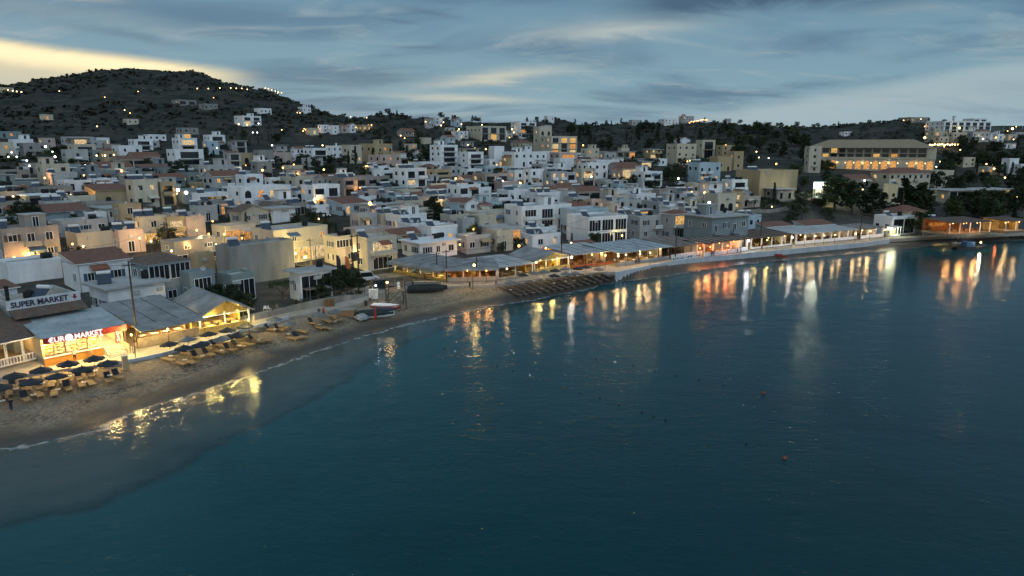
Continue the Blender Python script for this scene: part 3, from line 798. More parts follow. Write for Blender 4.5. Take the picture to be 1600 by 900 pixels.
# ------------------------------------------------------------------ the town: one row per building
# left and right edge, wall top and foot as seen, then colour, roof, front and extras
TOWN = '''
0 22 224 249|C f w L10|house|pale two storey house at the foot of the hill by the left edge of town
20 52 219 245|W f w p|house|white cubic house with a roof room between floodlit gardens below the hill
46 60 226 241|W f w|house|small white house tucked beside the cubic white one under the hill
64 86 217 234|P f w L10|house|pinkish house with a flat roof lit by a harsh floodlight on its left
100 145 215 228|K f w|house|low grey house just behind the long cream apartment block
112 150 227 256|C f b t1|apartment building|long cream apartment block left of the two ochre lamp-lit blocks
144 162 236 258|T f w|apartment building|narrow grey green block with a single wall lamp high on its front
160 184 238 260|O f w|apartment building|ochre stair block washed by two bright wall lamps
180 222 229 254|W f d n2|apartment building|white block with dark garage openings at the end of the long apartments
204 238 219 236|W f b p|house|white terraced house standing up behind the end of the long apartments
265 318 235 262|W f b r0.6|hotel|wide white hotel with two rows of grey balconies beside a tall cypress
272 308 217 238|W f b L35 s2 p|house|white cube house with one lit room set back above the balconied hotel
320 352 212 230|W f b p|house|stepped white villa on the dark slope right of the balconied hotel
0 44 268 288|D f w|house|low dull house with a canopy at the left edge below the car park
30 46 263 276|K f w|house|small grey shed house with a white door left of the long white roof slab
66 113 263 282|K o g wp|house|long low building under a thin white roof slab beside the orange alley
78 120 272 296|K f w s1|house|grey block with a lone solar heater right of the orange alley
128 184 270 286|S f w s1|house|blue grey low house with a white canopy below the floodlit garden
95 142 284 300|W f w t2|house|white low roof with black tanks in front of the pale house on the left
141 182 281 298|W f d s1|house|small white house with a dark doorway left of the big blank ochre gable
184 206 272 296|D f w s1|house|brown grey house with a tilted heater behind the blank ochre gable
140 202 297 324|O p n|warehouse|big blank ochre wall with a sloping top beside the cream corner block
203 248 283 326|C f w s3 n2|apartment building|cream corner block with three solar heaters and a dark garage door
247 275 287 322|O f b|apartment building|ochre block set back against the right of the cream corner block
90 148 309 334|C f w t2|house|cream house with twin dark windows and black tanks on the roof
40 98 305 328|T o d wp|pavilion|dark open pavilion under a white slab left of the twin window house
0 38 302 324|D f d|house|low brown house with a dark verandah near the left edge
68 138 330 350|S p n|shed|long shed with a pale corrugated roof in the left part of town
136 166 337 352|W f w|house|short white house joined to the right end of the corrugated shed
88 166 347 372|K f w t1|house|long grey bungalow in front of the corrugated roof shed
58 92 344 364|S f w|house|low grey house with a square roof left of the long grey bungalow
182 222 322 358|O f w aw n2 L20|house|ochre house glowing yellow under street light behind the palm
0 28 343 368|S f n|house|plain grey block half hidden at the left edge above the lit courtyard
214 261 341 382|C f w L20 sh n2|house|square cream house lit from the alley with an open bright shop below
257 290 342 380|O f b L15 n2|house|lit ochre house with a long white balcony rail beside the square cream house
284 322 341 378|P f n s1|house|plain pinkish wall of the house right of the white balcony rail
112 182 366 398|C f n t1|house|long cream wall glowing in the alley light
180 226 362 396|P f w|house|cream house with a terracotta band along its top in the alley
0 90 359 412|D f w n2 L10 p|house|broad beige house with one lit window over an orange courtyard
6 92 411 442|W f n t1|house|white blockwork house with a blank front behind the market sign
258 348 379 410|G f d n2 r0.55 L14|house|unfinished long grey concrete house with dark openings and one lit room
258 300 340 352|K f n|house|grey flat roof crowded with dark planters by the green lamp
300 358 288 303|O f b|apartment building|long ochre house with a flat top behind the white balcony hotel
304 358 304 328|W f b sh r0.5|hotel|white hotel with a long balcony above bright shop lights
323 396 270 284|B f w|house|pale blue flat roofed house beyond the arched white house
356 378 263 272|B f w|house|small pale blue roof room standing on the flat blue house
360 456 294 330|W f a n2 r0.45 la|house|white house with an upper row of arches three of them glowing orange
415 438 280 296|W f w|house|white stair tower rising behind the arched white house
455 484 301 318|W f g|house|white cube with one big dark opening right of the glowing arches
448 492 279 306|C f w s1|house|cream house with a stepped parapet behind the white cube
490 530 289 308|S f w t1|house|blue grey low block with a dark canopy left of the loggia apartments
511 612 279 310|D f b n2 r0.45 s3|apartment building|long beige apartments with two rows of deep dark loggias
585 618 268 300|W f b|apartment building|white and grey flats against the left of the tall white block
363 410 241 258|O f a k2 L25|house|ochre end of the terrace of chimneyed houses with a lit arcade
408 456 240 256|P f w k3 L10|house|pinkish end of the terrace of chimneyed houses
475 514 233 254|W f b s2 n2|house|white modern house with a dark glass front below the hill lamps
510 536 229 248|W f w k1|house|white house with a small bell turret left of the beige stepped flats
535 566 228 256|C f w n2|apartment building|cream flats behind the dark cypress trees
562 614 226 254|O f w p n2|apartment building|beige stepped flats with roof terraces right of the cypress trees
604 626 240 256|O f w|house|low beige wing at the right end of the stepped flats
615 668 265 308|W f b n3 r0.8 s3|apartment building|tall white block with a blank left wall and balconies on the right
512 578 318 338|B p w L12|house|low house with a wide pale blue roof beside the street lamp
480 514 323 340|W f n|house|small white wall house left of the pale blue roof
446 482 320 338|D f d|house|dark low house with a shaded front behind the solar panel hotel
400 446 324 342|D G w br|house|house with a brown tiled gable standing behind its twin
362 420 331 354|C G w br|house|house with a brown tiled gable and a cream front beside the solar canopy
300 340 324 348|K f w t2|house|grey house with dark tanks and a vent on the roof beside the planter tops
335 400 355 382|C f w n1 sh L10|shop|low curved cream shop under the terrace with a solar canopy
398 516 361 416|C f w n2 r0.6 L6 sh|hotel|cream hotel with a white balustrade and a blazing shop at street level
345 463 386 446|G f n r0.35|house|large bare grey concrete block with a stepped top and no windows
345 400 432 474|T f d n1 r1.0|house|low grey green house with a shaded porch behind the pines
508 566 372 416|C f v n2 L8|house|cream house with a shaded glass terrace left of the white shutters
553 622 374 424|C f b n2 sh0 L18|house|two storey house with a lit balcony and closed white shutters below
575 612 330 352|K f w|house|small grey house behind the vine covered terrace
548 590 337 362|K f w|house|low house beside the vine covered terrace
603 668 338 366|W f w wp t1|house|white house with pale blue roof edge behind the two level white house
672 716 228 264|W f b n4 s1 p|apartment building|tall white terraced block on the slope with four floors
718 756 239 266|W f b n3|apartment building|white block with rows of dark shutters and long balconies
764 788 230 258|W f n r0.8|house|tall blank white wall left of the long dark canopy
784 856 239 264|W f w L22 r0.5 sh0|restaurant building|long white wall under a long dark roof terrace
800 832 223 234|C h w|house|house with a red hipped roof peeping over the dark roof terrace
784 810 245 264|O h w L70|house|small tiled house with glowing yellow windows and doors
833 862 199 240|C f a L60 r0.7 n3|hotel|slim cream tower with a glowing round topped window
843 902 214 244|C f b L55 n3 r0.6|hotel|cream hotel of stepped balconies glowing with lamps beside the slim tower
728 792 198 222|C f b n2|apartment building|broad cream apartments on the skyline hump left of the slim tower
672 692 184 197|W f w|house|white house on the ridge left of the blue gabled one
704 722 187 199|B G w|house|small blue white gabled house on the ridge between two lamps
706 732 206 220|W f w L10|house|white house below the broad cream apartments
798 838 191 210|W f b L20|apartment building|white block on the ridge with lit rooms just above the slim tower
850 866 182 191|W f w|house|white villa alone on the ridge beyond the slim tower
858 902 240 258|P f b L40 n2|house|pink lit house under the balcony hotel with a red awning
900 928 250 268|P f w L25|house|pinkish low house right of the pink lit one
738 796 273 300|D f b n2 L20 rail|apartment building|brown grey apartments with long railed balconies and one bright lamp
794 822 268 294|W f w L40|house|white house with a lit doorway right of the railed apartments
740 800 262 274|B f w|house|pale blue roof house behind the railed apartments
818 850 266 302|W f w n3 L12 t2|apartment building|white three storey block with black tanks on its roof edge
848 884 270 304|K f w n3 L18|apartment building|grey white flats with paired windows in the crowded middle
876 900 271 300|K f b n2|apartment building|grey flats with a glass balcony in the crowded middle
895 930 266 298|C f b n2 L25|apartment building|cream flats with brown doors and a lit balcony beside the tall pole
830 880 258 272|K f w t2|house|grey roof full of tanks above the white three storey block
662 706 267 288|O f b L30 n2|house|yellow lit house with a long balcony right of the tall white block
704 734 286 308|W h d L60|house|low house under a red tiled roof with an orange lit verandah
730 768 295 316|W f w|house|white house with a flat roof right of the orange lit verandah
690 730 262 276|K f w s1|house|grey house with a small blue tank above the yellow balcony
640 690 255 268|W f w s1|house|white low house with a red roofed neighbour on the slope
655 685 261 270|D h w|house|small red roofed house in the dark dip above the tall white block
660 706 306 326|K f w s4|house|grey house crowned by a row of blue solar panels
640 662 304 322|D g w|house|small house with a rusty red roof beside the solar panel row
618 662 316 338|C f w s3 n1|house|house with three big tilted panels left of the dark cypress
700 722 300 318|C f w s1|house|cream house with a single white heater behind the pediment house
776 830 299 320|W f w s2|house|white house with a blue wall and two heaters above the big white hotel
768 800 311 328|W f d|house|white low house with a row of dark doorways beside the blue wall
826 900 302 322|K f w|house|long pale roof between the big white hotel and the flats behind
716 752 317 344|W G w n2|house|white house with a classical pediment behind the palm
740 770 320 344|P h w|house|pink house with a red tiled roof right of the pediment house
688 734 338 362|C f w L15|house|cream courtyard house with a bright porch lamp beside the palm
734 776 339 364|C f w L15|house|cream courtyard house with a corner lamp left of the big white hotel
714 742 344 370|K f n|house|plain pale cube in front of the palm
786 895 324 366|W f b n2 r0.5 L4|hotel|big white hotel with two balcony storeys in the middle of town
820 876 303 326|W f w s3|hotel|set back top storey of the big white hotel with a dark roof
880 920 310 330|K f b|apartment building|grey flats with striped awnings right of the big white hotel
655 716 356 388|W f w s1 wp n1|house|upper white storey set back on the two level white house
628 716 379 408|W o w wp n1|house|two level white house with a broad white roof slab near the beach
712 768 371 398|K f w n1 r0.7 t1|house|grey white low house with tall dark doors behind the beach taverna
760 802 363 394|C f w n1 r0.9|house|cream house with a dark felt roof left of the small white bungalow
816 870 358 380|W f w s1 t1|house|small white bungalow with a solar heater left of the modern white block
883 980 341 388|W f g n2 r0.8 a36 blank|office building|modern white block with four huge dark windows and wall lamps
925 1022 299 316|W f w r0.4|apartment building|long low white terrace with a flat roof above the modern block
916 938 314 338|P f w|house|narrow pinkish wall lit by a street lamp behind the modern block
934 1002 316 342|K f w n2 r0.5|apartment building|long grey flats with tiny windows behind the modern block
1000 1072 317 336|K f w n1|house|grey low house with a dark pier right of the long grey flats
1020 1044 297 314|D f n s0|house|brown cube roof room between solar heaters
970 1020 300 312|K f w s3|house|grey roof carrying three tilted heaters above the long flats
1050 1092 301 316|K f w s3|house|grey roof carrying twin heaters left of the cream arches
980 1034 340 378|K f w n2 r0.6|house|white house with a heavy grey band along its roof edge
1032 1072 334 378|K h b n2 L30 r0.8|house|house with a red hipped roof and a plant filled balcony
1066 1166 339 392|S o w n2 r0.75|hotel|blue grey guest house with a thin white roof slab and white framed doors
1100 1148 305 334|C f a n1|house|cream house with brown arched doors under a white floodlight
1128 1160 302 330|O f w|house|ochre wall house behind the cream arches
1140 1172 302 318|K G w|house|small gabled grey house left of the large beige block
1040 1086 226 258|C f w n3 L8|apartment building|cream house with a tall blank wall and a lamp at its gable
1052 1078 219 230|W G w|house|white gabled top storey above the tall blank cream wall
1086 1116 220 248|C f b n2|apartment building|cream flats with a lower wing right of the gabled top storey
1108 1142 246 268|O f w n1|house|ochre house below the bright window block
1118 1146 228 252|O f w L10|house|ochre house with a lamp at its gable tip
1138 1160 238 266|O f w L30 n2|house|ochre block with two pale lit windows near the dark trees
1074 1124 256 288|B f w n2 r0.6|house|bluish white house with an outside stair on the slope
1148 1242 268 310|O f n t0 r0.7|apartment building|large beige block with a nearly blank wall on the right slope
1196 1238 296 314|D o w|house|brown verandah house with thin posts below the large beige block
910 968 252 268|W f w|house|long pink white low house in front of the green lit cafe
955 1012 263 286|P h d L55 n1 r0.5|restaurant building|terraced taverna under a brown hipped roof with glowing tables
985 1034 270 294|W f b|apartment building|white stepped balconies right of the terraced taverna
925 980 284 300|K f w t1|house|grey roof crowded with plants below the terraced taverna
917 952 237 246|O o d L70|cafe|cafe with yellow lights and a green sign among trees
950 992 237 248|C o d L15|house|long low house with a white canopy right of the green lit cafe
1006 1034 234 248|O o d L90|shop|low building flooded with yellow light left of the blank cream wall
1256 1280 230 270|C f w n4 r1.0 a20|hotel|side wing of the large hipped hotel with small dark windows
1300 1366 279 296|D h w L10 r0.4|hotel|low brown hipped wing in front of the large hotel arches
1362 1446 271 300|C h w n2 L5 r0.45|hotel|cream two storey wing with a shallow hipped roof behind black trees
1440 1484 268 294|C f a n1|hotel|long low cream arcade at the right end of the large hotel
1380 1424 290 320|C f d n1|hotel|cream lower wing with a dark recess among black trees
1454 1570 298 324|C o g n1 r0.3 L15|pavilion|long white colonnaded pavilion with a flat roof and two lamps
1492 1520 247 262|C f w|house|pale house among trees with a sloping wall right of the hotel
1530 1558 262 274|C f w L40|house|lit house with a white terrace wall in the dark trees on the right
1564 1586 249 276|W f w n2|house|slim white house with a roof turret near the right edge
1582 1606 258 278|W f g|house|white house with wide windows at the right edge
1450 1540 190 212|W f b n3 r0.4 L5|hotel|white resort hotel with long balcony rows on the far right skyline
1488 1492 182 190|W G n|house|tiny gabled roof house on top of the far white resort
1506 1538 186 198|W f b n1|hotel|upper right storey of the far white resort
1446 1476 206 222|C f a L50|house|far cream villa with a glowing arch left of the resort village
1474 1506 208 226|C f w L20|house|far cream house in the middle of the resort village
1502 1540 207 224|K f w L20|house|far grey house at the right of the resort village
1540 1600 197 206|T o g|hotel|long dark roofed hall on the far right skyline
1405 1446 184 193|D f w L15|house|dark house on the bare hilltop above the large hotel
1060 1084 182 192|K f w p L10|house|grey tower house on the middle hilltop beside a string of lights
1028 1060 187 197|W f w|house|pale houses low on the middle hilltop left of the tower house
982 1000 188 196|K f w|house|tiny grey house on the ridge left of the middle hilltop
1132 1142 186 193|K f w|house|tiny dark house on the ridge right of the string of lights
1312 1330 207 213|W f w|house|lone white shed on the dark hill above the large hotel
368 408 182 198|W f b L45 p n2|house|large white villa with glowing ground floor on the left hill
398 424 170 178|W f w|house|white house on the hill shoulder above the large villa
466 486 168 178|W f w p|house|white house alone on the falling right flank of the hill
408 434 138 144|W f w|house|white house on the hilltop road with a row of lamps
270 306 157 166|G f b|house|unfinished grey house on the upper slope of the hill
312 340 163 172|G f w|house|grey ruin like house right of the unfinished one on the hill
194 216 187 195|C f w L30|house|small lit cottage halfway up the left hill
64 82 180 188|C f w L60|house|small lit farmhouse on the far left slope of the hill
0 20 138 144|C f w L50|house|far lit farm on the left shoulder of the hill
478 498 201 212|C f a L70|house|leftmost ochre house of the string lit row on the slope
497 514 196 209|W f w L10|house|white cube at the left of the string lit row on the slope
513 530 197 210|W f w L30|house|white house with a lit front in the middle of the string lit row
528 543 196 208|P h w|house|red roofed house in the string lit row
542 556 195 208|W G w|house|white gabled house in the string lit row
556 582 196 207|O f a L80|house|ochre arcade at the right end of the string lit row
620 650 205 214|D g w|house|dark cottage on the shrubby slope above the tall terraced block
632 652 226 240|C f w L25|house|small lit house among black trees left of the tall terraced block
'''
for row in TOWN.strip().split('\n'):
    pos, spec, cat, label = row.split('|')
    a_, b_, c_, d_ = (float(v) for v in pos.split())
    nm = cat.replace(' ', '_')
    building(a_, b_, c_, d_, spec, label, nm, cat)

# ------------------------------------------------------------------ shore walls, promenade, paths
def offset(P, d):
    """a polyline moved d metres inland"""
    P = np.asarray(P, float); T_ = np.gradient(P, axis=0)
    N = np.stack([-T_[:, 1], T_[:, 0]], 1); N /= np.linalg.norm(N, axis=1)[:, None]
    return P + N * d
def resample(P, step=3.0):
    P = np.asarray(P, float); L = np.concatenate([[0], np.cumsum(np.linalg.norm(np.diff(P, axis=0), axis=1))])
    s = np.linspace(0, L[-1], max(2, int(L[-1] / step)))
    return np.stack([np.interp(s, L, P[:, 0]), np.interp(s, L, P[:, 1])], 1)
def strip(name, P, d0, d1, z0, z1, mats, follow=False, step=3.0):
    """a wall or slab between two offsets of a line, from z0 to z1 (above the ground when follow)"""
    P = resample(P, step); A, B = offset(P, d0), offset(P, d1)
    m = MB()
    g = [gz(*p) for p in P] if follow else [0] * len(P)
    for i in range(len(P)):
        m.v += [(A[i][0], A[i][1], g[i] + z0), (B[i][0], B[i][1], g[i] + z0), (B[i][0], B[i][1], g[i] + z1), (A[i][0], A[i][1], g[i] + z1)]
    for i in range(len(P) - 1):
        a, b = i * 4, i * 4 + 4
        for q in ((a + 3, b + 3, b + 2, a + 2), (a, b, b + 3, a + 3), (a + 1, a + 2, b + 2, b + 1)): m.f.append(q[::-1] if q[0] == a + 3 else q); m.m.append(0)
    n = len(m.v); m.f += [(0, 3, 2, 1), (n - 4, n - 3, n - 2, n - 1)]; m.m += [0, 0]
    return m.build(name, mats)
def pxline(pts, z=None):
    return np.array([tuple(hit(x, y))[:2] if z is None else on_plane(x, y, z) for x, y in pts])
M_PAVE = mat('promenade_concrete', (0.36, 0.33, 0.28), 0.85, 0.14, 0.5)
M_SEAW = mat('painted_sea_wall', (0.46, 0.49, 0.52), 0.8, 0.12, 0.5, streak=True)
M_DULLWALL = mat('weathered_wall', (0.27, 0.255, 0.225), 0.9, 0.2, 0.6, streak=True)
M_GREENWALL = mat('dark_teal_wall', (0.06, 0.085, 0.085), 0.9, 0.2, 0.6)
kx = on_plane(960, 425, 2)[0]
PR = PROM[PROM[:, 0] < kx + 0.5]; PRR = PROM[PROM[:, 0] >= kx - 0.5]
tag(strip('promenade', PROM, 0.0, 6.5, 1.2, 2.10, M_PAVE), kind='structure')
PK = resample(PROM, 1.0); PK = PK[(PK[:, 0] > on_plane(150, 572, 2)[0]) & (PK[:, 0] < on_plane(450, 497, 2)[0])]
tag(strip('kerb', PK, -0.35, 0.02, 1.0, 2.22, M_SEAW, step=2.0), 'low pale kerb between the tavern path and the sand', 'kerb')
PE = resample(PRR, 2.0); PE = PE[PE[:, 0] < on_plane(1384, 373, 2)[0]]
tag(strip('sea_wall', PE, -0.4, 0.02, -0.2, 2.13, M_SEAW), 'long white sea wall that carries the promenade on the right', 'sea wall')
tag(strip('garden_wall', pxline([(398, 505), (460, 489), (520, 476), (592, 461)]), 0, 0.3, -1.0, 1.3, M_DULLWALL, follow=True), 'long low stained garden wall above the loungers and boats', 'wall')
tag(strip('retaining_wall', pxline([(596, 452), (640, 449), (690, 449)]), 0, 0.35, -1.0, 1.0, mat('grey_block', (0.16, 0.16, 0.155), 0.9, 0.15, 0.6), follow=True), 'grey retaining wall behind the watch tower and dark boat', 'wall')
tag(strip('terrace_wall', pxline([(1446, 367), (1520, 366), (1600, 361)]), 0, 0.4, -1.0, 1.9, M_GREENWALL, follow=True), 'long dark teal terrace wall under the red lit taverna', 'wall')
tag(strip('field_wall', pxline([(1150, 333), (1205, 333), (1235, 328)]), 0, 0.3, -1.0, 1.3, M_DULLWALL, follow=True), 'grey field wall below the palms beside the large beige block', 'wall')
tag(strip('white_field_wall', pxline([(232, 253), (262, 258), (296, 262)]), 0, 0.3, -1.0, 1.1, WALLS['W'], follow=True), 'thin pale wall across the dark field left of the balconied hotel', 'wall')
tag(strip('road', pxline([(1128, 344), (1180, 330), (1228, 312), (1262, 300), (1300, 296)]), -2.2, 2.2, -0.6, 0.12, mat('pale_road', (0.20, 0.18, 0.15), 0.9, 0.15, 0.5), follow=True), kind='structure')
tag(strip('lane', pxline([(520, 432), (470, 412), (380, 395), (290, 388), (200, 402), (100, 404), (20, 410)]), -2.5, 2.5, -0.6, 0.08, M_ASPH, follow=True), kind='structure')
tag(strip('street', pxline([(560, 437), (640, 427), (700, 428)]), -2.5, 2.5, -0.6, 0.10, mat('pale_road', (0.2, 0.18, 0.15)), follow=True), kind='structure')
tag(strip('track', pxline([(1030, 302), (1046, 292), (1058, 283), (1064, 276)]), -1.6, 1.6, -0.6, 0.12, mat('pale_road', (0.2, 0.18, 0.15)), follow=True), kind='structure')

# ------------------------------------------------------------------ lamps
def lamp_light(name, parent, loc, color, power, radius=0.15):
    L = bpy.data.lights.new(name, 'POINT'); L.energy = power; L.color = color; L.shadow_soft_size = radius
    o = bpy.data.objects.new(name, L); COL.objects.link(o); o.parent = parent; o.location = loc
    return o
WARM, ORANGE, COOL, YELLOW, RED = (1.0, 0.64, 0.26), (1.0, 0.45, 0.12), (0.92, 0.96, 1.0), (1.0, 0.72, 0.22), (1.0, 0.22, 0.06)
LK = dict(w=WARM, o=ORANGE, c=COOL, y=YELLOW, r=RED, g=(0.1, 1.0, 0.35), p=(1.0, 0.85, 0.65))
M_BULB = {k: glow('bulb_' + n, c, 7.0) for k, n, c in (('w', 'warm', WARM), ('o', 'orange', ORANGE), ('c', 'cool', COOL), ('y', 'yellow', YELLOW), ('r', 'red', RED), ('g', 'green', LK['g']), ('p', 'pale', LK['p']))}
GLOBE = {}
def globe(k, r):
    key = (k, round(r, 2))
    if key not in GLOBE:
        m = MB(); m.lathe([(0.3 * r, -0.95 * r), (0.8 * r, -0.6 * r), (r, 0), (0.8 * r, 0.6 * r), (0.3 * r, 0.95 * r)], 8)
        GLOBE[key] = m.mesh('bulb', M_BULB[k])
    return GLOBE[key]
POLE = {}
def lamp(px, py, k, power, h, kind, label, group=None, r=0.17, on=None):
    """a lamp on its own post; its globe is seen at px,py, h metres above the ground"""
    q = hit(px, py, h)
    root = thing(kind, label, 'street lamp' if kind == 'street_lamp' else 'lamp', (q.x, q.y, q.z - 0.1), -math.atan2(q.x, q.y) + R(20), group)
    key = (kind, round(h, 1))
    if key not in POLE:
        m = MB()
        if kind == 'street_lamp':
            m.tube((0, 0.9, -0.4), (0, 0.9, h + 0.15), 0.08, 0.05, 6); m.tube((0, 0.9, h + 0.12), (0, 0, h + 0.3), 0.04, n=5); m.box(-0.13, 0.13, -0.3, 0.35, h + 0.24, h + 0.34)
        else:
            m.tube((0, 0, -0.4), (0, 0, h - r * 0.8), 0.05, 0.04, 6); m.lathe([(0.13, h - r * 1.0), (0.05, h - r * 0.8)], 8)
        POLE[key] = m.mesh('post', M_METAL)
    put(POLE[key], 'post', root)
    b = put(globe(k, r), 'bulb', root, (0, 0, h + 0.1))
    if power: lamp_light('light', b, (0, 0, 0), LK[k], power, r + 0.03)
    return root

# ------------------------------------------------------------------ taverns and shops along the promenade
CANVAS = {n: mat(n, c, 0.9, v, 0.4) for n, c, v in (('canvas_grey', (0.25, 0.255, 0.255), .22), ('canvas_white', (0.40, 0.405, 0.40), .18), ('canvas_taupe', (0.20, 0.165, 0.14), .15), ('sheet_roof_pale', (0.36, 0.40, 0.41), .18), ('sheet_roof_grey', (0.27, 0.275, 0.27), .2), ('roof_brown', (0.13, 0.09, 0.07), .15), ('canvas_dark', (0.06, 0.06, 0.06), .1))}
def frame_of(A, B, z=2.1):
    a, b = on_plane(*A, z), on_plane(*B, z)
    L = math.hypot(b[0] - a[0], b[1] - a[1]); rz = math.atan2(b[1] - a[1], b[0] - a[0])
    return ((a[0] + b[0]) / 2, (a[1] + b[1]) / 2, z), rz, L
M_INT = {k: mat(n, c, 0.85, 0.2, 0.9) for k, n, c in (('c', 'cream_interior', (0.52, 0.43, 0.28)), ('r', 'red_interior', (0.34, 0.09, 0.04)), ('d', 'dark_interior', (0.08, 0.06, 0.05)), ('y', 'yellow_interior', (0.50, 0.36, 0.12)), ('b', 'timber_interior', (0.22, 0.11, 0.05)))}
M_FLOORT = mat('tavern_floor', (0.22, 0.17, 0.12), 0.7, 0.15, 0.8)
def goods_mat(name, cols, sc):
    if name in MATS: return MATS[name]
    m = bpy.data.materials.new(name); m.use_nodes = True
    T = NT(m.node_tree); b = T.n['Principled BSDF']
    p = T.node('ShaderNodeTexCoord').outputs['Object']
    vo = T.node('ShaderNodeTexVoronoi', distance='CHEBYCHEV'); vo.inputs['Scale'].default_value = sc; T.put(vo.inputs['Vector'], p)
    r = T.sep(vo.outputs['Color'])[0]
    n = len(cols)
    T.put(b.inputs['Base Color'], T.ramp(r, [(i / n, c) for i, c in enumerate(cols)], 'CONSTANT'))
    b.inputs['Roughness'].default_value = 0.6
    MATS[name] = m
    return m
M_GOODS = goods_mat('shelved_goods', [(0.7, 0.6, 0.4), (0.45, 0.16, 0.08), (0.75, 0.7, 0.55), (0.7, 0.62, 0.45), (0.25, 0.38, 0.4), (0.65, 0.45, 0.12), (0.3, 0.34, 0.16), (0.8, 0.75, 0.65), (0.4, 0.25, 0.13)], 3.4)
M_GOODS2 = goods_mat('bottles_and_crockery', [(0.3, 0.18, 0.08), (0.5, 0.36, 0.14), (0.12, 0.07, 0.04), (0.6, 0.5, 0.3), (0.25, 0.08, 0.04), (0.45, 0.22, 0.06)], 3.2)
TAB = MB(); TAB.lathe([(0.25, 0), (0.25, 0.03), (0.04, 0.06), (0.04, 0.70)], 8)
TABLEG = TAB.mesh('leg', M_METAL)
CLOTHS = [mat('table_white', (0.62, 0.6, 0.55), 0.7, 0.05), mat('table_wood', (0.25, 0.15, 0.08), 0.6, 0.1), mat('table_blue', (0.10, 0.2, 0.35), 0.7, 0.05)]
TABTOP = []
for _c in CLOTHS:
    m = MB(); m.box(-0.45, 0.45, -0.45, 0.45, 0.71, 0.76); TABTOP.append(m.mesh('table_top', _c))
def chair_mesh(mt):
    m = MB(); m.box(-.22, .22, -.22, .22, .43, .47); m.box(-.22, .22, .19, .23, .47, .92)
    for x in (-.2, .2):
        for y in (-.2, .2): m.box(x - .02, x + .02, y - .02, y + .02, 0, .43)
    return m.mesh('chair', mt)
CHAIR = [chair_mesh(M_WOOD), chair_mesh(M_DARKWOOD), chair_mesh(mat('chair_blue', (0.08, 0.17, 0.30), 0.6))]
def dining(p, rz, which, chairs, tl, cl, gt, gc):
    t = thing('dining_table', tl, 'table', p, rz, gt)
    put(TABTOP[which], 'table_top', t); put(TABLEG, 'leg', t)
    for (dx, a) in chairs:
        c = put(CHAIR[which], 'dining_chair', None, (p[0] + math.cos(rz) * dx, p[1] + math.sin(rz) * dx, p[2]), rz + a)
        tag(c, cl, 'chair', gc)
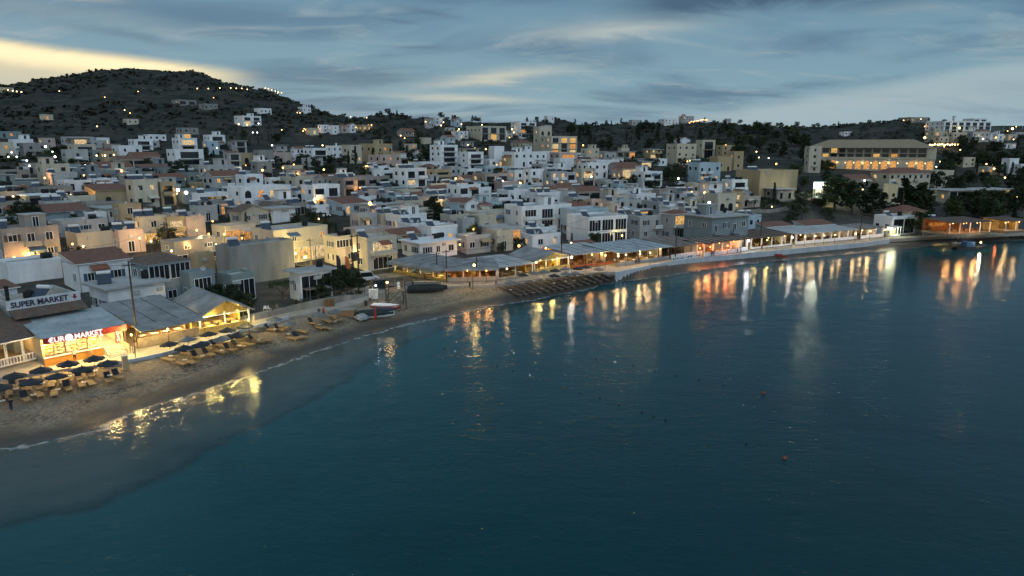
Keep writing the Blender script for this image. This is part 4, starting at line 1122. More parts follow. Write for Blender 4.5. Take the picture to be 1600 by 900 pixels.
def tavern(A, B, depth, h, label, name='taverna', cat='restaurant', roof='canvas_grey', back=None, inner='c', power=120, k='w', nl=2, posts=None, wall=0.7, wallm=None, postm=None, over=0.8, rise=0.6, tables=0, where=None, side=True, which=0, gable=0, post_w=0.09, z=2.1, counter=True, skirt=0.0):
    loc, rz, L = frame_of(A, B, z)
    root = thing(name, label, cat, loc, rz)
    hb = h + rise; x = L / 2
    MB().box(-x, x, 0.0, depth, -0.6, 0.12).build('floor', M_FLOORT, root)
    wm = wallm or M_INT[inner]
    if back is None: MB().box(-x, x, depth - 0.2, depth, 0.12, hb - 0.05 if not gable else h - 0.1).build('back_wall', M_INT[inner], root)
    if side:
        for s in (-1, 1):
            m = MB(); m.box(min(s * x, s * (x - 0.18)), max(s * x, s * (x - 0.18)), depth * 0.35, depth - 0.21, 0.12, h - 0.05); m.build('side_wall', wm, root)
    if wall: MB().box(-x, x, -0.02, 0.18, 0.12, 0.12 + wall).build('low_wall', wm, root)
    n = posts or max(2, int(L / 3.2) + 1)
    pm = MB().box(-post_w, post_w, -post_w, post_w, 0, h - 0.13).mesh('post', postm or M_WHITE)
    for i in range(n): put(pm, 'post', root, (-x + 0.12 + (L - 0.24) * i / (n - 1), 0.32, 0.12))
    if gable:
        m = MB(); o = 0.35; hh = h + gable
        for s in (-1, 1):
            m.quad([(s * (x + o), -over, h - .1), (0, -over, hh), (0, depth + .2, hh), (s * (x + o), depth + .2, h - .1)][::s])
            m.quad([(s * (x + o), -over, h - .28), (0, -over, hh - .18), (0, depth + .2, hh - .18), (s * (x + o), depth + .2, h - .28)][::-s])
            for y in (-over, depth + .2): m.quad([(s * (x + o), y, h - .28), (s * (x + o), y, h - .1), (0, y, hh), (0, y, hh - .18)])
            m.quad([(s * (x + o), -over, h - .28), (s * (x + o), depth + .2, h - .28), (s * (x + o), depth + .2, h - .1), (s * (x + o), -over, h - .1)])
        m.build('roof', CANVAS[roof], root)
        g = MB(); g.prism([(-x, h - .25), (x, h - .25), (0, hh - .35)], 0.6, 0.75); g.build('gable_wall', M_INT[inner], root)
        g = MB(); g.box(-x, x, .2, .42, h - .42, h - .27); g.build('beam', postm or M_WHITE, root)
    else:
        m = MB(); t = 0.1; o = 0.25
        P = [(-over, h - 0.08 - (0.25 if over > 1 else 0)), (0.3, h), (depth + 0.2, hb)]
        for (y0, z0), (y1, z1) in zip(P[:-1], P[1:]):
            m.quad([(-x - o, y0, z0), (x + o, y0, z0), (x + o, y1, z1), (-x - o, y1, z1)]); m.quad([(x + o, y0, z0 - t), (-x - o, y0, z0 - t), (-x - o, y1, z1 - t), (x + o, y1, z1 - t)])
            for s in (-1, 1): m.quad([(s * (x + o), y0, z0 - t), (s * (x + o), y1, z1 - t), (s * (x + o), y1, z1), (s * (x + o), y0, z0)][::s])
        y0, z0 = P[0]; m.quad([(x + o, y0, z0), (-x - o, y0, z0), (-x - o, y0, z0 - t - skirt), (x + o, y0, z0 - t - skirt)])
        m.build('roof', CANVAS[roof], root)
        nr = max(2, int(L / 2.4)); r_ = MB()
        for i in range(nr + 1):
            xx = -x - o + (L + 2 * o) * i / nr
            r_.tube((xx, 0.3, h + 0.02), (xx, depth, hb + 0.01), 0.035, n=4)
        r_.build('rafters', postm or M_METAL, root)
    if counter:
        cw = L * 0.45; cx = rnd.uniform(-.2, .2) * L
        ct = MB().box(cx - cw / 2, cx + cw / 2, depth - 1.6, depth - 0.9, 0.12, 1.2).build('counter', M_INT['b'], root)
        put(MB().box(cx - cw / 2, cx + cw / 2, depth - 0.55, depth - 0.24, 0.6, min(2.3, h - .3)).mesh('shelf', M_GOODS2), 'shelf', root)
    for i in range(nl):
        lx, ly = -x + L * (i + .5) / nl, min(1.4 + (i % 2) * 1.2, depth * 0.5)
        pl = MB(); pl.tube((0, 0, 0.12), (0, 0, 0.55), 0.012, n=4); pl.lathe([(0.03, 0.16), (0.16, 0.02)], 8)
        po = pl.build('pendant_lamp', M_METAL, root, (lx, ly, h - 0.55))
        b = put(globe(k, 0.13), 'bulb', po, (0, 0, -0.06))
        if power: lamp_light('light', b, (0, 0, -0.16), LK[k], power * 3.0, 0.12)
    ca, sa = math.cos(rz), math.sin(rz)
    for i in range(tables):
        u = -x + 0.9 + (L - 1.8) * ((i // 2) + .5) / max(1, (tables + 1) // 2); v = 1.2 + (i % 2) * 2.0
        dining((loc[0] + u * ca - v * sa, loc[1] + u * sa + v * ca, z + 0.12), rz + rnd.uniform(-.1, .1), which, [(-.75, R(90)), (.75, R(-90))],
               'small square table ' + where, 'chair at a small square table ' + where, 'tables ' + where, 'chairs ' + where)
    return root

def text_mesh(s, size, m, depth=0.03, bold=0.0):
    c = bpy.data.curves.new('lettering', 'FONT'); c.body = s; c.size = size; c.extrude = depth; c.offset = bold; c.align_x = 'CENTER'; c.align_y = 'CENTER'
    o = bpy.data.objects.new('lettering', c); COL.objects.link(o)
    me = bpy.data.meshes.new_from_object(o.evaluated_get(bpy.context.evaluated_depsgraph_get()))
    bpy.data.objects.remove(o); me.materials.clear(); me.materials.append(m)
    xs = [v.co.x for v in me.vertices]
    return me, (max(xs) - min(xs)) if xs else 0

# the lit market
def market():
    loc, rz, L = frame_of((72, 573), (160, 555))
    root = thing('beach_market', 'brightly lit beach market with glass front orange plinth and pale sheet roof', 'shop', loc, rz)
    x = L / 2; D = 8.0; h = 3.55; x2 = x + 2.6           # the entrance bay goes on to the right
    MB().box(-x, x2, 0.25, D, -0.6, 0.95).build('floor', M_PAVE, root)
    MB().box(-x - .1, x + .1, -0.05, 0.22, -0.6, 1.0).build('plinth', mat('orange_plaster', (0.52, 0.24, 0.05), 0.8, 0.15, 0.8), root)
    MB().box(-x - .15, x, -0.14, 0.23, 1.0, 1.08).build('sill', M_WHITE, root)
    wm = mat('market_wall', (0.62, 0.5, 0.3), 0.85, 0.08)
    for s in (-x, x2): MB().box(s - 0.12, s + 0.12, 0.3, D - 0.2, 0.95, h).build('side_wall', wm, root)
    MB().box(-x, x2, D - 0.2, D, 0.95, h + .3).build('back_wall', wm, root)
    MB().box(-x + .12, x2 - .12, 0.3, D - .2, h + .02, h + .08).build('ceiling', M_WHITE, root)
    fr = MB()
    for i in range(6): xx = -x + L * i / 5; fr.box(xx - .05, xx + .05, 0.02, 0.14, 1.08, h - 0.62)
    fr.build('window_frame', mat('aluminium', (0.3, 0.28, 0.25), 0.5), root)
    # shelves of goods behind the glass
    for i in range(5):
        xx = -x + L * (i + .5) / 5
        sh = MB()
        for zz in (1.1, 1.5, 1.9, 2.3): sh.box(xx - L / 12, xx + L / 12, 1.0, 1.5, zz, zz + rnd.uniform(.22, .34))
        so = sh.build('goods_rack', M_GOODS, root)
        put(MB().box(xx - L / 12 - .03, xx + L / 12 + .03, 1.5, 1.55, 0.95, 2.8).mesh('rack_back', M_WHITE), 'rack_back', so)
    put(MB().box(-x + .3, x2 - .3, D - 1.2, D - .3, 0.95, 2.7).mesh('wall_shelf', M_GOODS), 'wall_shelf', root)
    # fascia and lettering
    MB().box(-x - .2, x2 + .2, -1.06, -0.92, h - 0.62, h + 0.1).build('fascia', mat('red_fascia', (0.35, 0.04, 0.03), 0.5), root)
    lm = glow('sign_letters_white', (1.0, 0.80, 0.76), 1.25)
    me, w = text_mesh('\u20acUR', 0.86, lm, bold=0.02); sc = (L * 0.28) / max(w, .1)
    put(me, 'lettering', root, (-x + L * 0.19, -1.10, h - 0.26), scale=(sc, 1, 1)).rotation_euler = (R(90), 0, 0)
    me, w = text_mesh('MARKET', 0.86, lm, bold=0.02); sc = (L * 0.50) / max(w, .1)
    put(me, 'lettering', root, (x - L * 0.25, -1.10, h - 0.26), scale=(sc, 1, 1)).rotation_euler = (R(90), 0, 0)
    dk = MB(); dk.tube((0, -1.12, 0), (0, -1.07, 0), 0.44, n=20)
    dk.build('sign_disc', lm, root, (-x + L * 0.405, 0, h - 0.24))
    bl = MB().box(x2 - 1.0, x2 - .3, -0.28, -0.14, 1.3, 3.3).build('blade_sign', mat('red_fascia', (0.35, 0.04, 0.03)), root)
    for i, ch in enumerate('\u20acDSM'):
        me, w = text_mesh(ch, 0.55, lm)
        o = put(me, 'lettering', bl, (x2 - .65, -0.30, 3.02 - i * 0.48)); o.rotation_euler = (R(90), 0, 0)
    # roof of pale sheet, higher at the back
    m = MB(); o = .35
    a = [(-x - o, -.86, h + .12), (x2 + o, -.86, h + .12), (x2 + o, D + .4, h + .95), (-x - o, D + .4, h + .95)]
    m.quad(a); m.quad([(p[0], p[1], p[2] - .12) for p in a[::-1]])
    for i in range(4):
        p, q = a[i], a[(i + 1) % 4]; m.quad([(p[0], p[1], p[2] - .12), (q[0], q[1], q[2] - .12), q, p])
    m.build('roof', CANVAS['sheet_roof_pale'], root)
    st = MB()
    for i in range(7): st.box(x + .25, x2 - .1, -1.9 + i * 0.3, -1.6 + i * .3 if i < 6 else .26, -0.3, 0.08 + i * 0.145)
    st.build('steps', mat('pale_steps', (0.5, 0.46, 0.38), 0.8, 0.08), root)
    MB().box(x2 - .06, x2 + .12, -1.9, .26, -0.3, 1.2).build('stair_wall', wm, root)
    for i in range(6):
        tb = MB().box(-.55, .55, -.1, .1, -.06, 0).mesh('tube_lamp', glow('tube_lamp', (1.0, 0.80, 0.42), 16))
        b = put(tb, 'tube_lamp', root, (-x + (L + 2.4) * (i + .5) / 6, 1.6 + 2.4 * (i % 2), h - .02))
        lamp_light('light', b, (0, 0, -.25), (1.0, 0.70, 0.30), 300, 0.3)
    for i in range(3):
        b = put(globe('w', .1), 'bulb', root, (-x + L * (i * .5), -0.7, h - .7)); lamp_light('light', b, (0, -.1, -.1), (1.0, 0.60, 0.17), 1000, .12)
    return root, loc, rz, L
MK, mloc, mrz, mL = market()
def at_market(u, v, z=0.0):
    ca, sa = math.cos(mrz), math.sin(mrz)
    return (mloc[0] + u * ca - v * sa, mloc[1] + u * sa + v * ca, mloc[2] + z)
# the upper shop behind it with the painted sign on its parapet
def upper_market():
    x = mL / 2 + 0.9
    root = thing('market_upper_floor', 'older market floor with a long painted sign brown awning and dark windows', 'shop', at_market(-0.2, 8.6), mrz + R(3))
    MB().box(-x, x, 0, 9, -1, 6.1).build('wall', WALLS['S'], root)
    MB().box(-x + .2, x - .2, .3, 8.8, 6.02, 6.12).build('roof', mat('dusty_roof', (0.36, 0.32, 0.27), 0.9, .2, .5), root)
    p = MB(); p.box(-x, -x + .2, .2, 9, 6.1, 6.7); p.box(x - .2, x, .2, 9, 6.1, 6.7); p.build('parapet', WALLS['K'], root)
    sg = MB().box(-x - .2, x + .2, -.12, .2, 5.75, 6.95).build('sign_board', mat('sign_board_grey', (0.56, 0.57, 0.60), .7, .12, .7), root)
    me, w = text_mesh('SUPER MARKET', 0.98, mat('sign_paint_dark', (0.035, 0.03, 0.06), .6), bold=0.025)
    put(me, 'lettering', sg, (-x * 0.13, -.16, 6.33), scale=((x * 1.62) / max(w, .1), 1, 1)).rotation_euler = (R(90), 0, 0)
    ar = MB(); ar.prism([(-.13, .32), (.13, .32), (.13, 0), (.32, 0), (0, -.36), (-.32, 0), (-.13, 0)], -.17, -.13)
    put(ar.mesh('arrow', mat('sign_red', (0.22, 0.02, 0.03), .6)), 'arrow', sg, (x * 0.87, 0, 6.36))
    a = MB(); q = [(-x, -.05, 5.72), (x + .3, -.05, 5.72), (x + .3, -1.9, 4.95), (-x, -1.9, 4.95)]
    a.quad(q[::-1]); a.quad([(p[0], p[1], p[2] - .08) for p in q])
    for i in range(4):
        c, d = q[i], q[(i + 1) % 4]; a.quad([(c[0], c[1], c[2] - .08), (d[0], d[1], d[2] - .08), d, c])
    a.build('awning', tile_mat('brown_tiles', (0.17, 0.115, 0.085)), root)
    for i in range(4): add_window(root, -x + .9 + i * 1.35, 0, 3.55, 0, 1.2, 1.15, False, True)
    add_window(root, x * .45, 0, 3.05, 0, x * .9, 1.9, False, True)
    add_solar(root, .2, 2.2, 6.12, R(-60))
    put(TANKB, 'water_tank', root, (-.6, 3.6, 6.12))
    put(MB().tube((0, 0, 0), (0, 0, 2.4), .22, n=8).lathe([(.3, 2.4), (.3, 2.6)], 8).mesh('flue', M_BLACK), 'flue', root, (-x + .4, 1.2, 6.12))
upper_market()
# restaurant under the brown tiled roof, cut by the left edge of the picture
def tiled_restaurant():
    loc, rz, L = frame_of((-75, 596), (70, 561))
    root = thing('tiled_restaurant', 'restaurant under a broad brown tiled roof with a white balustrade at the left edge', 'restaurant', loc, rz)
    x = L / 2; h = 3.4; D = 8.5
    MB().box(-x, x, 0, D, -.6, .25).build('floor', M_FLOORT, root)
    MB().box(-x, x, D - .2, D, .25, 5.2).build('back_wall', M_INT['c'], root)
    MB().box(x - .2, x, 3, D - .2, .25, 3.9).build('side_wall', M_INT['c'], root)
    m = MB(); a = [(-x - .5, -1.1, h), (x + .3, -1.1, h), (x + .3, D + .5, h + 2.5), (-x - .5, D + .5, h + 2.5)]
    m.quad(a); m.quad([(p[0], p[1], p[2] - .2) for p in a[::-1]])
    for i in range(4):
        p, q = a[i], a[(i + 1) % 4]; m.quad([(p[0], p[1], p[2] - .2), (q[0], q[1], q[2] - .2), q, p])
    m.build('roof', M_TILEB, root)
    MB().tube((-x - .5, -1.18, h - .08), (x + .3, -1.18, h - .08), .09, n=6).build('gutter', M_WHITE, root)
    b = MB(); b.box(-x, x, -.02, .18, 1.05, 1.2); b.box(-x, x, -.02, .18, .25, .4)
    for i in range(int(L / .34)): b.tube((-x + .2 + i * .34, .08, .4), (-x + .2 + i * .34, .08, 1.05), .07, n=6)
    b.build('balustrade', WALLS['W'], root)
    for i in range(6): MB().box(-.12, .12, -.12, .12, 0, h - .3).build('post', M_WHITE, root, (-x + .3 + (L - .6) * i / 5, .3, .25))
    for i in range(5):
        o = put(globe('w', .12), 'bulb', root, (-x + L * (i + .5) / 5, 2.4, h + .15)); lamp_light('light', o, (0, 0, -.2), WARM, 130, .12)
    ca, sa = math.cos(rz), math.sin(rz)
    for i in range(8):
        u, v = -x + 9 + 1.9 * (i // 2) * 1.15, 1.3 + 2 * (i % 2)
        if u > x - .8: continue
        dining((loc[0] + u * ca - v * sa, loc[1] + u * sa + v * ca, loc[2] + .25), rz, 1, [(-.75, R(90)), (.75, R(-90))], 'wooden table behind the white balustrade under the tiled roof', 'wooden chair behind the white balustrade under the tiled roof', 'tables behind the balustrade', 'chairs behind the balustrade')
tiled_restaurant()

tavern((217, 545), (313, 525), 13, 3.0, 'beach tavern under large pale sheet roofs with a drop awning and stone front', roof='sheet_roof_grey', inner='c', power=200, nl=4, wall=1.2, wallm=mat('tavern_stone', (0.33, 0.26, 0.19), 0.9, 0.2, 1.2), over=1.9, rise=1.0, tables=8, where='inside the pale roofed beach tavern', which=0, postm=M_DARKWOOD)
tavern((314, 524), (393, 510), 12, 2.8, 'glowing tavern bar with a lit gable over the beach path', name='beach_bar', roof='sheet_roof_grey', inner='y', power=330, k='y', nl=4, wall=0.9, gable=1.9, tables=6, where='under the glowing gable', which=1)
tavern((615, 426), (697, 441), 9, 2.8, 'taverna under long grey canvas roofs lit green yellow inside', roof='canvas_grey', inner='y', power=100, k='y', nl=5, wall=0.5, over=1.6, rise=0.25, tables=8, where='in the green yellow lit taverna', side=False, skirt=0.4)
tavern((697, 441), (777, 439), 9.5, 2.8, 'taverna terrace under a low grey canvas beside the bright lamp', roof='canvas_grey', inner='r', power=60, k='o', nl=4, wall=0.8, over=1.4, rise=0.25, tables=10, where='on the terrace under the low grey canvas', side=False, which=1, wallm=mat('pale_terrace_wall', (0.42, 0.36, 0.29)))
tavern((779, 438), (834, 430), 11, 2.7, 'unlit terrace under pale canvas sheets between the taverna and the glowing gable', roof='canvas_white', inner='c', power=0, nl=0, wall=0.4, over=0.6, rise=0.3, tables=4, where='under the unlit pale canvas', counter=False, side=False)
tavern((836, 429), (890, 421), 9, 3.0, 'small glowing taverna with a pale gable above the dark loungers', roof='canvas_grey', inner='y', power=160, k='y', nl=4, wall=1.0, gable=1.5, tables=4, where='under the small pale gable', which=1, wallm=M_INT['y'])
tavern((893, 420), (960, 412), 11, 3.2, 'red brown taverna hung with many lamps under a striped pergola', roof='canvas_white', inner='r', power=55, k='o', nl=6, wall=0.4, over=0.8, rise=0.4, tables=8, where='in the red brown taverna', which=1, postm=M_DARKWOOD)
tavern((964, 417), (1046, 405), 11, 3.2, 'restaurant under a wide pale flat roof lit orange on the right', roof='sheet_roof_pale', inner='b', power=110, k='w', nl=5, wall=0.7, over=0.9, rise=0.5, tables=8, where='under the wide pale flat roof', which=0, postm=M_METAL, wallm=mat('grey_low_wall', (0.27, 0.3, 0.32)))
tavern((1049, 405), (1097, 398), 9, 3.0, 'dark closed bar under a taupe canvas roof with a white banner', name='closed_bar', cat='bar', roof='canvas_taupe', inner='d', power=0, nl=0, wall=0.9, over=0.8, rise=0.8, counter=False, postm=M_METAL, wallm=WALLS['W'])
tavern((1101, 402), (1169, 392), 6.5, 3.3, 'taverna glowing deep orange under the blue grey guest house', roof='roof_brown', inner='b', power=75, k='o', nl=6, wall=0.9, over=0.5, rise=0.35, tables=8, where='in the deep orange taverna', wallm=WALLS['W'], postm=WALLS['W'], post_w=0.14)
tavern((1174, 390), (1238, 383), 9, 3.0, 'dim yellow taverna with white posts beside the dark bush', roof='roof_brown', inner='b', power=60, k='y', nl=5, wall=0.4, over=0.5, rise=0.3, tables=6, where='in the dim yellow taverna', which=1, wallm=WALLS['W'], post_w=0.14)
tavern((1244, 383), (1338, 374), 10, 3.0, 'open white pergola taverna with square white piers near the sea wall', roof='canvas_white', inner='b', power=45, k='w', nl=4, wall=0.8, over=0.3, rise=0.5, tables=8, where='in the white pergola taverna', which=1, wallm=WALLS['W'], postm=WALLS['W'], post_w=0.2)
tavern((1345, 374), (1380, 370), 8, 2.9, 'pink fenced terrace with white posts left of the glass shop', name='terrace', cat='terrace', roof='canvas_taupe', inner='c', power=50, k='w', nl=2, wall=0.9, over=0.2, rise=0.3, wallm=WALLS['W'], postm=WALLS['W'], post_w=0.2, counter=False)
tavern((1484, 366), (1548, 363), 9, 3.2, 'far taverna glowing red and gold above the dark teal wall', roof='roof_brown', inner='b', power=120, k='o', nl=6, wall=0.0, side=False, over=0.6, rise=0.4, tables=6, where='in the red and gold taverna', which=1, z=4.3)
tavern((1572, 362), (1604, 360), 7, 3.0, 'small lit terrace bar at the right edge above the teal wall', name='terrace_bar', cat='bar', roof='roof_brown', inner='y', power=70, k='w', nl=3, wall=0.0, over=0.4, rise=0.4, z=4.3)
# banner on the closed bar
loc, rz, L = frame_of((1050, 409), (1095, 402))
bn = tag(MB().box(-L / 2, L / 2, -.04, .04, .1, 1.05).build('banner', M_WHITE, None, loc), 'long white banner with dark lettering on the promenade before the closed bar', 'banner'); bn.rotation_euler = (0, 0, rz)
lt = MB()
for i in range(17):
    if i in (7, 12): continue
    xx = -L / 2 + .5 + (L - 1) * i / 16; w = rnd.uniform(.14, .24)
    lt.box(xx - w, xx - w + .08, -.06, -.045, .35, .82); lt.box(xx + w - .08, xx + w, -.06, -.045, .35, .82 - rnd.choice((0, .2))); lt.box(xx - w + .08, xx + w - .08, -.06, -.045, rnd.choice((.35, .55, .74)), rnd.choice((.43, .63, .82)))
lt.f = [f for f in lt.f]; lt.build('lettering', M_BLACK, bn)

# pieces of the town that need their own rows because they stand on the promenade
TOWN2 = '''
-30 30 452 520|W p n a24|house|white sloping roof parapet at the left edge above the tiled restaurant
152 258 447 500|W o w n1 r0.8 t1|house|white bungalow with a balustrade a blue tank and one glowing doorway
110 204 408 456|W p w n1|house|white house with a long dark red roof above the market sign
216 300 410 482|S h v n2 br r0.9|house|blue grey house with a glazed top storey under a brown hipped roof
288 338 429 480|S f b n1|house|blue grey wing with a lit window and rounded balcony
300 336 400 430|O f n n1|house|low ochre wall behind the blue grey wing
455 520 425 470|W o d n1 r0.6 lowp|house|open shelter under a broad white slab behind the pines
1366 1424 340 368|W f g n1 r0.7|house|white curved roof house behind the glass shop on the promenade
1446 1480 346 366|T f d n1 L15|house|dark teal house with red chairs left of the red and gold taverna
1240 1300 352 372|W p n n1 r0.4|shed|wide pale sheet roof behind the white pergola taverna
1180 1236 354 376|K p n n1 r0.4|shed|grey sheet roof behind the dim yellow taverna
1380 1440 330 352|O h n n1|house|sandy hipped roof half hidden by black trees on the right shore
890 936 384 404|K p n n1 r0.6|shed|white ribbed roof behind the red brown taverna
'''
for row in TOWN2.strip().split('\n'):
    pos, spec, cat, label = row.split('|')
    a_, b_, c_, d_ = (float(v) for v in pos.split())
    building(a_, b_, c_, d_, spec, label, cat.replace(' ', '_'), cat)

# the large hotel with the arcade of lamps
def grand_hotel():
    c, rz, W, D, zb, H, rc, a = place_box(1262, 1448, 230.5, 267, 0.3, -4)
    root = thing('grand_hotel', 'large hotel with a sandy hipped roof two balcony storeys and glowing arches', 'hotel', (c[0], c[1], zb), rz)
    PLACED.append((c, rz, W, D, 'grand hotel', zb, H))
    wall = WALLS['C']; fh = H * .255; g = H * .49
    MB().box(-W / 2, W / 2, -D / 2, D / 2, -3, g).build('wall', wall, root)
    MB().box(-W / 2, W / 2, -D / 2 + 1.6, D / 2, g, H).build('upper_wall', WALLS['D'], root)
    roof_shape('h', W * .96, D, H, 0.8).build('roof', [M_TILEO, wall, wall], root)
    MB().box(-W / 2 - .3, W / 2 + .3, -D / 2 - .3, -D / 2 + 1.58, g - .1, g + .9).build('parapet', wall, root)
    MB().box(-W / 2, W / 2, -D / 2, -D / 2 + 1.58, g + fh - .1, g + fh + .12).build('balcony', wall, root)
    n = 15; ww = W / n
    amber = lit_window('arch_amber', (1.0, 0.46, 0.12), 1.5)
    for i in range(n):
        u = -W / 2 + ww * (i + .5)
        if i not in (4, 11): add_window(root, u, -D / 2, .25, 0, ww * .66, g - 1.3, False, False, arch=True).data = win_mesh(ww * .66, g - 1.3, amber, 0, True)[0]
        if i % 1 == 0 and i < n - 1:
            b = put(globe('w', .2), 'wall_lamp', root, (u + ww / 2, -D / 2 - .3, g * .62))
            if i % 3 == 0: lamp_light('light', b, (0, -.4, 0), WARM, 60, .2)
        for k in range(2):
            lit = (i, k) in ((1, 1), (3, 1), (2, 0), (8, 0), (10, 0))
            add_window(root, u, -D / 2 + 1.6, g + fh * k + .2, 0, ww * .7, fh - .6, lit, False, name='balcony_door')
            MB().box(-.08, .08, -.1, .1, 0, fh - .12).build('pier', wall, root, (u + ww / 2, -D / 2 + .3, g + fh * k + .12)) if i < n - 1 else None
            rl = MB(); rl.box(-ww * .45, ww * .45, -.02, .02, .85, .92); rl.box(-ww * .45, ww * .45, -.02, .02, .4, .45)
            if k: rl.build('railing', M_METAL, root, (u, -D / 2 + .1, g + fh * k + .12))
    for u in (-W * .47, W * .47): MB().box(u - 2.2, u + 2.2, -D / 2 - .1, -D / 2 + 1.7, g + .9, H - .2).build('bay', wall, root)
grand_hotel()

# ------------------------------------------------------------------ the small houses that fill the town between the named ones
HAND = [(c, l) for (c, rz, W, D, l, zb, H) in PLACED]
def short(l):
    for w in (' with ', ' under ', ' in ', ' on ', ' beside ', ' behind ', ' left of ', ' right of ', ' below ', ' above ', ' at ', ' among ', ' before ', ' over ', ' between ', ' standing ', ' rising ', ' set ', ' lit ', ' washed ', ' tucked ', ' near ', ' of ', ' near ', ' just ', ' that ', ' joined ', ' half ', ' crowned ', ' crowded ', ' glowing ', ' carrying ', ' alone ', ' flooded ', ' peeping ', ' against '):
        i = l.find(w)
        if i > 12: l = l[:i]
    return ' '.join(l.split()[:6])
SHORT = {}
for c, l in HAND: SHORT.setdefault(short(l), []).append(c)
ANCHOR = [(cs[0], s) for s, cs in SHORT.items() if len(cs) == 1]
def screen(c):
    z = gz(*c); p = Vector((c[0], c[1], z)) - CAMP; dp = p.dot(FWD); up = Vector((0, math.sin(PITCH), math.cos(PITCH)))
    return 800 + F * p.x / dp, 450 - F * p.dot(up) / dp
SA = [(screen(c), c, s) for c, s in ANCHOR]
USED = set()
def relate(c, what):
    x, y = screen(c); r = math.hypot(*c)
    for (ax, ay), ac, s in sorted(SA, key=lambda q: (q[0][0] - x) ** 2 + 4 * (q[0][1] - y) ** 2)[:9]:
        dx, ar = ax - x, math.hypot(*ac)
        rel = ('just behind the ' if ar < r else 'just in front of the ') if abs(dx) < 14 else ('close left of the ' if dx > 0 else 'close right of the ')
        for w in what:
            l = w + ' ' + rel + s
            if l not in USED and len(l.split()) <= 16: USED.add(l); return l
    return None
def free_spot(c, W, D, rz, pad=.35):
    for (cc, r2, W2, D2, *_q) in PLACED:
        if abs(cc[0] - c[0]) > 30 or abs(cc[1] - c[1]) > 30: continue
        for (a, ra, Wa, Da, b, rb, Wb, Db) in ((c, rz, W, D, cc, r2, W2, D2), (cc, r2, W2, D2, c, rz, W, D)):
            for u in (-.5, -.17, .17, .5):
                for v in (-.5, 0, .5):
                    px_ = b[0] + u * Wb * math.cos(rb) - v * Db * math.sin(rb) - a[0]; py_ = b[1] + u * Wb * math.sin(rb) + v * Db * math.cos(rb) - a[1]
                    if abs(px_ * math.cos(ra) + py_ * math.sin(ra)) < Wa / 2 + pad and abs(-px_ * math.sin(ra) + py_ * math.cos(ra)) < Da / 2 + pad: return False
    return True
CN = dict(T='grey green', G='concrete grey', W='white', C='cream', K='light grey', P='pinkish', B='pale blue', O='ochre', D='taupe', S='blue grey')
def fillers(x0, x1, y0, y1, n, cols, hmax, wmin=5.0, wmax=9.5, L=17):
    k = t = 0
    while k < n and t < n * 40:
        t += 1
        q = hit(rnd.uniform(x0, x1), rnd.uniform(y0, y1))
        p_ = float(sdist(PROM, q.x, q.y))
        if p_ < 30: continue
        rz = smooth_tangent(q.x, q.y) + rnd.uniform(-.08, .08)
        W = rnd.uniform(wmin, wmax); D = W * rnd.uniform(.5, .8)
        if any(abs(q.x - lx) < 5 and abs(q.y - ly) < 5 for lx, ly in LANES): continue
        if not free_spot((q.x, q.y), W, D, rz): continue
        col = rnd.choice(cols); r = math.hypot(q.x, q.y); dp = depth_of(q)
        fl = 2 if rnd.random() < hmax else 1
        h = 3.1 * fl + rnd.uniform(-.2, .5)
        az = math.atan2(q.x, q.y); a = rz + az
        half = .5 * (W * abs(math.sin(a)) + D * abs(math.cos(a)))
        fac = rnd.choice(('w', 'w', 'b', 'w', 'd')) if fl > 1 else rnd.choice(('w', 'w', 'w', 'd', 'n'))
        roof = rnd.choice('ffffffffoofg' if x0 > 330 else 'fffffffoofgp')
        rn = {'f': 'flat roofed', 'o': 'slab roofed', 'g': 'tile gabled', 'p': 'lean to roofed'}[roof]
        sz = 'two storey' if fl > 1 else ('small' if W < 6.5 else 'low')
        lab = relate((q.x, q.y), [f'{sz} {CN[col]} {rn} house', f'{sz} {CN[col]} house with a {rn} top'])
        if not lab: continue
        build_at((q.x, q.y), rz, W, D, h, f'{col} {roof} {fac} L{L}' + (' p' if rnd.random() < .12 and roof == 'f' else ''), lab)
        k += 1
def build_at(c, rz, W, D, h, spec, label):
    global place_box
    keep = place_box
    zb = gz(*c); r = math.hypot(*c)
    place_box = lambda *a, **k: (c, rz, W, D, zb, h, r, rz + math.atan2(c[0], c[1]))
    building(0, 0, 0, 0, spec, label, *(('house', 'house') if ' two storey' in ' ' + label else ('bungalow', 'bungalow')))
    place_box = keep
LANES = [tuple(p) for L_ in (pxline([(520, 432), (470, 412), (380, 395), (290, 388), (200, 402), (100, 404), (20, 410)]), pxline([(560, 437), (640, 427), (700, 428)]), pxline([(1030, 302), (1046, 292), (1058, 283), (1064, 276)]), pxline([(1128, 344), (1180, 330), (1228, 312), (1262, 300), (1300, 296)])) for p in resample(L_, 3.0)]
WH = ['W', 'W', 'W', 'W', 'C', 'K', 'K', 'P', 'B', 'C']
WC = ['C', 'K', 'W', 'T', 'D', 'S', 'G', 'K']
fillers(560, 1010, 292, 392, 42, WH, .1, 6.5, 14)
fillers(600, 1000, 245, 295, 28, WH, .2, 7, 15)
fillers(0, 345, 270, 342, 34, WC, .08, 6, 13)
fillers(330, 620, 288, 345, 20, WC + WH, .12, 6, 13)
fillers(330, 620, 250, 292, 10, WC + WH, .3)
fillers(1000, 1180, 300, 372, 16, WH, .2)
fillers(0, 330, 214, 262, 16, WH + WC, .25, 6, 12)
fillers(640, 860, 196, 245, 18, WH + WC, .4, L=15)
fillers(880, 1040, 240, 262, 8, WH, .2, L=30)
fillers(1440, 1600, 208, 232, 12, ['W', 'C', 'K'], .4, L=25)
fillers(330, 480, 222, 250, 6, WH, .3)

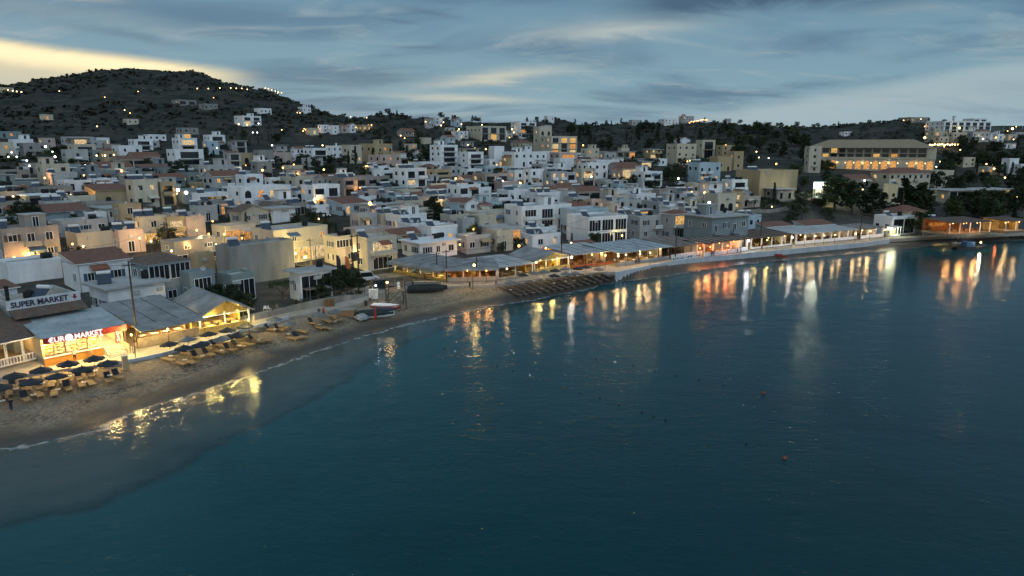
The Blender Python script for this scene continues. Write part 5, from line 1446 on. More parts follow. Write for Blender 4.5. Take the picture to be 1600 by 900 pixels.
# ------------------------------------------------------------------ trees and scrub
def leaf_mat(name, a, b):
    m = bpy.data.materials.new(name); m.use_nodes = True
    T = NT(m.node_tree); s = T.n['Principled BSDF']
    pos = T.node('ShaderNodeNewGeometry').outputs['Position']
    T.put(s.inputs['Base Color'], T.mix(T.rng(T.noise(pos, 1.3, 4, .7), .38, .62), a, b))
    s.inputs['Roughness'].default_value = .75; s.inputs['Specular IOR Level'].default_value = .25
    return m
L_DARK = leaf_mat('dark_leaves', (0.012, 0.022, 0.011), (0.034, 0.050, 0.022))
L_GREEN = leaf_mat('green_leaves', (0.022, 0.042, 0.014), (0.060, 0.085, 0.030))
L_OLIVE = leaf_mat('olive_leaves', (0.028, 0.036, 0.020), (0.075, 0.085, 0.050))
L_PALM = leaf_mat('palm_leaves', (0.020, 0.036, 0.012), (0.055, 0.070, 0.028))
M_BARK = mat('bark', (0.10, 0.075, 0.055), .9, .2, 2.0)
def leaf_clump(m, c, r, n, size, rg, flat=1.0):
    for _ in range(n):
        while True:
            d = Vector((rg.uniform(-1, 1), rg.uniform(-1, 1), rg.uniform(-1, 1)))
            if d.length < 1: break
        p = Vector(c) + Vector((d.x * r, d.y * r, d.z * r * flat))
        u = Vector((rg.gauss(0, 1), rg.gauss(0, 1), rg.gauss(0, .7))).normalized(); w = u.orthogonal().normalized()
        w = (w * math.cos(2) + u.cross(w) * math.sin(rg.uniform(0, 6.28))).normalized()
        s = size * rg.uniform(.6, 1.3)
        m.quad([p - u * s - w * s * .5, p + u * s * .2 - w * s * .6, p + u * s + w * s * .2, p - u * s * .2 + w * s * .6])
def tree_meshes(kind, seed):
    """a tree one metre tall: trunk mesh and crown mesh"""
    rg = random.Random(seed); t = MB(); c = MB()
    if kind == 'round':
        t.tube((0, 0, -.12), (.01, 0, .32), .035, .022, 6)
        for k in range(5):
            a = k * 1.26 + rg.uniform(-.3, .3); t.tube((.01, 0, .26 + .02 * k), (.2 * math.cos(a), .2 * math.sin(a), .55 + rg.uniform(0, .15)), .016, .007, 5)
        for k in range(34):
            a = rg.uniform(0, 6.28); rr = .36 * math.sqrt(rg.random()); z = .24 + .64 * rg.random(); f = math.sqrt(max(.08, 1 - ((z - .54) / .42) ** 2))
            leaf_clump(c, (rr * f * math.cos(a), rr * f * math.sin(a), z), rg.uniform(.08, .15), 46, .036, rg, .8)
    elif kind == 'conifer':
        t.tube((0, 0, -.1), (0, 0, .85), .03, .008, 6)
        for k in range(44):
            z = .12 + .86 * (k / 44); R_ = (.24 * (1 - z) ** .75 + .02) * rg.uniform(.6, 1.25); a = rg.uniform(0, 6.28)
            t.tube((0, 0, z * .95), (R_ * .8 * math.cos(a), R_ * .8 * math.sin(a), z - .01), .006, .002, 4)
            for q in (.4, .75, 1.0): leaf_clump(c, (R_ * q * math.cos(a), R_ * q * math.sin(a), z), .055, 15, .03, rg, .6)
    elif kind == 'cypress':
        t.tube((0, 0, -.1), (0, 0, .7), .025, .008, 6)
        for k in range(34):
            z = .07 + .9 * (k / 34); R_ = .11 * math.sin(min(1, z * 2.2) * 1.57) * (1 - z * .75); a = rg.uniform(0, 6.28)
            leaf_clump(c, (R_ * .6 * math.cos(a), R_ * .6 * math.sin(a), z), max(.03, R_ * .8), 34, .02, rg, 1.3)
    elif kind == 'umbrella':
        t.tube((0, 0, -.1), (.06, .02, .35), .03, .024, 6)
        for k in range(6):
            a = k * 1.05; t.tube((.06, .02, .33), (.06 + .28 * math.cos(a), .02 + .28 * math.sin(a), .66), .018, .008, 5)
        for k in range(26):
            a = rg.uniform(0, 6.28); rr = .48 * math.sqrt(rg.random())
            leaf_clump(c, (.06 + rr * math.cos(a), rr * math.sin(a), .8 - .22 * rr + rg.uniform(-.06, .06)), .1, 40, .025, rg, .6)
    elif kind == 'palm':
        for k in range(8): t.tube((.02 * k / 8, 0, k * .085 - .05), (.02 * (k + 1) / 8, 0, (k + 1) * .085 - .05), .045 - .002 * k, .035 - .002 * k, 7)
        for k in range(22):
            a = k * 2.4 + rg.uniform(-.2, .2); up = rg.uniform(-.15, .6); L = rg.uniform(.36, .46)
            prev = None
            for j in range(7):
                q = j / 6; x = L * q; z = .64 + L * (up * q - .75 * q * q * (1 - up * .3)); hw = .05 * math.sin(.25 + 2.7 * q) * (1 - q * .3)
                p = Vector((.02 + x * math.cos(a), x * math.sin(a), z)); n_ = Vector((-math.sin(a), math.cos(a), 0))
                if prev is not None:
                    for s in (-1, 1):
                        for f in (0, .5):
                            o = prev[0].lerp(p, f); o2 = prev[0].lerp(p, f + .32); tip = o2 + n_ * s * (prev[1] + hw) * .8 + Vector((0, 0, -.03)) + (p - prev[0]) * .5
                            c.quad([o, o2, tip])
                prev = (p, hw)
    else:      # bush
        t.tube((0, 0, -.1), (0, 0, .3), .05, .03, 5)
        for k in range(20):
            a = rg.uniform(0, 6.28); rr = .52 * math.sqrt(rg.random())
            leaf_clump(c, (rr * math.cos(a), rr * math.sin(a), .2 + .55 * rg.random() * (1 - rr)), .17, 34, .05, rg, .8)
    return t, c
TREE = {}
def tree_data(kind, leaf, var):
    key = (kind, leaf.name, var)
    if key not in TREE:
        t, c = tree_meshes(kind, hash(kind) % 7 + var * 11 if False else len(kind) * 7 + var * 11)
        TREE[key] = (t.mesh('trunk', M_BARK), c.mesh('crown', leaf))
    return TREE[key]
NAMES = dict(round='tree', conifer='conifer', cypress='cypress', umbrella='umbrella_pine', palm='palm_tree', bush='bush')
def tree(p, h, kind, leaf, label, group=None, wide=1.0):
    td = tree_data(kind, leaf, rnd.randrange(3))
    root = thing(NAMES[kind], label, {'conifer': 'tree', 'cypress': 'tree', 'umbrella': 'tree', 'palm': 'palm', 'bush': 'bush'}.get(kind, 'tree'), p, rnd.uniform(0, 6.28), group)
    root.scale = (h * wide * rnd.uniform(.9, 1.15), h * wide * rnd.uniform(.9, 1.15), h)
    put(td[0], 'trunk', root); put(td[1], 'crown', root)
    return root
def tree_px(x, yb, hpx, kind, leaf, label, group=None, wide=1.0):
    p = hit(x, yb); tree(p, hpx * depth_of(p) / F, kind, leaf, label, group, wide)
def inside_building(x, y, pad=1.2):
    for (c, rz, W, D, *_r) in PLACED:
        dx, dy = x - c[0], y - c[1]
        u = dx * math.cos(rz) + dy * math.sin(rz); v = -dx * math.sin(rz) + dy * math.cos(rz)
        if abs(u) < W / 2 + pad and abs(v) < D / 2 + pad: return True
    return False
def grove(x0, x1, y0, y1, n, h0, h1, kinds, label, group):
    k = tries = 0
    while k < n and tries < n * 12:
        tries += 1
        p = hit(rnd.uniform(x0, x1), rnd.uniform(y0, y1))
        if inside_building(p.x, p.y): continue
        kind, leaf, nm = rnd.choice(kinds)
        tree(p, rnd.uniform(h0, h1), kind, leaf, label.replace('TREE', nm), group + ' ' + NAMES[kind], rnd.uniform(.9, 1.3))
        k += 1
RD, RG, RO = ('round', L_DARK, 'dark bushy tree'), ('round', L_GREEN, 'green bushy tree'), ('round', L_OLIVE, 'dull olive tree')
CF, CY, BU, BO = ('conifer', L_DARK, 'black ragged conifer'), ('cypress', L_DARK, 'dark narrow cypress'), ('bush', L_DARK, 'dark low bush'), ('bush', L_OLIVE, 'dull olive bush')
for x, y, h in ((352, 492, 54), (368, 495, 48), (384, 490, 36), (340, 478, 30)):
    tree_px(x, y, h, 'round', L_DARK, 'dark bushy tree in the garden behind the glowing gable', 'garden trees behind the gable', 1.2)
tree_px(441, 474, 42, 'umbrella', L_GREEN, 'umbrella pine with a bare forked trunk before the low grey green house')
tree_px(426, 488, 26, 'palm', L_PALM, 'small palm in the yard below the umbrella pine')
for x, y, h in ((512, 463, 38), (523, 460, 44), (536, 457, 46), (548, 456, 40), (560, 455, 30), (502, 470, 28)):
    tree_px(x, y, h, 'round', L_DARK, 'dark leafy tree in the walled garden by the open shelter', 'trees of the walled garden', 1.15)
for x, y, h in ((385, 428, 22), (408, 430, 24), (424, 430, 30), (440, 430, 32), (457, 430, 28)):
    tree_px(x, y, h, 'bush', L_DARK, 'dark bush against the bare grey concrete block', 'bushes against the concrete block', .9)
for x, y in ((462, 478), (478, 474), (495, 472), (512, 470), (530, 467), (545, 464), (560, 462)):
    tree_px(x, y, 13, 'bush', L_OLIVE, 'low shrub behind the stained garden wall', 'shrubs behind the garden wall', 1.0)
tree_px(224, 344, 42, 'palm', L_PALM, 'palm lit yellow beside the ochre street house')
tree_px(237, 342, 22, 'bush', L_GREEN, 'green bush under the two orange lamps by the lit palm')
tree_px(260, 392, 40, 'round', L_OLIVE, 'street tree against the glowing alley corner')
tree_px(735, 360, 34, 'palm', L_PALM, 'palm in the courtyard before the pediment house')
tree_px(754, 312, 26, 'conifer', L_DARK, 'slim branching conifer beside the orange lit verandah')
tree_px(803, 262, 26, 'conifer', L_DARK, 'slim conifer beside the glowing tiled house')
tree_px(1252, 346, 28, 'palm', L_PALM, 'palm on the dark slope below the lit glass kiosk')
tree_px(1234, 334, 24, 'palm', L_PALM, 'palm at the end of the field wall')
tree_px(1178, 326, 20, 'palm', L_PALM, 'low palm beside the small gabled grey house')
tree_px(1208, 322, 38, 'cypress', L_DARK, 'dark cypress before the brown verandah house')
tree_px(320, 258, 30, 'round', L_DARK, 'tall dark tree beside the balconied white hotel', None, .7)
for x, y, h in ((545, 259, 24), (556, 258, 30), (584, 260, 30), (603, 262, 20)):
    tree_px(x, y, h, 'cypress', L_DARK, 'dark cypress in front of the beige stepped flats', 'cypresses before the stepped flats', 1.3)
tree_px(679, 352, 46, 'conifer', L_DARK, 'black conifer between the white houses and the pediment house', None, 1.3)
tree_px(1195, 384, 24, 'bush', L_DARK, 'large dark bush beside the dim yellow taverna')
tree_px(1303, 330, 58, 'round', L_GREEN, 'tall green tree lit by the glass kiosk', None, .9)
tree_px(1330, 334, 54, 'round', L_DARK, 'tall dark green tree right of the kiosk lit one', None, 1.0)
for x, y, h in ((1362, 338, 52), (1378, 334, 34), (1408, 342, 64), (1436, 345, 60), (1423, 338, 44), (1450, 336, 38)):
    tree_px(x, y, h, 'conifer', L_DARK, 'black ragged conifer in front of the hotel wing', 'black conifers before the hotel', 1.35)
tree_px(1434, 368, 40, 'round', L_DARK, 'round black tree on the shore beside the dark teal house')
tree_px(1463, 296, 30, 'round', L_DARK, 'dark tree at the right end of the hotel arcade')
tree_px(34, 346, 34, 'round', L_DARK, 'broad dark tree left of the corrugated shed', None, 1.4)
tree_px(50, 347, 28, 'round', L_DARK, 'dark tree close to the corrugated shed wall', None, 1.4)
tree_px(284, 282, 34, 'round', L_DARK, 'large dark tree below the white tent by the balconied hotel', None, 1.2)
tree_px(868, 356, 26, 'round', L_DARK, 'dark tree squeezed between the big hotel and the modern block')
grove(1486, 1610, 300, 346, 34, 5, 9, [RD, RD, CF, RG], 'TREE in the grove above the red lit taverna', 'grove above the red taverna')
grove(1465, 1610, 226, 292, 44, 5, 10, [RD, RD, CY, RG], 'TREE on the dark slope right of the large hotel', 'slope right of the hotel')
grove(1105, 1262, 204, 262, 40, 6, 11, [RD, RD, CF, RG], 'TREE in the dark belt left of the large hotel', 'belt left of the hotel')
grove(885, 1105, 204, 236, 34, 6, 10, [RD, RD, CY, CF], 'TREE in the dark belt behind the green lit cafe', 'belt behind the cafe')
grove(968, 1066, 252, 302, 24, 4, 7, [RD, BU, RO], 'TREE in the hollow beside the terraced taverna', 'hollow by the taverna')
grove(1236, 1300, 300, 345, 30, 2, 4, [BU, BO, RG], 'TREE on the bank below the glass kiosk', 'bank below the kiosk')
grove(1240, 1330, 268, 305, 10, 5, 8, [RD, RG], 'TREE before the side wing of the large hotel', 'trees by the hotel wing')
grove(1168, 1260, 316, 350, 14, 2, 4, [BU, BO], 'TREE in the field below the large beige block', 'field below the beige block')
grove(624, 680, 236, 262, 16, 5, 8, [RD, CF], 'TREE in the dark clump left of the tall terraced block', 'clump left of the terraced block')
grove(574, 616, 292, 316, 9, 3, 6, [RD, RG], 'TREE behind the beige loggia apartments', 'trees by the loggia apartments')
grove(420, 560, 246, 282, 20, 3, 6, [RD, BU, RO], 'TREE in the dark gardens below the white modern house', 'gardens below the modern house')
grove(225, 330, 248, 284, 22, 3, 5, [RD, BO, RO], 'TREE in the dark field right of the long apartments', 'field right of the apartments')
for x, y, h in ((1550, 357, 26), (1562, 358, 24), (1474, 360, 20)):
    tree_px(x, y, h, 'bush', L_DARK, 'dark bush on the teal wall beside the far tavernas', 'bushes on the teal wall', .9)
grove(0, 118, 240, 268, 24, 3, 6, [RD, RG, RO], 'TREE among the floodlit gardens on the far left', 'floodlit gardens')
grove(60, 140, 258, 276, 12, 3, 5, [RD, RG], 'TREE below the long cream apartments', 'trees below the apartments')
grove(0, 30, 330, 400, 6, 3, 5, [RD, BU], 'TREE at the left edge of town', 'left edge trees')
grove(690, 840, 200, 232, 20, 4, 7, [RD, CY], 'TREE around the houses on the middle ridge', 'middle ridge trees')
grove(590, 760, 300, 345, 10, 2.5, 4, [RD, RG, BU], 'TREE squeezed between houses in the middle of town', 'town yard trees')
grove(330, 470, 205, 238, 18, 4, 7, [RD, CY, RO], 'TREE on the slope below the large white villa', 'slope below the villa')
grove(585, 660, 205, 232, 14, 4, 7, [RD, RO], 'TREE on the slope right of the string lit row', 'slope right of the lit row')
grove(590, 770, 177, 190, 13, 4, 7, [RD, CF], 'TREE on the crest of the middle ridge', 'ridge crest trees')
grove(820, 1010, 188, 194, 11, 4, 7, [RD, CF], 'TREE on the crest behind the slim tower', 'far crest trees')
grove(1100, 1600, 186, 202, 18, 4, 7, [RD, CF, RO], 'TREE on the crest behind the large hotel', 'right crest trees')

def scrub():
    """low phrygana and bushes that cover the hills, far too many to count"""
    rg = np.random.default_rng(11); m = MB(); n = 0
    P = []
    while n < 15000:
        r = math.sqrt(rg.uniform(330 ** 2, 1250 ** 2)); a = rg.uniform(R(-43), R(42))
        P.append((r * math.sin(a), r * math.cos(a), r)); n += 1
    P = np.array(P); Z = terrain(P[:, 0], P[:, 1]); pd = sdist(PROM, P[:, 0], P[:, 1])
    dens = np.sin(P[:, 0] * .021 + 1.3 * np.sin(P[:, 1] * .017)) + np.sin(P[:, 1] * .027 + 1.1 * np.sin(P[:, 0] * .013)) + rg.uniform(-1.3, 1.3, len(P))
    rr = random.Random(3)
    for (x, y, r), z, p, d in zip(P, Z, pd, dens):
        if p < 190 or d < -.4: continue
        if r < 480 and inside_building(x, y, .5): continue
        s = rr.uniform(.8, 2.2) * (1.0 + (r > 600) * .5)
        for _ in range(7):
            c = Vector((x + rr.uniform(-.7, .7) * s, y + rr.uniform(-.7, .7) * s, z + rr.uniform(.05, .75) * s))
            u = Vector((rr.gauss(0, 1), rr.gauss(0, 1), rr.gauss(0, .5))).normalized() * s * .62; w = u.orthogonal().normalized() * s * .42
            m.quad([c - u - w * .4, c + u * .2 - w, c + u + w * .5, c - u * .1 + w])
    tag(m.build('hill_scrub', leaf_mat('scrub_leaves', (0.010, 0.015, 0.010), (0.038, 0.040, 0.026))), 'dark low scrub covering the hills and slopes behind the town', 'scrub', kind='stuff')
scrub()

# ------------------------------------------------------------------ lamps of the town and hills (seen position, colour, watts)
G_FAR = 'small lamps scattered on the slopes'
def lamps(txt):
    for row in txt.strip().split('\n'):
        spec, label = row.split('|')
        t = spec.split()
        x, y, k, pw, h, kind = float(t[0]), float(t[1]), t[2], float(t[3]), float(t[4]), dict(s='street_lamp', g='garden_lamp')[t[5]]
        lamp(x, y, k, pw, h, kind, label, r=float(t[6]) if len(t) > 6 else .17)
lamps('''
205 523 y 2600 3 g .13|lamp at the left corner of the beach tavern
262 514 y 900 3 g .12|lamp under the drop awning of the beach tavern
318 497 y 1500 3 g .14|lamp at the left corner of the glowing gable
388 500 y 1500 3.4 g .14|lamp at the right corner of the glowing gable
44 220 c 150 6 s .3|white floodlight on a post above the cubic white house at the far left
58 226 c 150 6 s .3|white street lamp right of the cubic white house at the far left
71 229 c 500 6 s .5|harsh floodlight beside the pinkish house
18 238 c 120 4 g .3|white garden lamp before the pale two storey house
13 245 c 120 3 g .3|low white lamp in the floodlit garden at the far left
26 245 c 120 3 g .3|second low white lamp in the floodlit garden
82 237 c 160 5 s .3|white lamp between dark trees below the pinkish house
42 251 c 140 5 s .3|white lamp under the trees of the floodlit garden
46 259 c 140 4 g .3|small white lamp above the long white roof slab on the left
86 245 c 300 5 s .4|bright white lamp on the pale track left of the long apartments
107 238 o 220 4 g .35|orange lamp against the left end of the long apartments
133 258 c 160 4 g .25|white lamp under the dark canopy of the long apartments
151 243 w 160 7 g .3|lamp before the narrow grey green block
164 243 w 260 7 g .35|bright lamp at the left of the ochre stair block
178 242 w 160 7 g .3|lamp at the right of the ochre stair block
190 267 o 300 6 s .4|big orange street lamp in the dark field left of the hotel track
203 271 c 120 4 g .25|small white lamp right of the big orange street lamp
278 297 c 500 6 g .45|white floodlight left of the pair over the street sign
291 301 c 500 6 g .45|white floodlight right of the pair over the street sign
278 331 g 120 3 g .3|green lamp on the planter terrace
224 337 o 220 3 g .25|orange lamp at the foot of the lit palm
240 336 o 160 3 g .22|orange lamp right of the lit palm
70 278 o 1140 3.5 g .3|orange lamp glowing in the alley right of the white roof slab
131 274 o 494 4 g .25|orange lamp beside the blue grey low house
45 398 o 1710 1.6 g .25|low orange lamp flooding the courtyard of the broad beige house
22 402 o 760 1.6 g .22|low orange lamp at the left of the beige courtyard
62 399 y 950 1.6 g .22|low yellow lamp at the right of the beige courtyard
130 385 w 1330 3.5 g .2|alley lamp before the long cream wall
168 388 w 1140 3.5 g .2|alley lamp before the right half of the long cream wall
200 352 y 1710 5 s .2|yellow street lamp before the ochre street house
218 372 w 1330 3.5 g .2|lamp under the square cream house
236 377 w 1330 3 g .2|lamp at the open bright shop below the cream house
272 380 o 1710 3.5 g .22|orange lamp in the alley behind the street tree
268 392 y 1140 3 g .22|low yellow lamp in the glowing alley corner
350 366 y 950 3 g .2|yellow lamp before the curved cream shop
378 372 o 950 3 g .2|orange lamp at the right of the curved cream shop
477 402 y 8550 3.2 g .3|blazing lamp at the shop under the cream hotel
500 408 y 6080 3.2 g .25|lamp at the right of the blazing shop
462 396 y 4750 3.2 g .25|lamp at the left of the blazing shop
512 356 y 570 3 g .22|yellow lamp on the terrace beside the cream hotel
578 318 o 1710 6 s .5|big orange street lamp right of the pale blue roof
410 266 o 400 7 s .4|tall orange street lamp above the pale blue house
442 262 o 300 6 s .35|orange street lamp on the road behind the arched house
459 257 o 200 5 s .3|orange street lamp before the white modern house
465 271 o 250 5 s .3|orange street lamp right of the tall one over the field
506 265 y 250 5 s .35|yellow street lamp among dark gardens
425 227 c 200 7 s .4|white street lamp on the dark slope below the villa
504 227 w 250 7 s .4|warm street lamp above the white modern house
339 231 w 250 6 s .35|lamp below the stepped white villa
373 194 w 400 4 g .6|lamp at the left ground floor of the large villa
386 195 o 400 4 g .6|orange lamp at the middle ground floor of the large villa
404 193 c 250 4 g .45|white lamp in the garden of the large villa
395 207 c 150 5 s .4|left of two white lamps on the track below the villa
402 207 c 150 5 s .4|right of two white lamps on the track below the villa
665 190 w 300 5 s .45|lamp on the ridge left of the white ridge house
689 196 w 350 5 s .5|lamp below the left white ridge house
693 191 w 250 5 s .4|lamp at the right of the left white ridge house
721 194 w 300 5 s .45|lamp right of the blue gabled ridge house
717 202 y 350 5 s .5|yellow lamp below the blue gabled ridge house
753 195 w 300 6 s .45|lamp above the broad cream apartments
800 202 w 400 6 s .5|lamp between the broad apartments and the ridge block
803 207 w 350 6 s .45|tall street lamp left of the slim tower
834 194 w 300 3 g .45|lamp on the roof terrace of the ridge block
871 229 o 1500 5 g .6|big orange lamp in the middle of the balcony hotel
911 227 o 600 6 s .5|orange lamp at the right of the balcony hotel
759 233 y 700 4 g .45|yellow lamp left of the tall blank white wall
742 232 y 400 4 g .4|yellow lamp under the dark canopy on the slope
712 279 o 700 4 g .4|orange lamp right of the yellow balcony house
785 283 p 500 4 g .4|white lamp on the railed apartments
743 279 o 300 3 g .3|lamp at the left balcony of the railed apartments
813 286 w 500 3 g .35|lamp at the lit doorway right of the railed apartments
713 303 o 500 2.5 g .3|left lamp under the red tiled verandah roof
727 303 o 500 2.5 g .3|right lamp under the red tiled verandah roof
676 292 y 1200 3 g .35|yellow lamp under the long balcony of the yellow house
711 342 w 350 2.5 g .22|porch lamp of the cream courtyard house by the palm
753 343 w 350 2.5 g .22|corner lamp of the cream courtyard house left of the big hotel
802 352 w 350 2.5 g .2|lamp at the foot of the left front of the big white hotel
868 357 w 450 2.5 g .2|lamp at the foot of the right front of the big white hotel
811 384 o 900 4 s .3|orange street lamp behind the pale canvas terrace
924 276 c 350 7 s .3|white street lamp beside the tall pole
934 334 o 1500 4.5 s .42|big orange street lamp behind the modern white block
941 331 w 600 4 g .25|smaller lamp beside the big orange one behind the modern block
944 363 w 450 3.5 g .2|wall side lamp between the big dark windows of the modern block
972 368 y 800 3 g .22|lamp lighting the right edge of the modern block
1076 228 w 500 6 g .5|lamp before the white gabled top storey
1134 227 o 500 7 g .5|orange lamp at the ochre gable tip
1182 237 w 250 6 s .4|street lamp in the dark trees right of the ochre block
1186 246 w 200 5 s .35|lamp among dark trees left of the large hotel
1201 247 c 200 5 s .35|white lamp among dark trees left of the large hotel
1213 256 o 350 5 s .4|orange lamp among dark trees left of the large hotel
1060 279 p 500 6 s .4|street lamp on the bend of the pale track
1081 300 o 500 4 s .35|left orange lamp on the dark bank above the solar roofs
1101 301 o 600 4 s .4|right orange lamp on the dark bank above the solar roofs
1108 317 c 1200 6 s .5|white floodlight above the cream arches
1074 252 o 300 3 g .3|left orange lamp at the foot of the blank cream wall
1078 251 o 300 3 g .3|right orange lamp at the foot of the blank cream wall
1206 323 w 160 4 g .22|small white lamp in the field by the dark cypress
1463 261 p 300 5 s .4|pale lamp right of the large hotel arches
1490 262 c 150 5 s .3|white lamp in the trees right of the large hotel
1351 282 p 700 5 s .35|pinkish white lamp before the low hipped wing
1348 296 w 250 3 g .25|lamp under the low hipped wing
1445 215 y 1500 5 g .8|big yellow lamp at the glowing arch of the far villa
1536 217 w 600 5 g .6|lamp in the right of the resort village
1556 215 o 600 5 g .6|orange lamp at the right end of the resort village
1499 200 y 1200 5 g .8|yellow lamp in the middle of the far white resort
1582 201 w 1500 5 g .9|bright lamp on the far skyline near the right edge
1542 264 o 700 3 g .4|orange lamp over the white terrace wall in the dark trees
1522 305 w 350 3 g .25|left lamp between the columns of the long pavilion
1545 308 w 350 3 g .25|right lamp between the columns of the long pavilion
1412 188 w 250 5 g .4|lamp on the bare hilltop above the large hotel
1439 186 w 250 5 g .4|right lamp on the bare hilltop above the large hotel
605 441 w 500 4.5 s .22|lamp behind the beach watch tower
587 446 c 250 3 s .16|small white lamp beside the garden wall end
1297 313 y 2200 2 g .14|spotlight on the grass before the tall green tree
1415 330 o 500 2.5 g .25|orange lamp behind the sandy hipped roof
''')
def string(pts, n, k, pw, r, h, label, group):
    for i in range(n):
        t = i / (n - 1) * (len(pts) - 1); j = min(int(t), len(pts) - 2); f = t - j
        x = pts[j][0] * (1 - f) + pts[j + 1][0] * f; y = pts[j][1] * (1 - f) + pts[j + 1][1] * f
        lamp(x + rnd.uniform(-.6, .6), y + rnd.uniform(-.7, .7), k, pw, h, 'garden_lamp', label, group, r)
string([(474, 204), (497, 201)], 7, 'o', 250, .45, 3, 'orange lamp of the string at the left end of the lit row', 'string lights left of the lit row')
string([(552, 199), (580, 195)], 8, 'o', 250, .45, 3, 'orange lamp of the string at the right end of the lit row', 'string lights right of the lit row')
string([(308, 138), (361, 138), (386, 139)], 7, 'w', 60, .45, 6, 'tiny lamp of the road row below the hilltop', 'lamps of the hill road')
string([(414, 138), (440, 141)], 6, 'w', 80, .5, 4, 'tiny lamp by the hilltop house', 'lamps by the hilltop house')
string([(1077, 191), (1092, 188), (1104, 187)], 11, 'o', 200, .5, 4, 'lamp of the string on the middle hilltop', 'string lights of the middle hilltop')
string([(1453, 226), (1500, 226)], 13, 'w', 250, .55, 3, 'lamp of the string below the resort village', 'string lights of the resort village')
string([(1583, 316), (1598, 298)], 8, 'w', 120, .2, 3, 'lamp of the slanting string by the right edge', 'slanting string lights')
string([(12, 141), (34, 144)], 4, 'w', 120, .5, 4, 'tiny lamp of the far farm on the left shoulder', 'lamps of the far farm')
# lamps along the promenade whose light runs out over the water
lamps('''
741 414 y 1530 5 s .26|bright yellow lamp at the corner of the low grey canvas terrace
730 423 o 286 3 g .15|white globe lamp on the terrace left of the bright yellow lamp
760 423 o 286 3 g .15|white globe lamp under the bright yellow lamp
792 420 w 245 3.4 g .17|globe lamp before the unlit pale canvas terrace
838 410 w 490 3.4 g .2|lamp at the left corner of the small pale gable
893 402 p 911 3.6 g .24|square white lamp at the left of the red brown taverna
925 398 o 477 3.2 g .18|lamp in front of the middle of the red brown taverna
946 399 w 350 3.2 g .18|lamp at the right of the red brown taverna
966 400 w 701 3.3 g .22|lamp at the left corner of the wide pale roof
978 398 w 350 3.2 g .18|lamp before the counter under the wide pale roof
1000 397 w 490 3.2 g .2|lamp in the middle front of the wide pale roof
1016 395 w 420 3.2 g .18|lamp right of the middle front of the wide pale roof
1094 388 o 477 3.2 g .18|orange globe at the right end of the closed bar
1110 386 r 1051 3.2 g .22|red orange lamp at the left of the deep orange taverna
1137 384 r 1338 3.2 g .24|red orange lamp in the middle of the deep orange taverna
1170 376 c 1147 3.8 g .24|white lamp at the right corner of the deep orange taverna
1199 375 w 280 3.4 g .17|lamp on the white post of the dim yellow taverna
1238 371 p 1051 3.6 g .26|bright white lamp between the dim yellow and the pergola tavernas
1258 370 w 350 3.4 g .19|first pier lamp of the white pergola taverna from the bright white lamp
1274 369 w 315 3.4 g .19|second pier lamp of the white pergola taverna from the bright white lamp
1288 368 w 350 3.4 g .19|third pier lamp of the white pergola taverna from the bright white lamp
1305 367 w 315 3.4 g .19|fourth pier lamp of the white pergola taverna from the bright white lamp
1337 365 w 630 3.4 g .22|pier lamp at the left end of the pink fenced terrace
1360 361 w 630 3.6 g .22|pier lamp in the middle of the pink fenced terrace
1383 359 w 630 3.6 g .22|pier lamp beside the glass shop
1479 350 y 1147 3 g .26|yellow lamp left of the red and gold taverna
1491 349 y 956 3 g .24|second yellow lamp at the left of the red and gold taverna
1511 346 o 669 3 g .22|orange lamp before the red and gold taverna
1559 353 r 334 2 g .18|red lamp on the teal wall right of the red and gold taverna
1577 350 w 280 2.6 g .2|lamp at the left of the small terrace bar
''')
for (x0, x1, y0, y1, n, txt) in ((560, 1010, 255, 395, 58, 'in the crowded middle of town'), (0, 345, 285, 405, 30, 'in the lanes of the left part of town'), (345, 570, 260, 400, 18, 'in the lanes behind the cream hotel'), (620, 880, 198, 250, 16, 'among the houses of the middle ridge'), (60, 600, 140, 215, 14, 'on the dark slopes of the left hill'), (1440, 1600, 196, 290, 14, 'on the slopes of the far right')):
    for i in range(n):
        x, y = rnd.uniform(x0, x1), rnd.uniform(y0, y1)
        q = hit(x, y)
        if inside_building(q.x, q.y, .6): continue
        far = math.hypot(q.x, q.y) > 400
        lamp(x, y - 5, rnd.choice('wwyooo'), 1300 if not far else 220, 3.4, 'garden_lamp', 'small warm lamp on a post ' + txt, 'small lamps ' + txt, .2 if not far else .38)
grove(0, 345, 275, 410, 46, 1.8, 4, [RD, RG, BU, BO, ('palm', L_PALM, 'small palm')], 'TREE in a yard of the left part of town', 'left town yards')
grove(345, 1010, 260, 400, 84, 2.0, 5.2, [RD, RG, BU, BO, CY, CF, CY, ('palm', L_PALM, 'small palm')], 'TREE in a yard of the crowded middle of town', 'middle town yards')

# ------------------------------------------------------------------ poles and cables
WOODPOLE = mat('pole_wood', (0.055, 0.045, 0.04), .9, .15, 1.5)
POLES = []
def pole(xb, yb, yt, label, arm=True):
    q = hit(xb, yb); r = math.hypot(q.x, q.y)
    h = max(5.5, min(13, elev_z(xb, yt, r) - q.z))
    root = thing('utility_pole', label, 'pole', q, smooth_tangent(q.x, q.y))
    MB().tube((0, 0, -.5), (0, 0, h), .15, .10, 7).build('mast', WOODPOLE, root)
    if arm:
        m = MB(); m.box(-.8, .8, -.05, .05, h - .5, h - .38); m.build('cross_arm', WOODPOLE, root)
        m = MB()
        for x in (-.7, 0, .7): m.lathe([(.03, h - .38), (.06, h - .3), (.05, h - .2), (.02, h - .18)], 6, c=(x, 0, 0))
        m.build('insulators', mat('porcelain', (.35, .33, .3), .4), root)
    POLES.append((q + Vector((0, 0, h - .3)), label)); return root
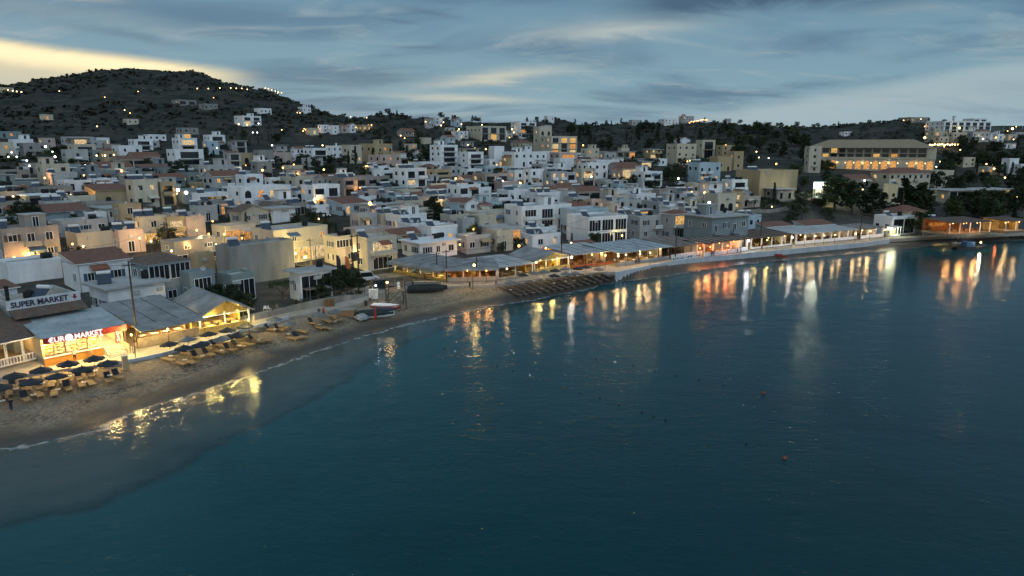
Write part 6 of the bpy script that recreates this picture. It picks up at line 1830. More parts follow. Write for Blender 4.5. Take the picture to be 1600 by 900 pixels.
for row in '''216 543 408|tall black pole standing in front of the beach tavern
69 404 354|pole beside the lit window of the broad beige house
113 432 388|pole at the left of the dark red roof
261 396 347|pole in the glowing alley by the street tree
282 378 340|pole before the white balcony rail
86 300 274|pole right of the white roof slab on the left
487 424 372|pole beside the blazing shop under the cream hotel
495 426 396|short thin pole right of the one by the blazing shop
698 443 390|black pole before the green yellow lit taverna
683 436 410|short pole in the street left of the taverna pole
877 421 350|tall black pole between the gable and the red brown taverna
1055 409 354|pole before the dark closed bar
965 345 309|pole among the long grey flats
926 306 262|tall pole beside the cream flats with brown doors
903 345 312|pole left of the pinkish lit wall
1187 388 335|pole beside the large dark bush
1343 374 322|leaning pole before the white pergola taverna
1165 236 226|pole on the edge of the dark tree belt
1258 328 284|thin pole left of the lit glass kiosk
745 440 420|thin white post in the terrace of the low canvas'''.split('\n'):
    a_, l_ = row.split('|'); x_, y_, t_ = map(float, a_.split()); pole(x_, y_, t_, l_, arm='thin' not in l_)
def transformer():
    q = hit(557, 441); r = math.hypot(q.x, q.y); h = elev_z(557, 366, r) - q.z
    root = thing('transformer_pole', 'pair of black poles carrying a transformer box behind the walled garden', 'pole', q, smooth_tangent(q.x, q.y) + .2)
    for x in (-.7, .7): MB().tube((x, 0, -.5), (x, 0, h), .16, .12, 7).build('mast', WOODPOLE, root)
    for z in (h - .4, h * .62, h * .45): MB().box(-1.2, 1.2, -.08, .08, z, z + .16).build('cross_beam', WOODPOLE, root)
    b = MB(); b.box(-.6, .6, -.45, .45, h * .45 + .17, h * .62 - .1); b.build('transformer', M_METAL, root)
    POLES.append((q + Vector((0, 0, h - .3)), 'pair'))
transformer()
def cable(a, b, sag, label):
    m = MB(); n = 10; pts = []
    for i in range(n + 1):
        t = i / n; p = a.lerp(b, t); p = Vector((p.x, p.y, p.z - sag * 4 * t * (1 - t))); pts.append(p)
    for p, q in zip(pts[:-1], pts[1:]): m.tube(p, q, .028, n=3, cap=False)
    tag(m.build('power_cable', M_BLACK), label, 'cable', 'power cables over the town')
PD = {l: p for p, l in POLES}
def pp(s): return next(p for l, p in PD.items() if s in l)
for a_, b_ in (('beach tavern', 'dark red roof'), ('dark red roof', 'broad beige'), ('dark red roof', 'street tree'), ('street tree', 'balcony rail'), ('street tree', 'blazing shop under'), ('blazing shop under', 'pair'), ('pair', 'green yellow'), ('green yellow', 'gable and the'), ('gable and the', 'closed bar'), ('closed bar', 'dark bush'), ('dark bush', 'leaning'), ('long grey flats', 'gable and the'), ('brown doors', 'long grey flats')):
    cable(pp(a_), pp(b_), 1.3, f'thin sagging power cable strung from pole to pole over the roofs')

# ------------------------------------------------------------------ beach furniture
NAVY = mat('umbrella_cloth', (0.032, 0.038, 0.044), .85, .12, 1.2)
GREYC = mat('umbrella_cloth_grey', (0.16, 0.17, 0.17), .85, .12, 1.2)
def umbrella_meshes(cl):
    c = MB(); n = 10; Rr = 1.14
    ring = [(Rr * math.cos(2 * math.pi * k / n), Rr * math.sin(2 * math.pi * k / n)) for k in range(n)]
    for k in range(n):
        a, b = ring[k], ring[(k + 1) % n]; mx, my = (a[0] + b[0]) / 2 * .96, (a[1] + b[1]) / 2 * .96
        for z in (0, -.03):
            p = [(0, 0, 2.52 + z), (a[0], a[1], 2.08 + z), (mx, my, 2.12 + z)]; q = [(0, 0, 2.52 + z), (mx, my, 2.12 + z), (b[0], b[1], 2.08 + z)]
            c.quad(p if not z else p[::-1]); c.quad(q if not z else q[::-1])
        c.quad([(a[0], a[1], 1.95), (mx, my, 2.0), (mx, my, 2.12), (a[0], a[1], 2.08)]); c.quad([(mx, my, 2.0), (b[0], b[1], 1.95), (b[0], b[1], 2.08), (mx, my, 2.12)])
    c.lathe([(.05, 2.5), (.03, 2.62)], 6)
    p = MB(); p.tube((0, 0, -.3), (0, 0, 2.5), .03, n=6)
    t = MB(); t.lathe([(.28, .62), (.28, .66)], 10)
    return c.mesh('canopy', cl), p.mesh('pole', M_WOOD), t.mesh('tray', M_WHITE)
UM = {k: umbrella_meshes(v) for k, v in (('n', NAVY), ('g', GREYC))}
def umbrella(x, y, k, label, group):
    q = hit(x, y, 2.2)
    root = thing('beach_umbrella', label, 'beach umbrella', q, rnd.uniform(0, 1), group)
    root.rotation_euler = (rnd.uniform(-.05, .05), rnd.uniform(-.05, .05), rnd.uniform(0, 1))
    for d, n in zip(UM[k], ('canopy', 'pole', 'tray')): put(d, n, root)
for x, y in ((0, 604), (21, 586), (49, 595), (63, 577), (87, 587), (105, 567), (128, 576), (147, 559), (169, 566)):
    umbrella(x, y, 'n', 'open dark blue beach umbrella on the sand before the lit market', 'umbrellas before the market')
for x, y in ((265, 537), (293, 529), (326, 521), (287, 543), (315, 537), (345, 529), (355, 515), (382, 509), (373, 522), (403, 514)):
    umbrella(x, y, 'n' if x not in (293, 345) else 'g', ('open dark blue' if x not in (293, 345) else 'open grey') + ' beach umbrella before the beach tavern and glowing gable', 'umbrellas before the tavern')
for x, y in ((428, 498), (450, 505), (498, 491), (524, 486)):
    umbrella(x, y, 'g', 'open grey beach umbrella near the brown crate below the garden wall', 'umbrellas by the garden wall')
for x, y in ((798, 440), (817, 429), (834, 426), (850, 424), (867, 422), (884, 419), (866, 430), (884, 427), (898, 426), (915, 417), (936, 420), (902, 419)):
    umbrella(x, y, 'n' if rnd.random() < .5 else 'g', 'small open umbrella behind the dense rows of dark loungers', 'umbrellas behind the dense lounger rows')
def lounger_meshes(slat, fabric):
    b = MB(); b.box(-.33, .33, -1.25, .2, .30, .36); b.box(-.36, -.31, -1.3, .75, .26, .38); b.box(.31, .36, -1.3, .75, .26, .38)
    k = MB(); M = Matrix.Translation((0, .2, .36)) @ Matrix.Rotation(R(52), 4, 'X'); k.box(-.33, .33, 0, .82, -.03, .03, 0, M)
    l = MB().box(-.04, .04, -.04, .04, 0, .28)
    return b.mesh('bed', slat), k.mesh('backrest', fabric), l.mesh('leg', slat)
M_SLAT = mat('lounger_wood', (0.36, 0.25, 0.13), .7, .12, 2.0)
M_DSLAT = mat('dark_lounger', (0.17, 0.13, 0.10), .7, .12, 2.0)
M_DFAB = mat('lounger_fabric', (0.035, 0.04, 0.05), .85, .1, 2.0)
LG = [lounger_meshes(M_SLAT, M_DFAB), lounger_meshes(M_DSLAT, M_DFAB)]
FLAT = MB().box(-.33, .33, .2, 1.0, .31, .37).mesh('backrest', M_SLAT)
FLATD = MB().box(-.33, .33, .2, 1.0, .31, .37).mesh('backrest', M_DSLAT)
def lounger_at(q, rz, var, label, group, flat=False):
    root = thing('sun_lounger', label, 'sun lounger', q, rz, group)
    b, k, l = LG[var]
    put(b, 'bed', root); put((FLAT, FLATD)[var] if flat else k, 'backrest', root)
    for x, y in ((-.3, -1.1), (.3, -1.1), (-.3, .55), (.3, .55)): put(l, 'leg', root, (x, y, 0))
NEAR_L = [(14, 612), (4, 618), (38, 605), (39, 622), (61, 603), (60, 615), (81, 599), (85, 613), (105, 605), (127, 600), (123, 589), (141, 584), (142, 597), (169, 592), (183, 587), (100, 594), (20, 602)]
for x, y in NEAR_L:
    q = hit(x, y, .3); lounger_at(q, tangent(q.x, q.y) + R(10) + rnd.uniform(-.18, .18), 0, 'tan wooden sun lounger among the umbrellas before the lit market', 'loungers before the market', rnd.random() < .45)
MID_L = [(262, 561), (279, 567), (293, 565), (307, 557), (291, 551), (324, 553), (321, 543), (337, 539), (343, 549), (358, 545), (351, 534), (364, 531), (370, 540), (379, 526), (385, 537), (396, 530), (412, 531), (401, 533), (456, 528), (468, 526), (435, 514), (442, 510), (471, 517), (421, 514), (488, 504), (499, 511), (509, 512), (511, 501), (464, 526), (527, 498), (520, 494)]
for x, y in MID_L:
    q = hit(x, y, .3); far = x > 410
    lounger_at(q, tangent(q.x, q.y) + R(8) + rnd.uniform(-.15, .15), 0, 'tan wooden sun lounger ' + ('on the sand below the garden wall' if far else 'on the sand before the beach tavern'), 'loungers below the garden wall' if far else 'loungers before the tavern', rnd.random() < .4)
for i in range(4):
    for j in range(15):
        f = j / 14; a = i / 3
        x = (785 + 22 * a) + f * (150 - 2 * a) ; y = (449.5 + 10.5 * a) + f * (-24.5 - 1.5 * a) + 1.2 * math.sin(f * 3.14)
        q = hit(x + rnd.uniform(-1, 1), y + rnd.uniform(-.4, .4), .3)
        lounger_at(q, tangent(q.x, q.y) + R(14) + rnd.uniform(-.06, .06), 1, 'dark sun lounger in the dense rows on the middle of the beach', 'dense rows of dark loungers', True)
for i in range(16):
    q = hit(1495 + i * 7, 374.5 - i * .42, .3)
    if gz(q.x, q.y) > .2: lounger_at(q, tangent(q.x, q.y), 1, 'dark sun lounger in the far row under the teal wall', 'far row of loungers')

# ------------------------------------------------------------------ people
SKIN = mat('skin', (0.36, 0.20, 0.13), .6, .06); HAIR = mat('hair', (0.03, 0.02, 0.015), .7, .06)
def person_mesh(pose, shirt, trousers):
    J = dict(pel=(0, 0, .95, .115), wai=(0, .01, 1.1, .11), che=(0, .01, 1.33, .135), nec=(0, 0, 1.49, .055), hea=(0, -.02, 1.62, .085), top=(0, 0, 1.72, .07))
    E = [('pel', 'wai'), ('wai', 'che'), ('che', 'nec'), ('nec', 'hea'), ('hea', 'top')]
    for s, n in ((-1, 'l'), (1, 'r')):
        st = {'stand': .02, 'walk': .24 * s, 'bend': .05 * s}[pose]; arm = {'stand': 0.0, 'walk': -.18 * s, 'bend': -.35}[pose]
        J.update({'hip' + n: (s * .09, 0, .9, .09), 'kne' + n: (s * .1, -st * .55 - .02, .5, .06), 'ank' + n: (s * .1, -st + .03, .09, .042), 'toe' + n: (s * .11, -st - .14, .03, .035),
                  'sho' + n: (s * .18, .01, 1.42, .058), 'elb' + n: (s * .24, arm * .5 + .03, 1.14, .042), 'wri' + n: (s * .24, arm - .05, .9, .032), 'han' + n: (s * .24, arm - .07, .8, .034)})
        E += [('pel', 'hip' + n), ('hip' + n, 'kne' + n), ('kne' + n, 'ank' + n), ('ank' + n, 'toe' + n), ('che', 'sho' + n), ('sho' + n, 'elb' + n), ('elb' + n, 'wri' + n), ('wri' + n, 'han' + n)]
    ks = list(J)
    me = bpy.data.meshes.new('person_skeleton'); me.from_pydata([J[k][:3] for k in ks], [(ks.index(a), ks.index(b)) for a, b in E], [])
    o = bpy.data.objects.new('person_skeleton', me); COL.objects.link(o)
    o.modifiers.new('skin', 'SKIN'); me.skin_vertices[0].data[0].use_root = True
    for i, k in enumerate(ks): me.skin_vertices[0].data[i].radius = (J[k][3],) * 2
    sb = o.modifiers.new('sub', 'SUBSURF'); sb.levels = sb.render_levels = 1
    out = bpy.data.meshes.new_from_object(o.evaluated_get(bpy.context.evaluated_depsgraph_get()))
    bpy.data.objects.remove(o)
    out.materials.clear()
    for m in (SKIN, HAIR, shirt, trousers): out.materials.append(m)
    for p in out.polygons:
        c = p.center; a = abs(c.x)
        p.material_index = 1 if c.z > 1.66 or (c.z > 1.58 and c.y > .02) else 0 if c.z > 1.47 or (a > .2 and c.z < 1.24) else 2 if c.z > .98 or a > .2 else 3 if c.z > .42 else 0
    return out
CL = {n: mat('cloth_' + n, c, .85, .08, 2) for n, c in (('white', (.55, .55, .53)), ('navy', (.025, .035, .07)), ('black', (.02, .02, .022)), ('red', (.35, .05, .04)), ('blue', (.06, .14, .3)), ('beige', (.33, .27, .2)))}
PM = {}
def person(x, y, pose, sh, tr, rz, label):
    key = (pose, sh, tr)
    if key not in PM: PM[key] = person_mesh(pose, CL[sh], CL[tr])
    q = hit(x, y); p = tuple(q)
    if float(sdist(PROM, q.x, q.y)) > 0 and float(sdist(PROM, q.x, q.y)) < 6.4: p = (*on_plane(x, y, 2.1), 2.1)
    tag(put(PM[key], 'person', None, p, rz), label, 'person')
for row in '''19 646 walk black navy 0.4|person in dark clothes walking by the bottom loungers at the left edge
6 632 bend beige black 1.2|person bending at the left edge beside the nearest lounger
118 566 stand white black 0.3|person in a white top standing before the lit market window
143 559 walk white beige 1.0|person in pale clothes by the market steps
499 497 stand navy black 0.5|person in navy before the garden wall beside another in red
506 496 stand red black -.4|person in red before the garden wall beside another in navy
579 474 walk white black 0.8|person in a white shirt walking by the white notice board
645 452 stand black black 0.2|dark figure standing by the dark covered boat
656 437 walk navy beige 1.4|left walker on the street before the green yellow taverna
664 440 walk black black -1.6|right walker on the street before the green yellow taverna
734 453 stand black navy 0.1|person in dark clothes on the sand below the low canvas terrace
775 447 walk beige navy 1.5|person at the left end of the dense lounger rows
994 413 walk blue navy 1.4|person in blue strolling before the wide pale roof
998 413 walk navy black 1.4|person in navy strolling beside one in blue
1112 401 stand black black 0.2|dark figure before the deep orange taverna at the left of a pair
1115 401 stand red black 0.4|figure in red before the deep orange taverna at the right of a pair
1152 397 walk black navy 1.4|left walker of the pair before the white wall of the orange taverna
1157 397 walk white navy 1.5|right walker of the pair before the white wall of the orange taverna
1190 392 stand navy black -.3|person in navy beside the large dark bush
1442 372 stand white white 0.3|left of two white figures at the end of the promenade
1447 372 stand white beige 0.6|right of two white figures at the end of the promenade
1552 366 stand white beige 0.2|lone pale figure before the teal wall
1509 371 walk blue navy 1.2|person in blue on the far sand under the teal wall'''.split('\n'):
    a_, l_ = row.split('|'); t_ = a_.split(); person(float(t_[0]), float(t_[1]), t_[2], t_[3], t_[4], float(t_[5]), l_)

# ------------------------------------------------------------------ boats and things on the sand
def hull(L, W, H, mt, n=9, flare=.75):
    m = MB(); rows = []
    for i in range(n):
        t = i / (n - 1); w = W / 2 * math.sin(min(1, (1 - t) * 1.9 + .02) * 1.45) ; x = -L / 2 + L * t; s = H * (.85 + .35 * t * t)
        rows.append([(x, -w, s), (x, -w * flare, s * .35), (x, 0, 0 if t < .8 else s * (t - .8) * 2), (x, w * flare, s * .35), (x, w, s)])
    for r in rows: m.v += r
    for i in range(n - 1):
        for j in range(4): m.f.append((i * 5 + j, (i + 1) * 5 + j, (i + 1) * 5 + j + 1, i * 5 + j + 1)); m.m.append(0)
    m.f.append((0, 1, 2, 3, 4)); m.m.append(0)
    # inside, a little lower
    b = len(m.v)
    for r in rows: m.v += [(r[0][0], r[0][1] * .9, r[0][2] - .02), (r[0][0], 0, r[0][2] * .45), (r[4][0], r[4][1] * .9, r[4][2] - .02)]
    for i in range(n - 1):
        for j in range(2): m.f.append((b + i * 3 + j, b + i * 3 + j + 1, b + (i + 1) * 3 + j + 1, b + (i + 1) * 3 + j)); m.m.append(0)
        for (o, p) in ((0, 0), (4, 2)): m.f.append((i * 5 + o, b + i * 3 + p, b + (i + 1) * 3 + p, (i + 1) * 5 + o)); m.m.append(0)
    return m.mesh('hull', mt)
def cover_mesh(L, W, H, mt, seed=1):
    rg = random.Random(seed); m = MB(); n, k = 12, 7
    for i in range(n):
        t = i / (n - 1); w = W / 2 * math.sin(min(1, (1 - t) * 1.8 + .05) * 1.5) + .03
        for j in range(k):
            s = -1 + 2 * j / (k - 1); m.v.append((-L / 2 + L * t, w * s, H * (1 - s * s * .75) * math.sin(.35 + 2.45 * t) ** .5 + rg.uniform(-.05, .05)))
    for i in range(n - 1):
        for j in range(k - 1): a = i * k + j; m.f.append((a, a + k, a + k + 1, a + 1)); m.m.append(0)
    m.f.append(tuple(range(k))); m.m.append(0)
    b = len(m.v)
    for i in range(n):
        for j in (0, k - 1): q = m.v[i * k + j]; m.v.append((q[0], q[1], q[2] - .25))
    for i in range(n - 1):
        m.f.append((i * k, b + i * 2, b + (i + 1) * 2, (i + 1) * k)); m.m.append(0); m.f.append((i * k + k - 1, (i + 1) * k + k - 1, b + (i + 1) * 2 + 1, b + i * 2 + 1)); m.m.append(0)
    return m.mesh('cover', mt)
M_DKGREEN = mat('dark_green_cover', (0.022, 0.036, 0.034), .8, .2, 1.5)
M_TARP = mat('grey_tarpaulin', (0.34, 0.35, 0.36), .7, .25, 3.0, bump=.6)
q = hit(586, 497); t = thing('motor_boat', 'white motor boat under a dark green cover with a crumpled grey tarpaulin', 'boat', q, R(14))
put(hull(6.2, 2.3, .9, M_WHITE), 'hull', t); put(cover_mesh(6.0, 2.4, .75, M_DKGREEN), 'cover', t, (0, 0, .75)); put(cover_mesh(2.6, 2.0, .8, M_TARP, 4), 'tarpaulin', t, (-1.9, -.9, .35), .5)
q = hit(604, 483); t = thing('rescue_boat', 'white decked boat with a red and blue hull beside the watch tower', 'boat', q, R(-14))
put(hull(5.2, 1.8, .75, mat('red_hull', (.30, .06, .05), .5)), 'hull', t); put(cover_mesh(4.9, 1.6, .22, M_WHITE, 2), 'deck', t, (0, 0, .74)); put(MB().box(-2.2, 1.6, -.98, -.9, .12, .34).mesh('stripe', CL['blue']), 'stripe', t)
q = hit(668, 456); t = thing('covered_boat', 'long dark boat hidden under a black cover on the upper beach', 'boat', q, R(8))
put(hull(7.4, 2.8, .8, M_METAL), 'hull', t); put(cover_mesh(7.3, 3.0, .8, mat('black_cover', (.028, .03, .028), .85, .2, 1.5), 6), 'cover', t, (0, 0, .7))
for x, y, rz_, l_ in ((1211, 399, -.5, 'red kayak at the left of a pair under the sea wall'), (1219, 402, -.4, 'red kayak at the right of a pair under the sea wall')):
    q = hit(x, y); t = thing('kayak', l_, 'kayak', q, rz_); put(hull(3.6, .75, .36, mat('red_plastic', (.42, .05, .025), .4, .05)), 'hull', t); put(MB().box(-.5, .3, -.2, .2, .2, .3).mesh('seat', M_BLACK), 'seat', t)
q = hit(1456, 373); t = thing('dinghy', 'small white dinghy drawn up below the dark teal house', 'boat', q, .1); put(hull(3.8, 1.4, .6, M_WHITE), 'hull', t); put(MB().box(-.3, .1, -.5, .5, .34, .4).mesh('thwart', M_WOOD), 'thwart', t)
p = on_plane(1511, 389, 0); t = thing('ferry_raft', 'dark moored pontoon boat with lit rails floating off the right shore', 'boat', (*p, -.05), .15)
for y in (-1.3, 1.3): put(MB().tube((-4, y, .25), (4, y, .25), .42, n=10).mesh('float', M_METAL), 'float', t)
put(MB().box(-3.9, 3.9, -1.8, 1.8, .6, .75).mesh('deck', M_DARKWOOD), 'deck', t)
rl = MB()
for x in (-3.8, -1.9, 0, 1.9, 3.8):
    for y in (-1.7, 1.7): rl.tube((x, y, .75), (x, y, 1.9), .05, n=5)
for y in (-1.7, 1.7): rl.tube((-3.8, y, 1.85), (3.8, y, 1.85), .05, n=5); rl.tube((-3.8, y, 1.3), (3.8, y, 1.3), .04, n=5)
put(rl.mesh('rail', CL['navy']), 'rail', t); put(MB().box(-1.2, 1.4, -1.0, 1.0, .75, 2.1).mesh('cabin', CL['blue']), 'cabin', t)
b = put(globe('y', .16), 'bulb', t, (2.6, -1.5, 2.05)); lamp_light('light', b, (0, -.2, 0), (1, .85, .5), 700, .2)
p = on_plane(1499, 381, 0); t = thing('moored_boat', 'small white motor boat moored between the shore and the pontoon', 'boat', (*p, -.15), .2); put(hull(4.6, 1.7, .8, M_WHITE), 'hull', t); put(MB().box(-.6, .4, -.5, .5, .5, 1.2).mesh('console', CL['navy']), 'console', t)
def tower():
    q = hit(619, 478); h = 3.6
    t = thing('watch_tower', 'wooden lifeguard watch tower on crossed legs at the upper beach', 'watch tower', q, R(18))
    w = 1.35
    for x in (-1, 1):
        for y in (-1, 1): MB().tube((x * w * 1.15, y * w * 1.15, -.3), (x * w, y * w, h + .9), .08, n=5).build('leg', M_DARKWOOD, t)
    m = MB()
    for a, b in (((-1, -1), (1, -1)), ((1, -1), (1, 1)), ((1, 1), (-1, 1)), ((-1, 1), (-1, -1))):
        for z0, z1 in ((.2, 2.7), (2.7, .2)): m.tube((a[0] * w * 1.12, a[1] * w * 1.12, z0), (b[0] * w * 1.05, b[1] * w * 1.05, z1), .045, n=4)
    m.build('braces', M_DARKWOOD, t)
    MB().box(-w - .15, w + .15, -w - .15, w + .15, h - .75, h - .62).build('platform', M_WOOD, t)
    r = MB()
    for z in (h - .2, h + .25):
        for s in (-1, 1): r.box(-w, w, s * w - .03, s * w + .03, z, z + .07); r.box(s * w - .03, s * w + .03, -w + .04, w - .04, z + .08, z + .15)
    r.build('railing', M_WOOD, t)
    MB().box(.3, .75, -.2, .25, h - .61, h - .2).box(.3, .75, .2, .26, h - .2, h + .5).build('seat', M_WHITE, t)
    l = MB()
    for s in (-.25, .25): l.tube((s - .6, -w - 1.2, 0), (s - .6, -w - .1, h - .7), .035, n=4)
    for i in range(8): f = (i + .5) / 8; l.tube((-.85, -w - 1.2 + 1.1 * f, (h - .7) * f), (-.35, -w - 1.2 + 1.1 * f, (h - .7) * f), .025, n=4)
    l.build('ladder', M_WOOD, t)
tower()
q = hit(584, 473); t = thing('notice_board', 'white notice board on two posts beside the covered motor boat', 'sign', q, R(12))
MB().box(-.75, .75, -.03, .03, .7, 2.4).build('panel', M_WHITE, t)
pr = MB()
for i in range(7): pr.box(-.6, rnd.uniform(.1, .6), -.045, -.032, 2.15 - i * .2, 2.21 - i * .2)
pr.build('lettering', M_METAL, t)
for x in (-.65, .65): MB().tube((x, .05, -.3), (x, .05, 2.45), .04, n=5).build('post', M_METAL, t)
q = hit(587, 508); t = thing('warning_flag', 'closed red umbrella leaning on a stand near the covered motor boat', 'umbrella', q, .2)
MB().tube((0, 0, 0), (.12, 0, 3.2), .04, n=5).build('pole', M_WOOD, t); MB().lathe([(.05, .8), (.22, 1.2), (.16, 2.4), (.03, 3.1)], 8).build('cloth', CL['red'], t)
q = hit(543, 494); t = thing('storage_crate', 'brown wooden storage crate on the sand by the garden wall', 'crate', q, R(-6))
MB().box(-1.3, 1.3, -.8, .8, -.1, 1.15).build('body', mat('crate_board', (.22, .14, .09), .8, .15, 2.5), t); MB().box(-1.38, 1.38, -.88, .88, 1.15, 1.24).build('lid', mat('crate_lid', (.3, .27, .24), .8), t)
q = hit(516, 484); t = thing('lounger_stack', 'tall stack of brown lounger cushions by the garden wall', 'cushions', q, .2)
for i in range(9): MB().box(-.75, .75, -.45, .45, .02 + i * .2, .18 + i * .2).build('cushion', mat('brown_cushion', (.16, .10, .06), .9, .2, 2), t).rotation_euler = (0, 0, rnd.uniform(-.12, .12))
q = hit(572, 478); t = thing('litter_bin', 'dark green litter bin left of the white notice board', 'bin', q); MB().lathe([(.22, 0), (.26, .7), (.27, .75)], 10).build('body', M_DKGREEN, t); MB().lathe([(.29, .75), (.12, .92)], 10).build('lid', M_BLACK, t)
p = on_plane(196, 572, 2.1); t = thing('gate_pillar', 'short ochre pillar at the edge of the sand right of the market', 'pillar', (*p, 2.0), R(40)); MB().box(-.3, .3, -.3, .3, -.3, 1.3).build('shaft', WALLS['O'], t); MB().box(-.36, .36, -.36, .36, 1.3, 1.42).build('cap', WALLS['K'], t)
p = on_plane(212, 560, 2.1); t = thing('thin_post', 'thin dark post on the path before the beach tavern', 'post', (*p, 2.0)); MB().tube((0, 0, -.2), (0, 0, 2.6), .05, n=6).build('shaft', M_METAL, t); MB().lathe([(.08, 2.6), (.02, 2.7)], 6).build('cap', M_METAL, t)
# feather flags by the shuttered shop
for x, y, c_, l_ in ((527, 432, 'navy', 'tall navy feather flag beside the shuttered shop'), (541, 434, 'red', 'tall orange red feather flag beside the shuttered shop')):
    q = hit(x, y); t = thing('feather_flag', l_, 'flag', q, .5)
    MB().tube((0, 0, -.2), (0, 0, 4.4), .04, n=5).build('pole', M_METAL, t)
    f = MB(); pr_ = [(.04, 1.2), (.75, 1.3), (.85, 3.2), (.5, 4.2), (.04, 4.4)]; f.prism(pr_, -.012, .012); f.build('cloth', CL[c_] if c_ == 'navy' else mat('orange_flag', (.5, .12, .05), .8), t)
# fence along the street above the retaining wall, and garden chairs
def fence(pts, label, h=1.1, step=2.0, mt=None):
    P = resample(pxline(pts), step); m0 = Vector((*P[0], gz(*P[0])))
    root = thing('fence', label, 'fence', m0)
    pm = MB().box(-.05, .05, -.05, .05, -.3, h).mesh('post', mt or M_WOOD)
    for p in P: put(pm, 'post', root, (p[0] - m0.x, p[1] - m0.y, gz(*p) - m0.z))
    r = MB()
    for (a, b) in zip(P[:-1], P[1:]):
        for z in (h * .5, h * .9): r.tube(Vector((*a, gz(*a) + z)) - m0, Vector((*b, gz(*b) + z)) - m0, .035, n=4)
    r.build('rail', mt or M_WOOD, root)
fence([(520, 424), (600, 440), (650, 446), (700, 447)], 'wooden post fence along the street above the retaining wall', 1.15)
fence([(470, 485), (530, 470), (590, 456)], 'thin post fence standing behind the stained garden wall', 1.9, 3.0, M_METAL)
for x, y in ((414, 486), (421, 486), (434, 484)):
    q = hit(x, y); tag(put(CHAIR[0] if x > 430 else chair_mesh(M_WHITE), 'garden_chair', None, q, rnd.uniform(0, 6)), 'garden chair in the yard below the umbrella pine', 'chair', 'garden chairs of the yard')
q = hit(362, 500); t = thing('garden_canopy', 'small pale shade roof on posts left of the yard chairs', 'canopy', q, R(30))
MB().box(-1.8, 1.8, -1.3, 1.3, 2.2, 2.32).build('roof', CANVAS['canvas_white'], t)
for x in (-1.6, 1.6):
    for y in (-1.1, 1.1): MB().box(x - .05, x + .05, y - .05, y + .05, -.2, 2.2).build('post', M_METAL, t)
q = hit(494, 468); t = thing('porch_canopy', 'dark lean to canopy under the open shelter', 'canopy', q, R(36))
MB().box(-2.2, 2.2, -1.5, 1.5, 2.1, 2.22).build('roof', CANVAS['canvas_taupe'], t)
for x in (-2, 2):
    for y in (-1.3, 1.3): MB().box(x - .06, x + .06, y - .06, y + .06, -.2, 2.1).build('post', M_METAL, t)

# ------------------------------------------------------------------ cars
def car_proto(paint, van=False):
    b = MB(); h = 1.35 if van else .78
    b.prism([(-2.1, .35), (2.05, .35), (2.12, .62), (1.9, .82), (1.2, .9), (-2.0, .92), (-2.15, .7)], -.85, .85)
    c = MB(); top = 1.95 if van else 1.45
    c.prism([(-1.95 if van else -1.7, .93), (1.15, .93), (.55, top), (-1.75 if van else -1.2, top)], -.74, .74)
    g = MB(); g.prism([(-1.55 if van else -1.35, 1.0), (.95, 1.0), (.52, top - .1), (-1.5 if van else -1.1, top - .1)], -.752, .752)
    w = MB(); w.tube((0, -.1, 0), (0, .1, 0), .33, n=12)
    return b.mesh('body', paint), c.mesh('cabin', paint), g.mesh('window', M_GLASS), w.mesh('wheel', M_BLACK)
CARS = {}
def car(x, y, colour, rz, label, van=False):
    key = (colour, van)
    if key not in CARS: CARS[key] = car_proto(mat('car_' + colour, {'white': (.6, .61, .62), 'black': (.02, .02, .025), 'silver': (.35, .36, .38), 'red': (.3, .03, .02), 'blue': (.05, .1, .22)}[colour], .3, .04, 1, .5), van)
    q = hit(x, y); t = thing('parked_car', label, 'car', q + Vector((0, 0, .12)), rz)
    b, c, g, w = CARS[key]
    put(b, 'body', t); put(c, 'cabin', t); put(g, 'window', t)
    for px_, py_ in ((-1.3, -.78), (1.3, -.78), (-1.3, .78), (1.3, .78)): put(w, 'wheel', t, (px_, py_, .33))
for row in '''1168 353 white 0.3|white car parked above the guest house roof
1204 356 black 0.2|dark car parked behind the large dark bush
1214 358 silver 0.25|silver car parked behind the large dark bush
597 453 black 0.5 v|black van parked at the end of the walled garden
1057 290 white 0.6|left white car on the bend of the pale track
1066 289 white 0.5|right white car on the bend of the pale track
1050 296 black 0.7|dark car lower on the pale track
395 318 silver 0.2|silver car under the arched white house
505 340 white 0.6|white car beside the pale blue roof
660 430 blue 0.1|blue car in the street behind the beach fence
150 400 silver 0.1|silver car in the alley before the long cream wall
575 440 white 0.5 v|white van behind the walled garden
1276 317 red 0.2|red car beside the lit glass kiosk
60 262 white 0.0|white car under the lamp above the white roof slab
120 268 black 0.1|dark car in the field below the long apartments'''.split('\n'):
    a_, l_ = row.split('|'); t_ = a_.split(); car(float(t_[0]), float(t_[1]), t_[2], float(t_[3]), l_, len(t_) > 4)

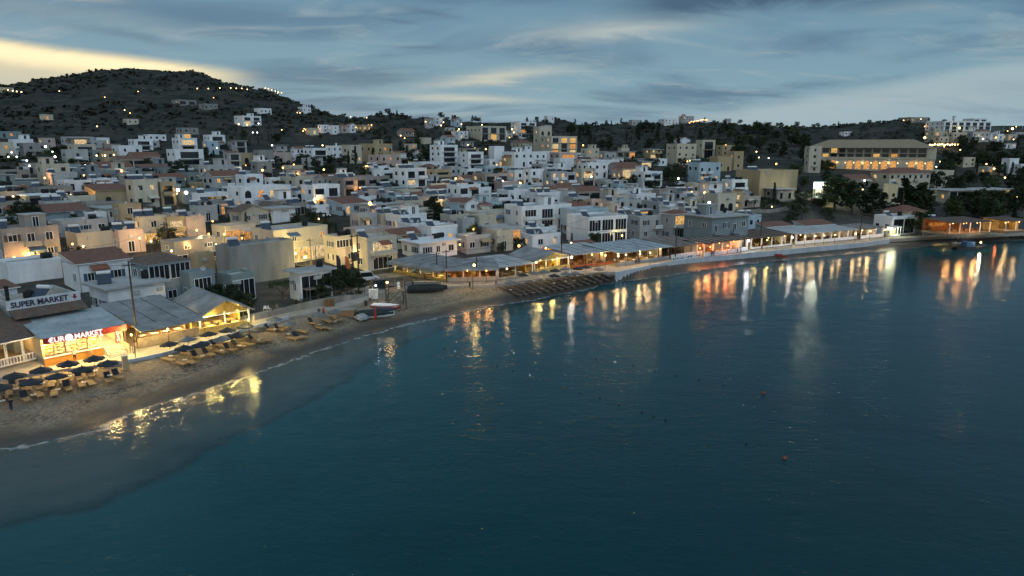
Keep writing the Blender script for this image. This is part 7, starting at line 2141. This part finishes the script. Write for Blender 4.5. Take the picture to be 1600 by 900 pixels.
# lit glass kiosk on the slope, lit glass shop by the sea wall
def glass_box(x0, x1, yt, yb, label, name, col, pw, strength):
    c, rz, W, D, zb, H, rc, a = place_box(x0, x1, yt, yb, .7)
    t = thing(name, label, 'kiosk' if 'kiosk' in name else 'shop', (c[0], c[1], zb), rz); PLACED.append((c, rz, W, D, label, zb, H))
    MB().box(-W / 2, W / 2, -D / 2, D / 2, -1.5, .3).build('base', M_WHITE, t); MB().box(-W / 2 - .2, W / 2 + .2, -D / 2 - .2, D / 2 + .2, H - .3, H).build('roof', M_WHITE, t)
    MB().box(-W / 2, W / 2, D / 2 - .15, D / 2, .3, H - .3).build('back_wall', mat('kiosk_wall', (.6, .62, .5), .8), t)
    f = MB()
    for i in range(4):
        x = -W / 2 + .06 + (W - .12) * i / 3; f.box(x - .06, x + .06, -D / 2, -D / 2 + .1, .3, H - .3)
    for y in (0, D / 2 - .2):
        for s in (-1, 1): f.box(s * W / 2 - .06, s * W / 2 + .06, y - .06, y + .06, .3, H - .3)
    f.build('frame', M_WHITE, t)
    put(MB().box(-W / 2 + .3, W / 2 - .3, D / 2 - .8, D / 2 - .2, .3, H * .6).mesh('shelf', M_GOODS), 'shelf', t)
    for i in range(3):
        b = put(MB().box(-.5, .5, -.08, .08, -.05, 0).mesh('tube_lamp', glow('tube_' + name, col, 18)), 'tube_lamp', t, (-W / 2 + W * (i + .5) / 3, 0, H - .35)); lamp_light('light', b, (0, 0, -.25), col, pw, .3)
glass_box(1270, 1288, 284, 311, 'tall lit glass kiosk glowing white green before the large hotel', 'glass_kiosk', (.95, 1, .72), 2600, 18)
glass_box(1385, 1405, 354, 371, 'cube shaped glass shop glowing pale green near the sea wall end', 'glass_shop', (.95, .95, .55), 260, 18)
for x, y, rz_, l_ in ((278, 300, .3, 'left white lit street panel over the planter terrace'), (291, 304, .3, 'right white lit street panel over the planter terrace')):
    q = hit(x, y + 14); h = elev_z(x, y - 4, math.hypot(q.x, q.y)) - q.z
    t = thing('lit_panel', l_, 'sign', q, smooth_tangent(q.x, q.y)); MB().tube((0, .1, -.3), (0, .1, h), .06, n=5).build('post', M_METAL, t); MB().box(-.8, .8, -.06, .06, h - .7, h + .2).build('panel', glow('panel_white', (.9, .95, 1), 2.5), t)
# big hillside tent by the hotel
q = hit(280, 262); t = thing('white_tent', 'low white tent roof before the balconied white hotel', 'tent', q, .1)
m = MB(); m.lathe([(5.5, 1.0), (3.0, 1.5), (.2, 3.2)], 10); m.build('roof', CANVAS['canvas_white'], t)
for k in range(6): MB().tube((5 * math.cos(k), 5 * math.sin(k), -.4), (5 * math.cos(k), 5 * math.sin(k), 1.1), .07, n=5).build('post', M_WHITE, t)

# ------------------------------------------------------------------ buoys
BU_ = MB(); BU_.lathe([(.05, -.3), (.3, -.15), (.36, .1), (.25, .38), (.06, .5)], 10)
BT_ = MB(); BT_.tube((0, 0, .48), (0, 0, .95), .035, n=5)
BUOY = (BU_.mesh('float', mat('buoy_orange', (.20, .06, .035), .5, .08)), BT_.mesh('staff', M_BLACK))
for x, y, l_ in ((1193, 615, 'orange buoy alone on the dark water further from the camera'), (1226, 717, 'orange buoy alone on the dark water nearest the camera')):
    p = on_plane(x, y, 0); t = thing('buoy', l_, 'buoy', (*p, 0), 0); t.scale = (.62,) * 3; put(BUOY[0], 'float', t); put(BUOY[1], 'staff', t)
SM = MB(); SM.lathe([(.03, -.12), (.10, -.05), (.12, .04), (.08, .12), (.02, .15)], 8)
SMB = {c: SM.mesh('small_buoy', mm) for c, mm in (('d', M_BLACK), ('w', M_WHITE), ('o', mat('buoy_orange', (.42, .12, .05))))}
for x, y, c_ in ((721, 516, 'd'), (695, 545, 'd'), (711, 549, 'w'), (731, 557, 'w'), (754, 564, 'd'), (777, 572, 'd'), (801, 580, 'd'), (828, 587, 'w'), (851, 595, 'o'), (881, 607, 'o'), (907, 614, 'd'), (937, 622, 'd'), (967, 633, 'd'), (1003, 645, 'd'), (1021, 652, 'd'), (1040, 657, 'd'), (931, 560, 'd'), (961, 566, 'w'), (989, 571, 'd'), (1023, 580, 'd'), (1056, 587, 'd'), (1092, 594, 'd'), (1131, 602, 'd'), (1166, 694, 'd'), (803, 552, 'w')):
    p = on_plane(x, y, 0); tag(put(SMB[c_], 'small_buoy', None, (*p, 0)), {'d': 'tiny dark buoy', 'w': 'tiny white buoy', 'o': 'tiny orange buoy'}[c_] + ' in the loose lines marking the swimming water', 'buoy', {'d': 'dark', 'w': 'white', 'o': 'orange'}[c_] + ' swimming line buoys')
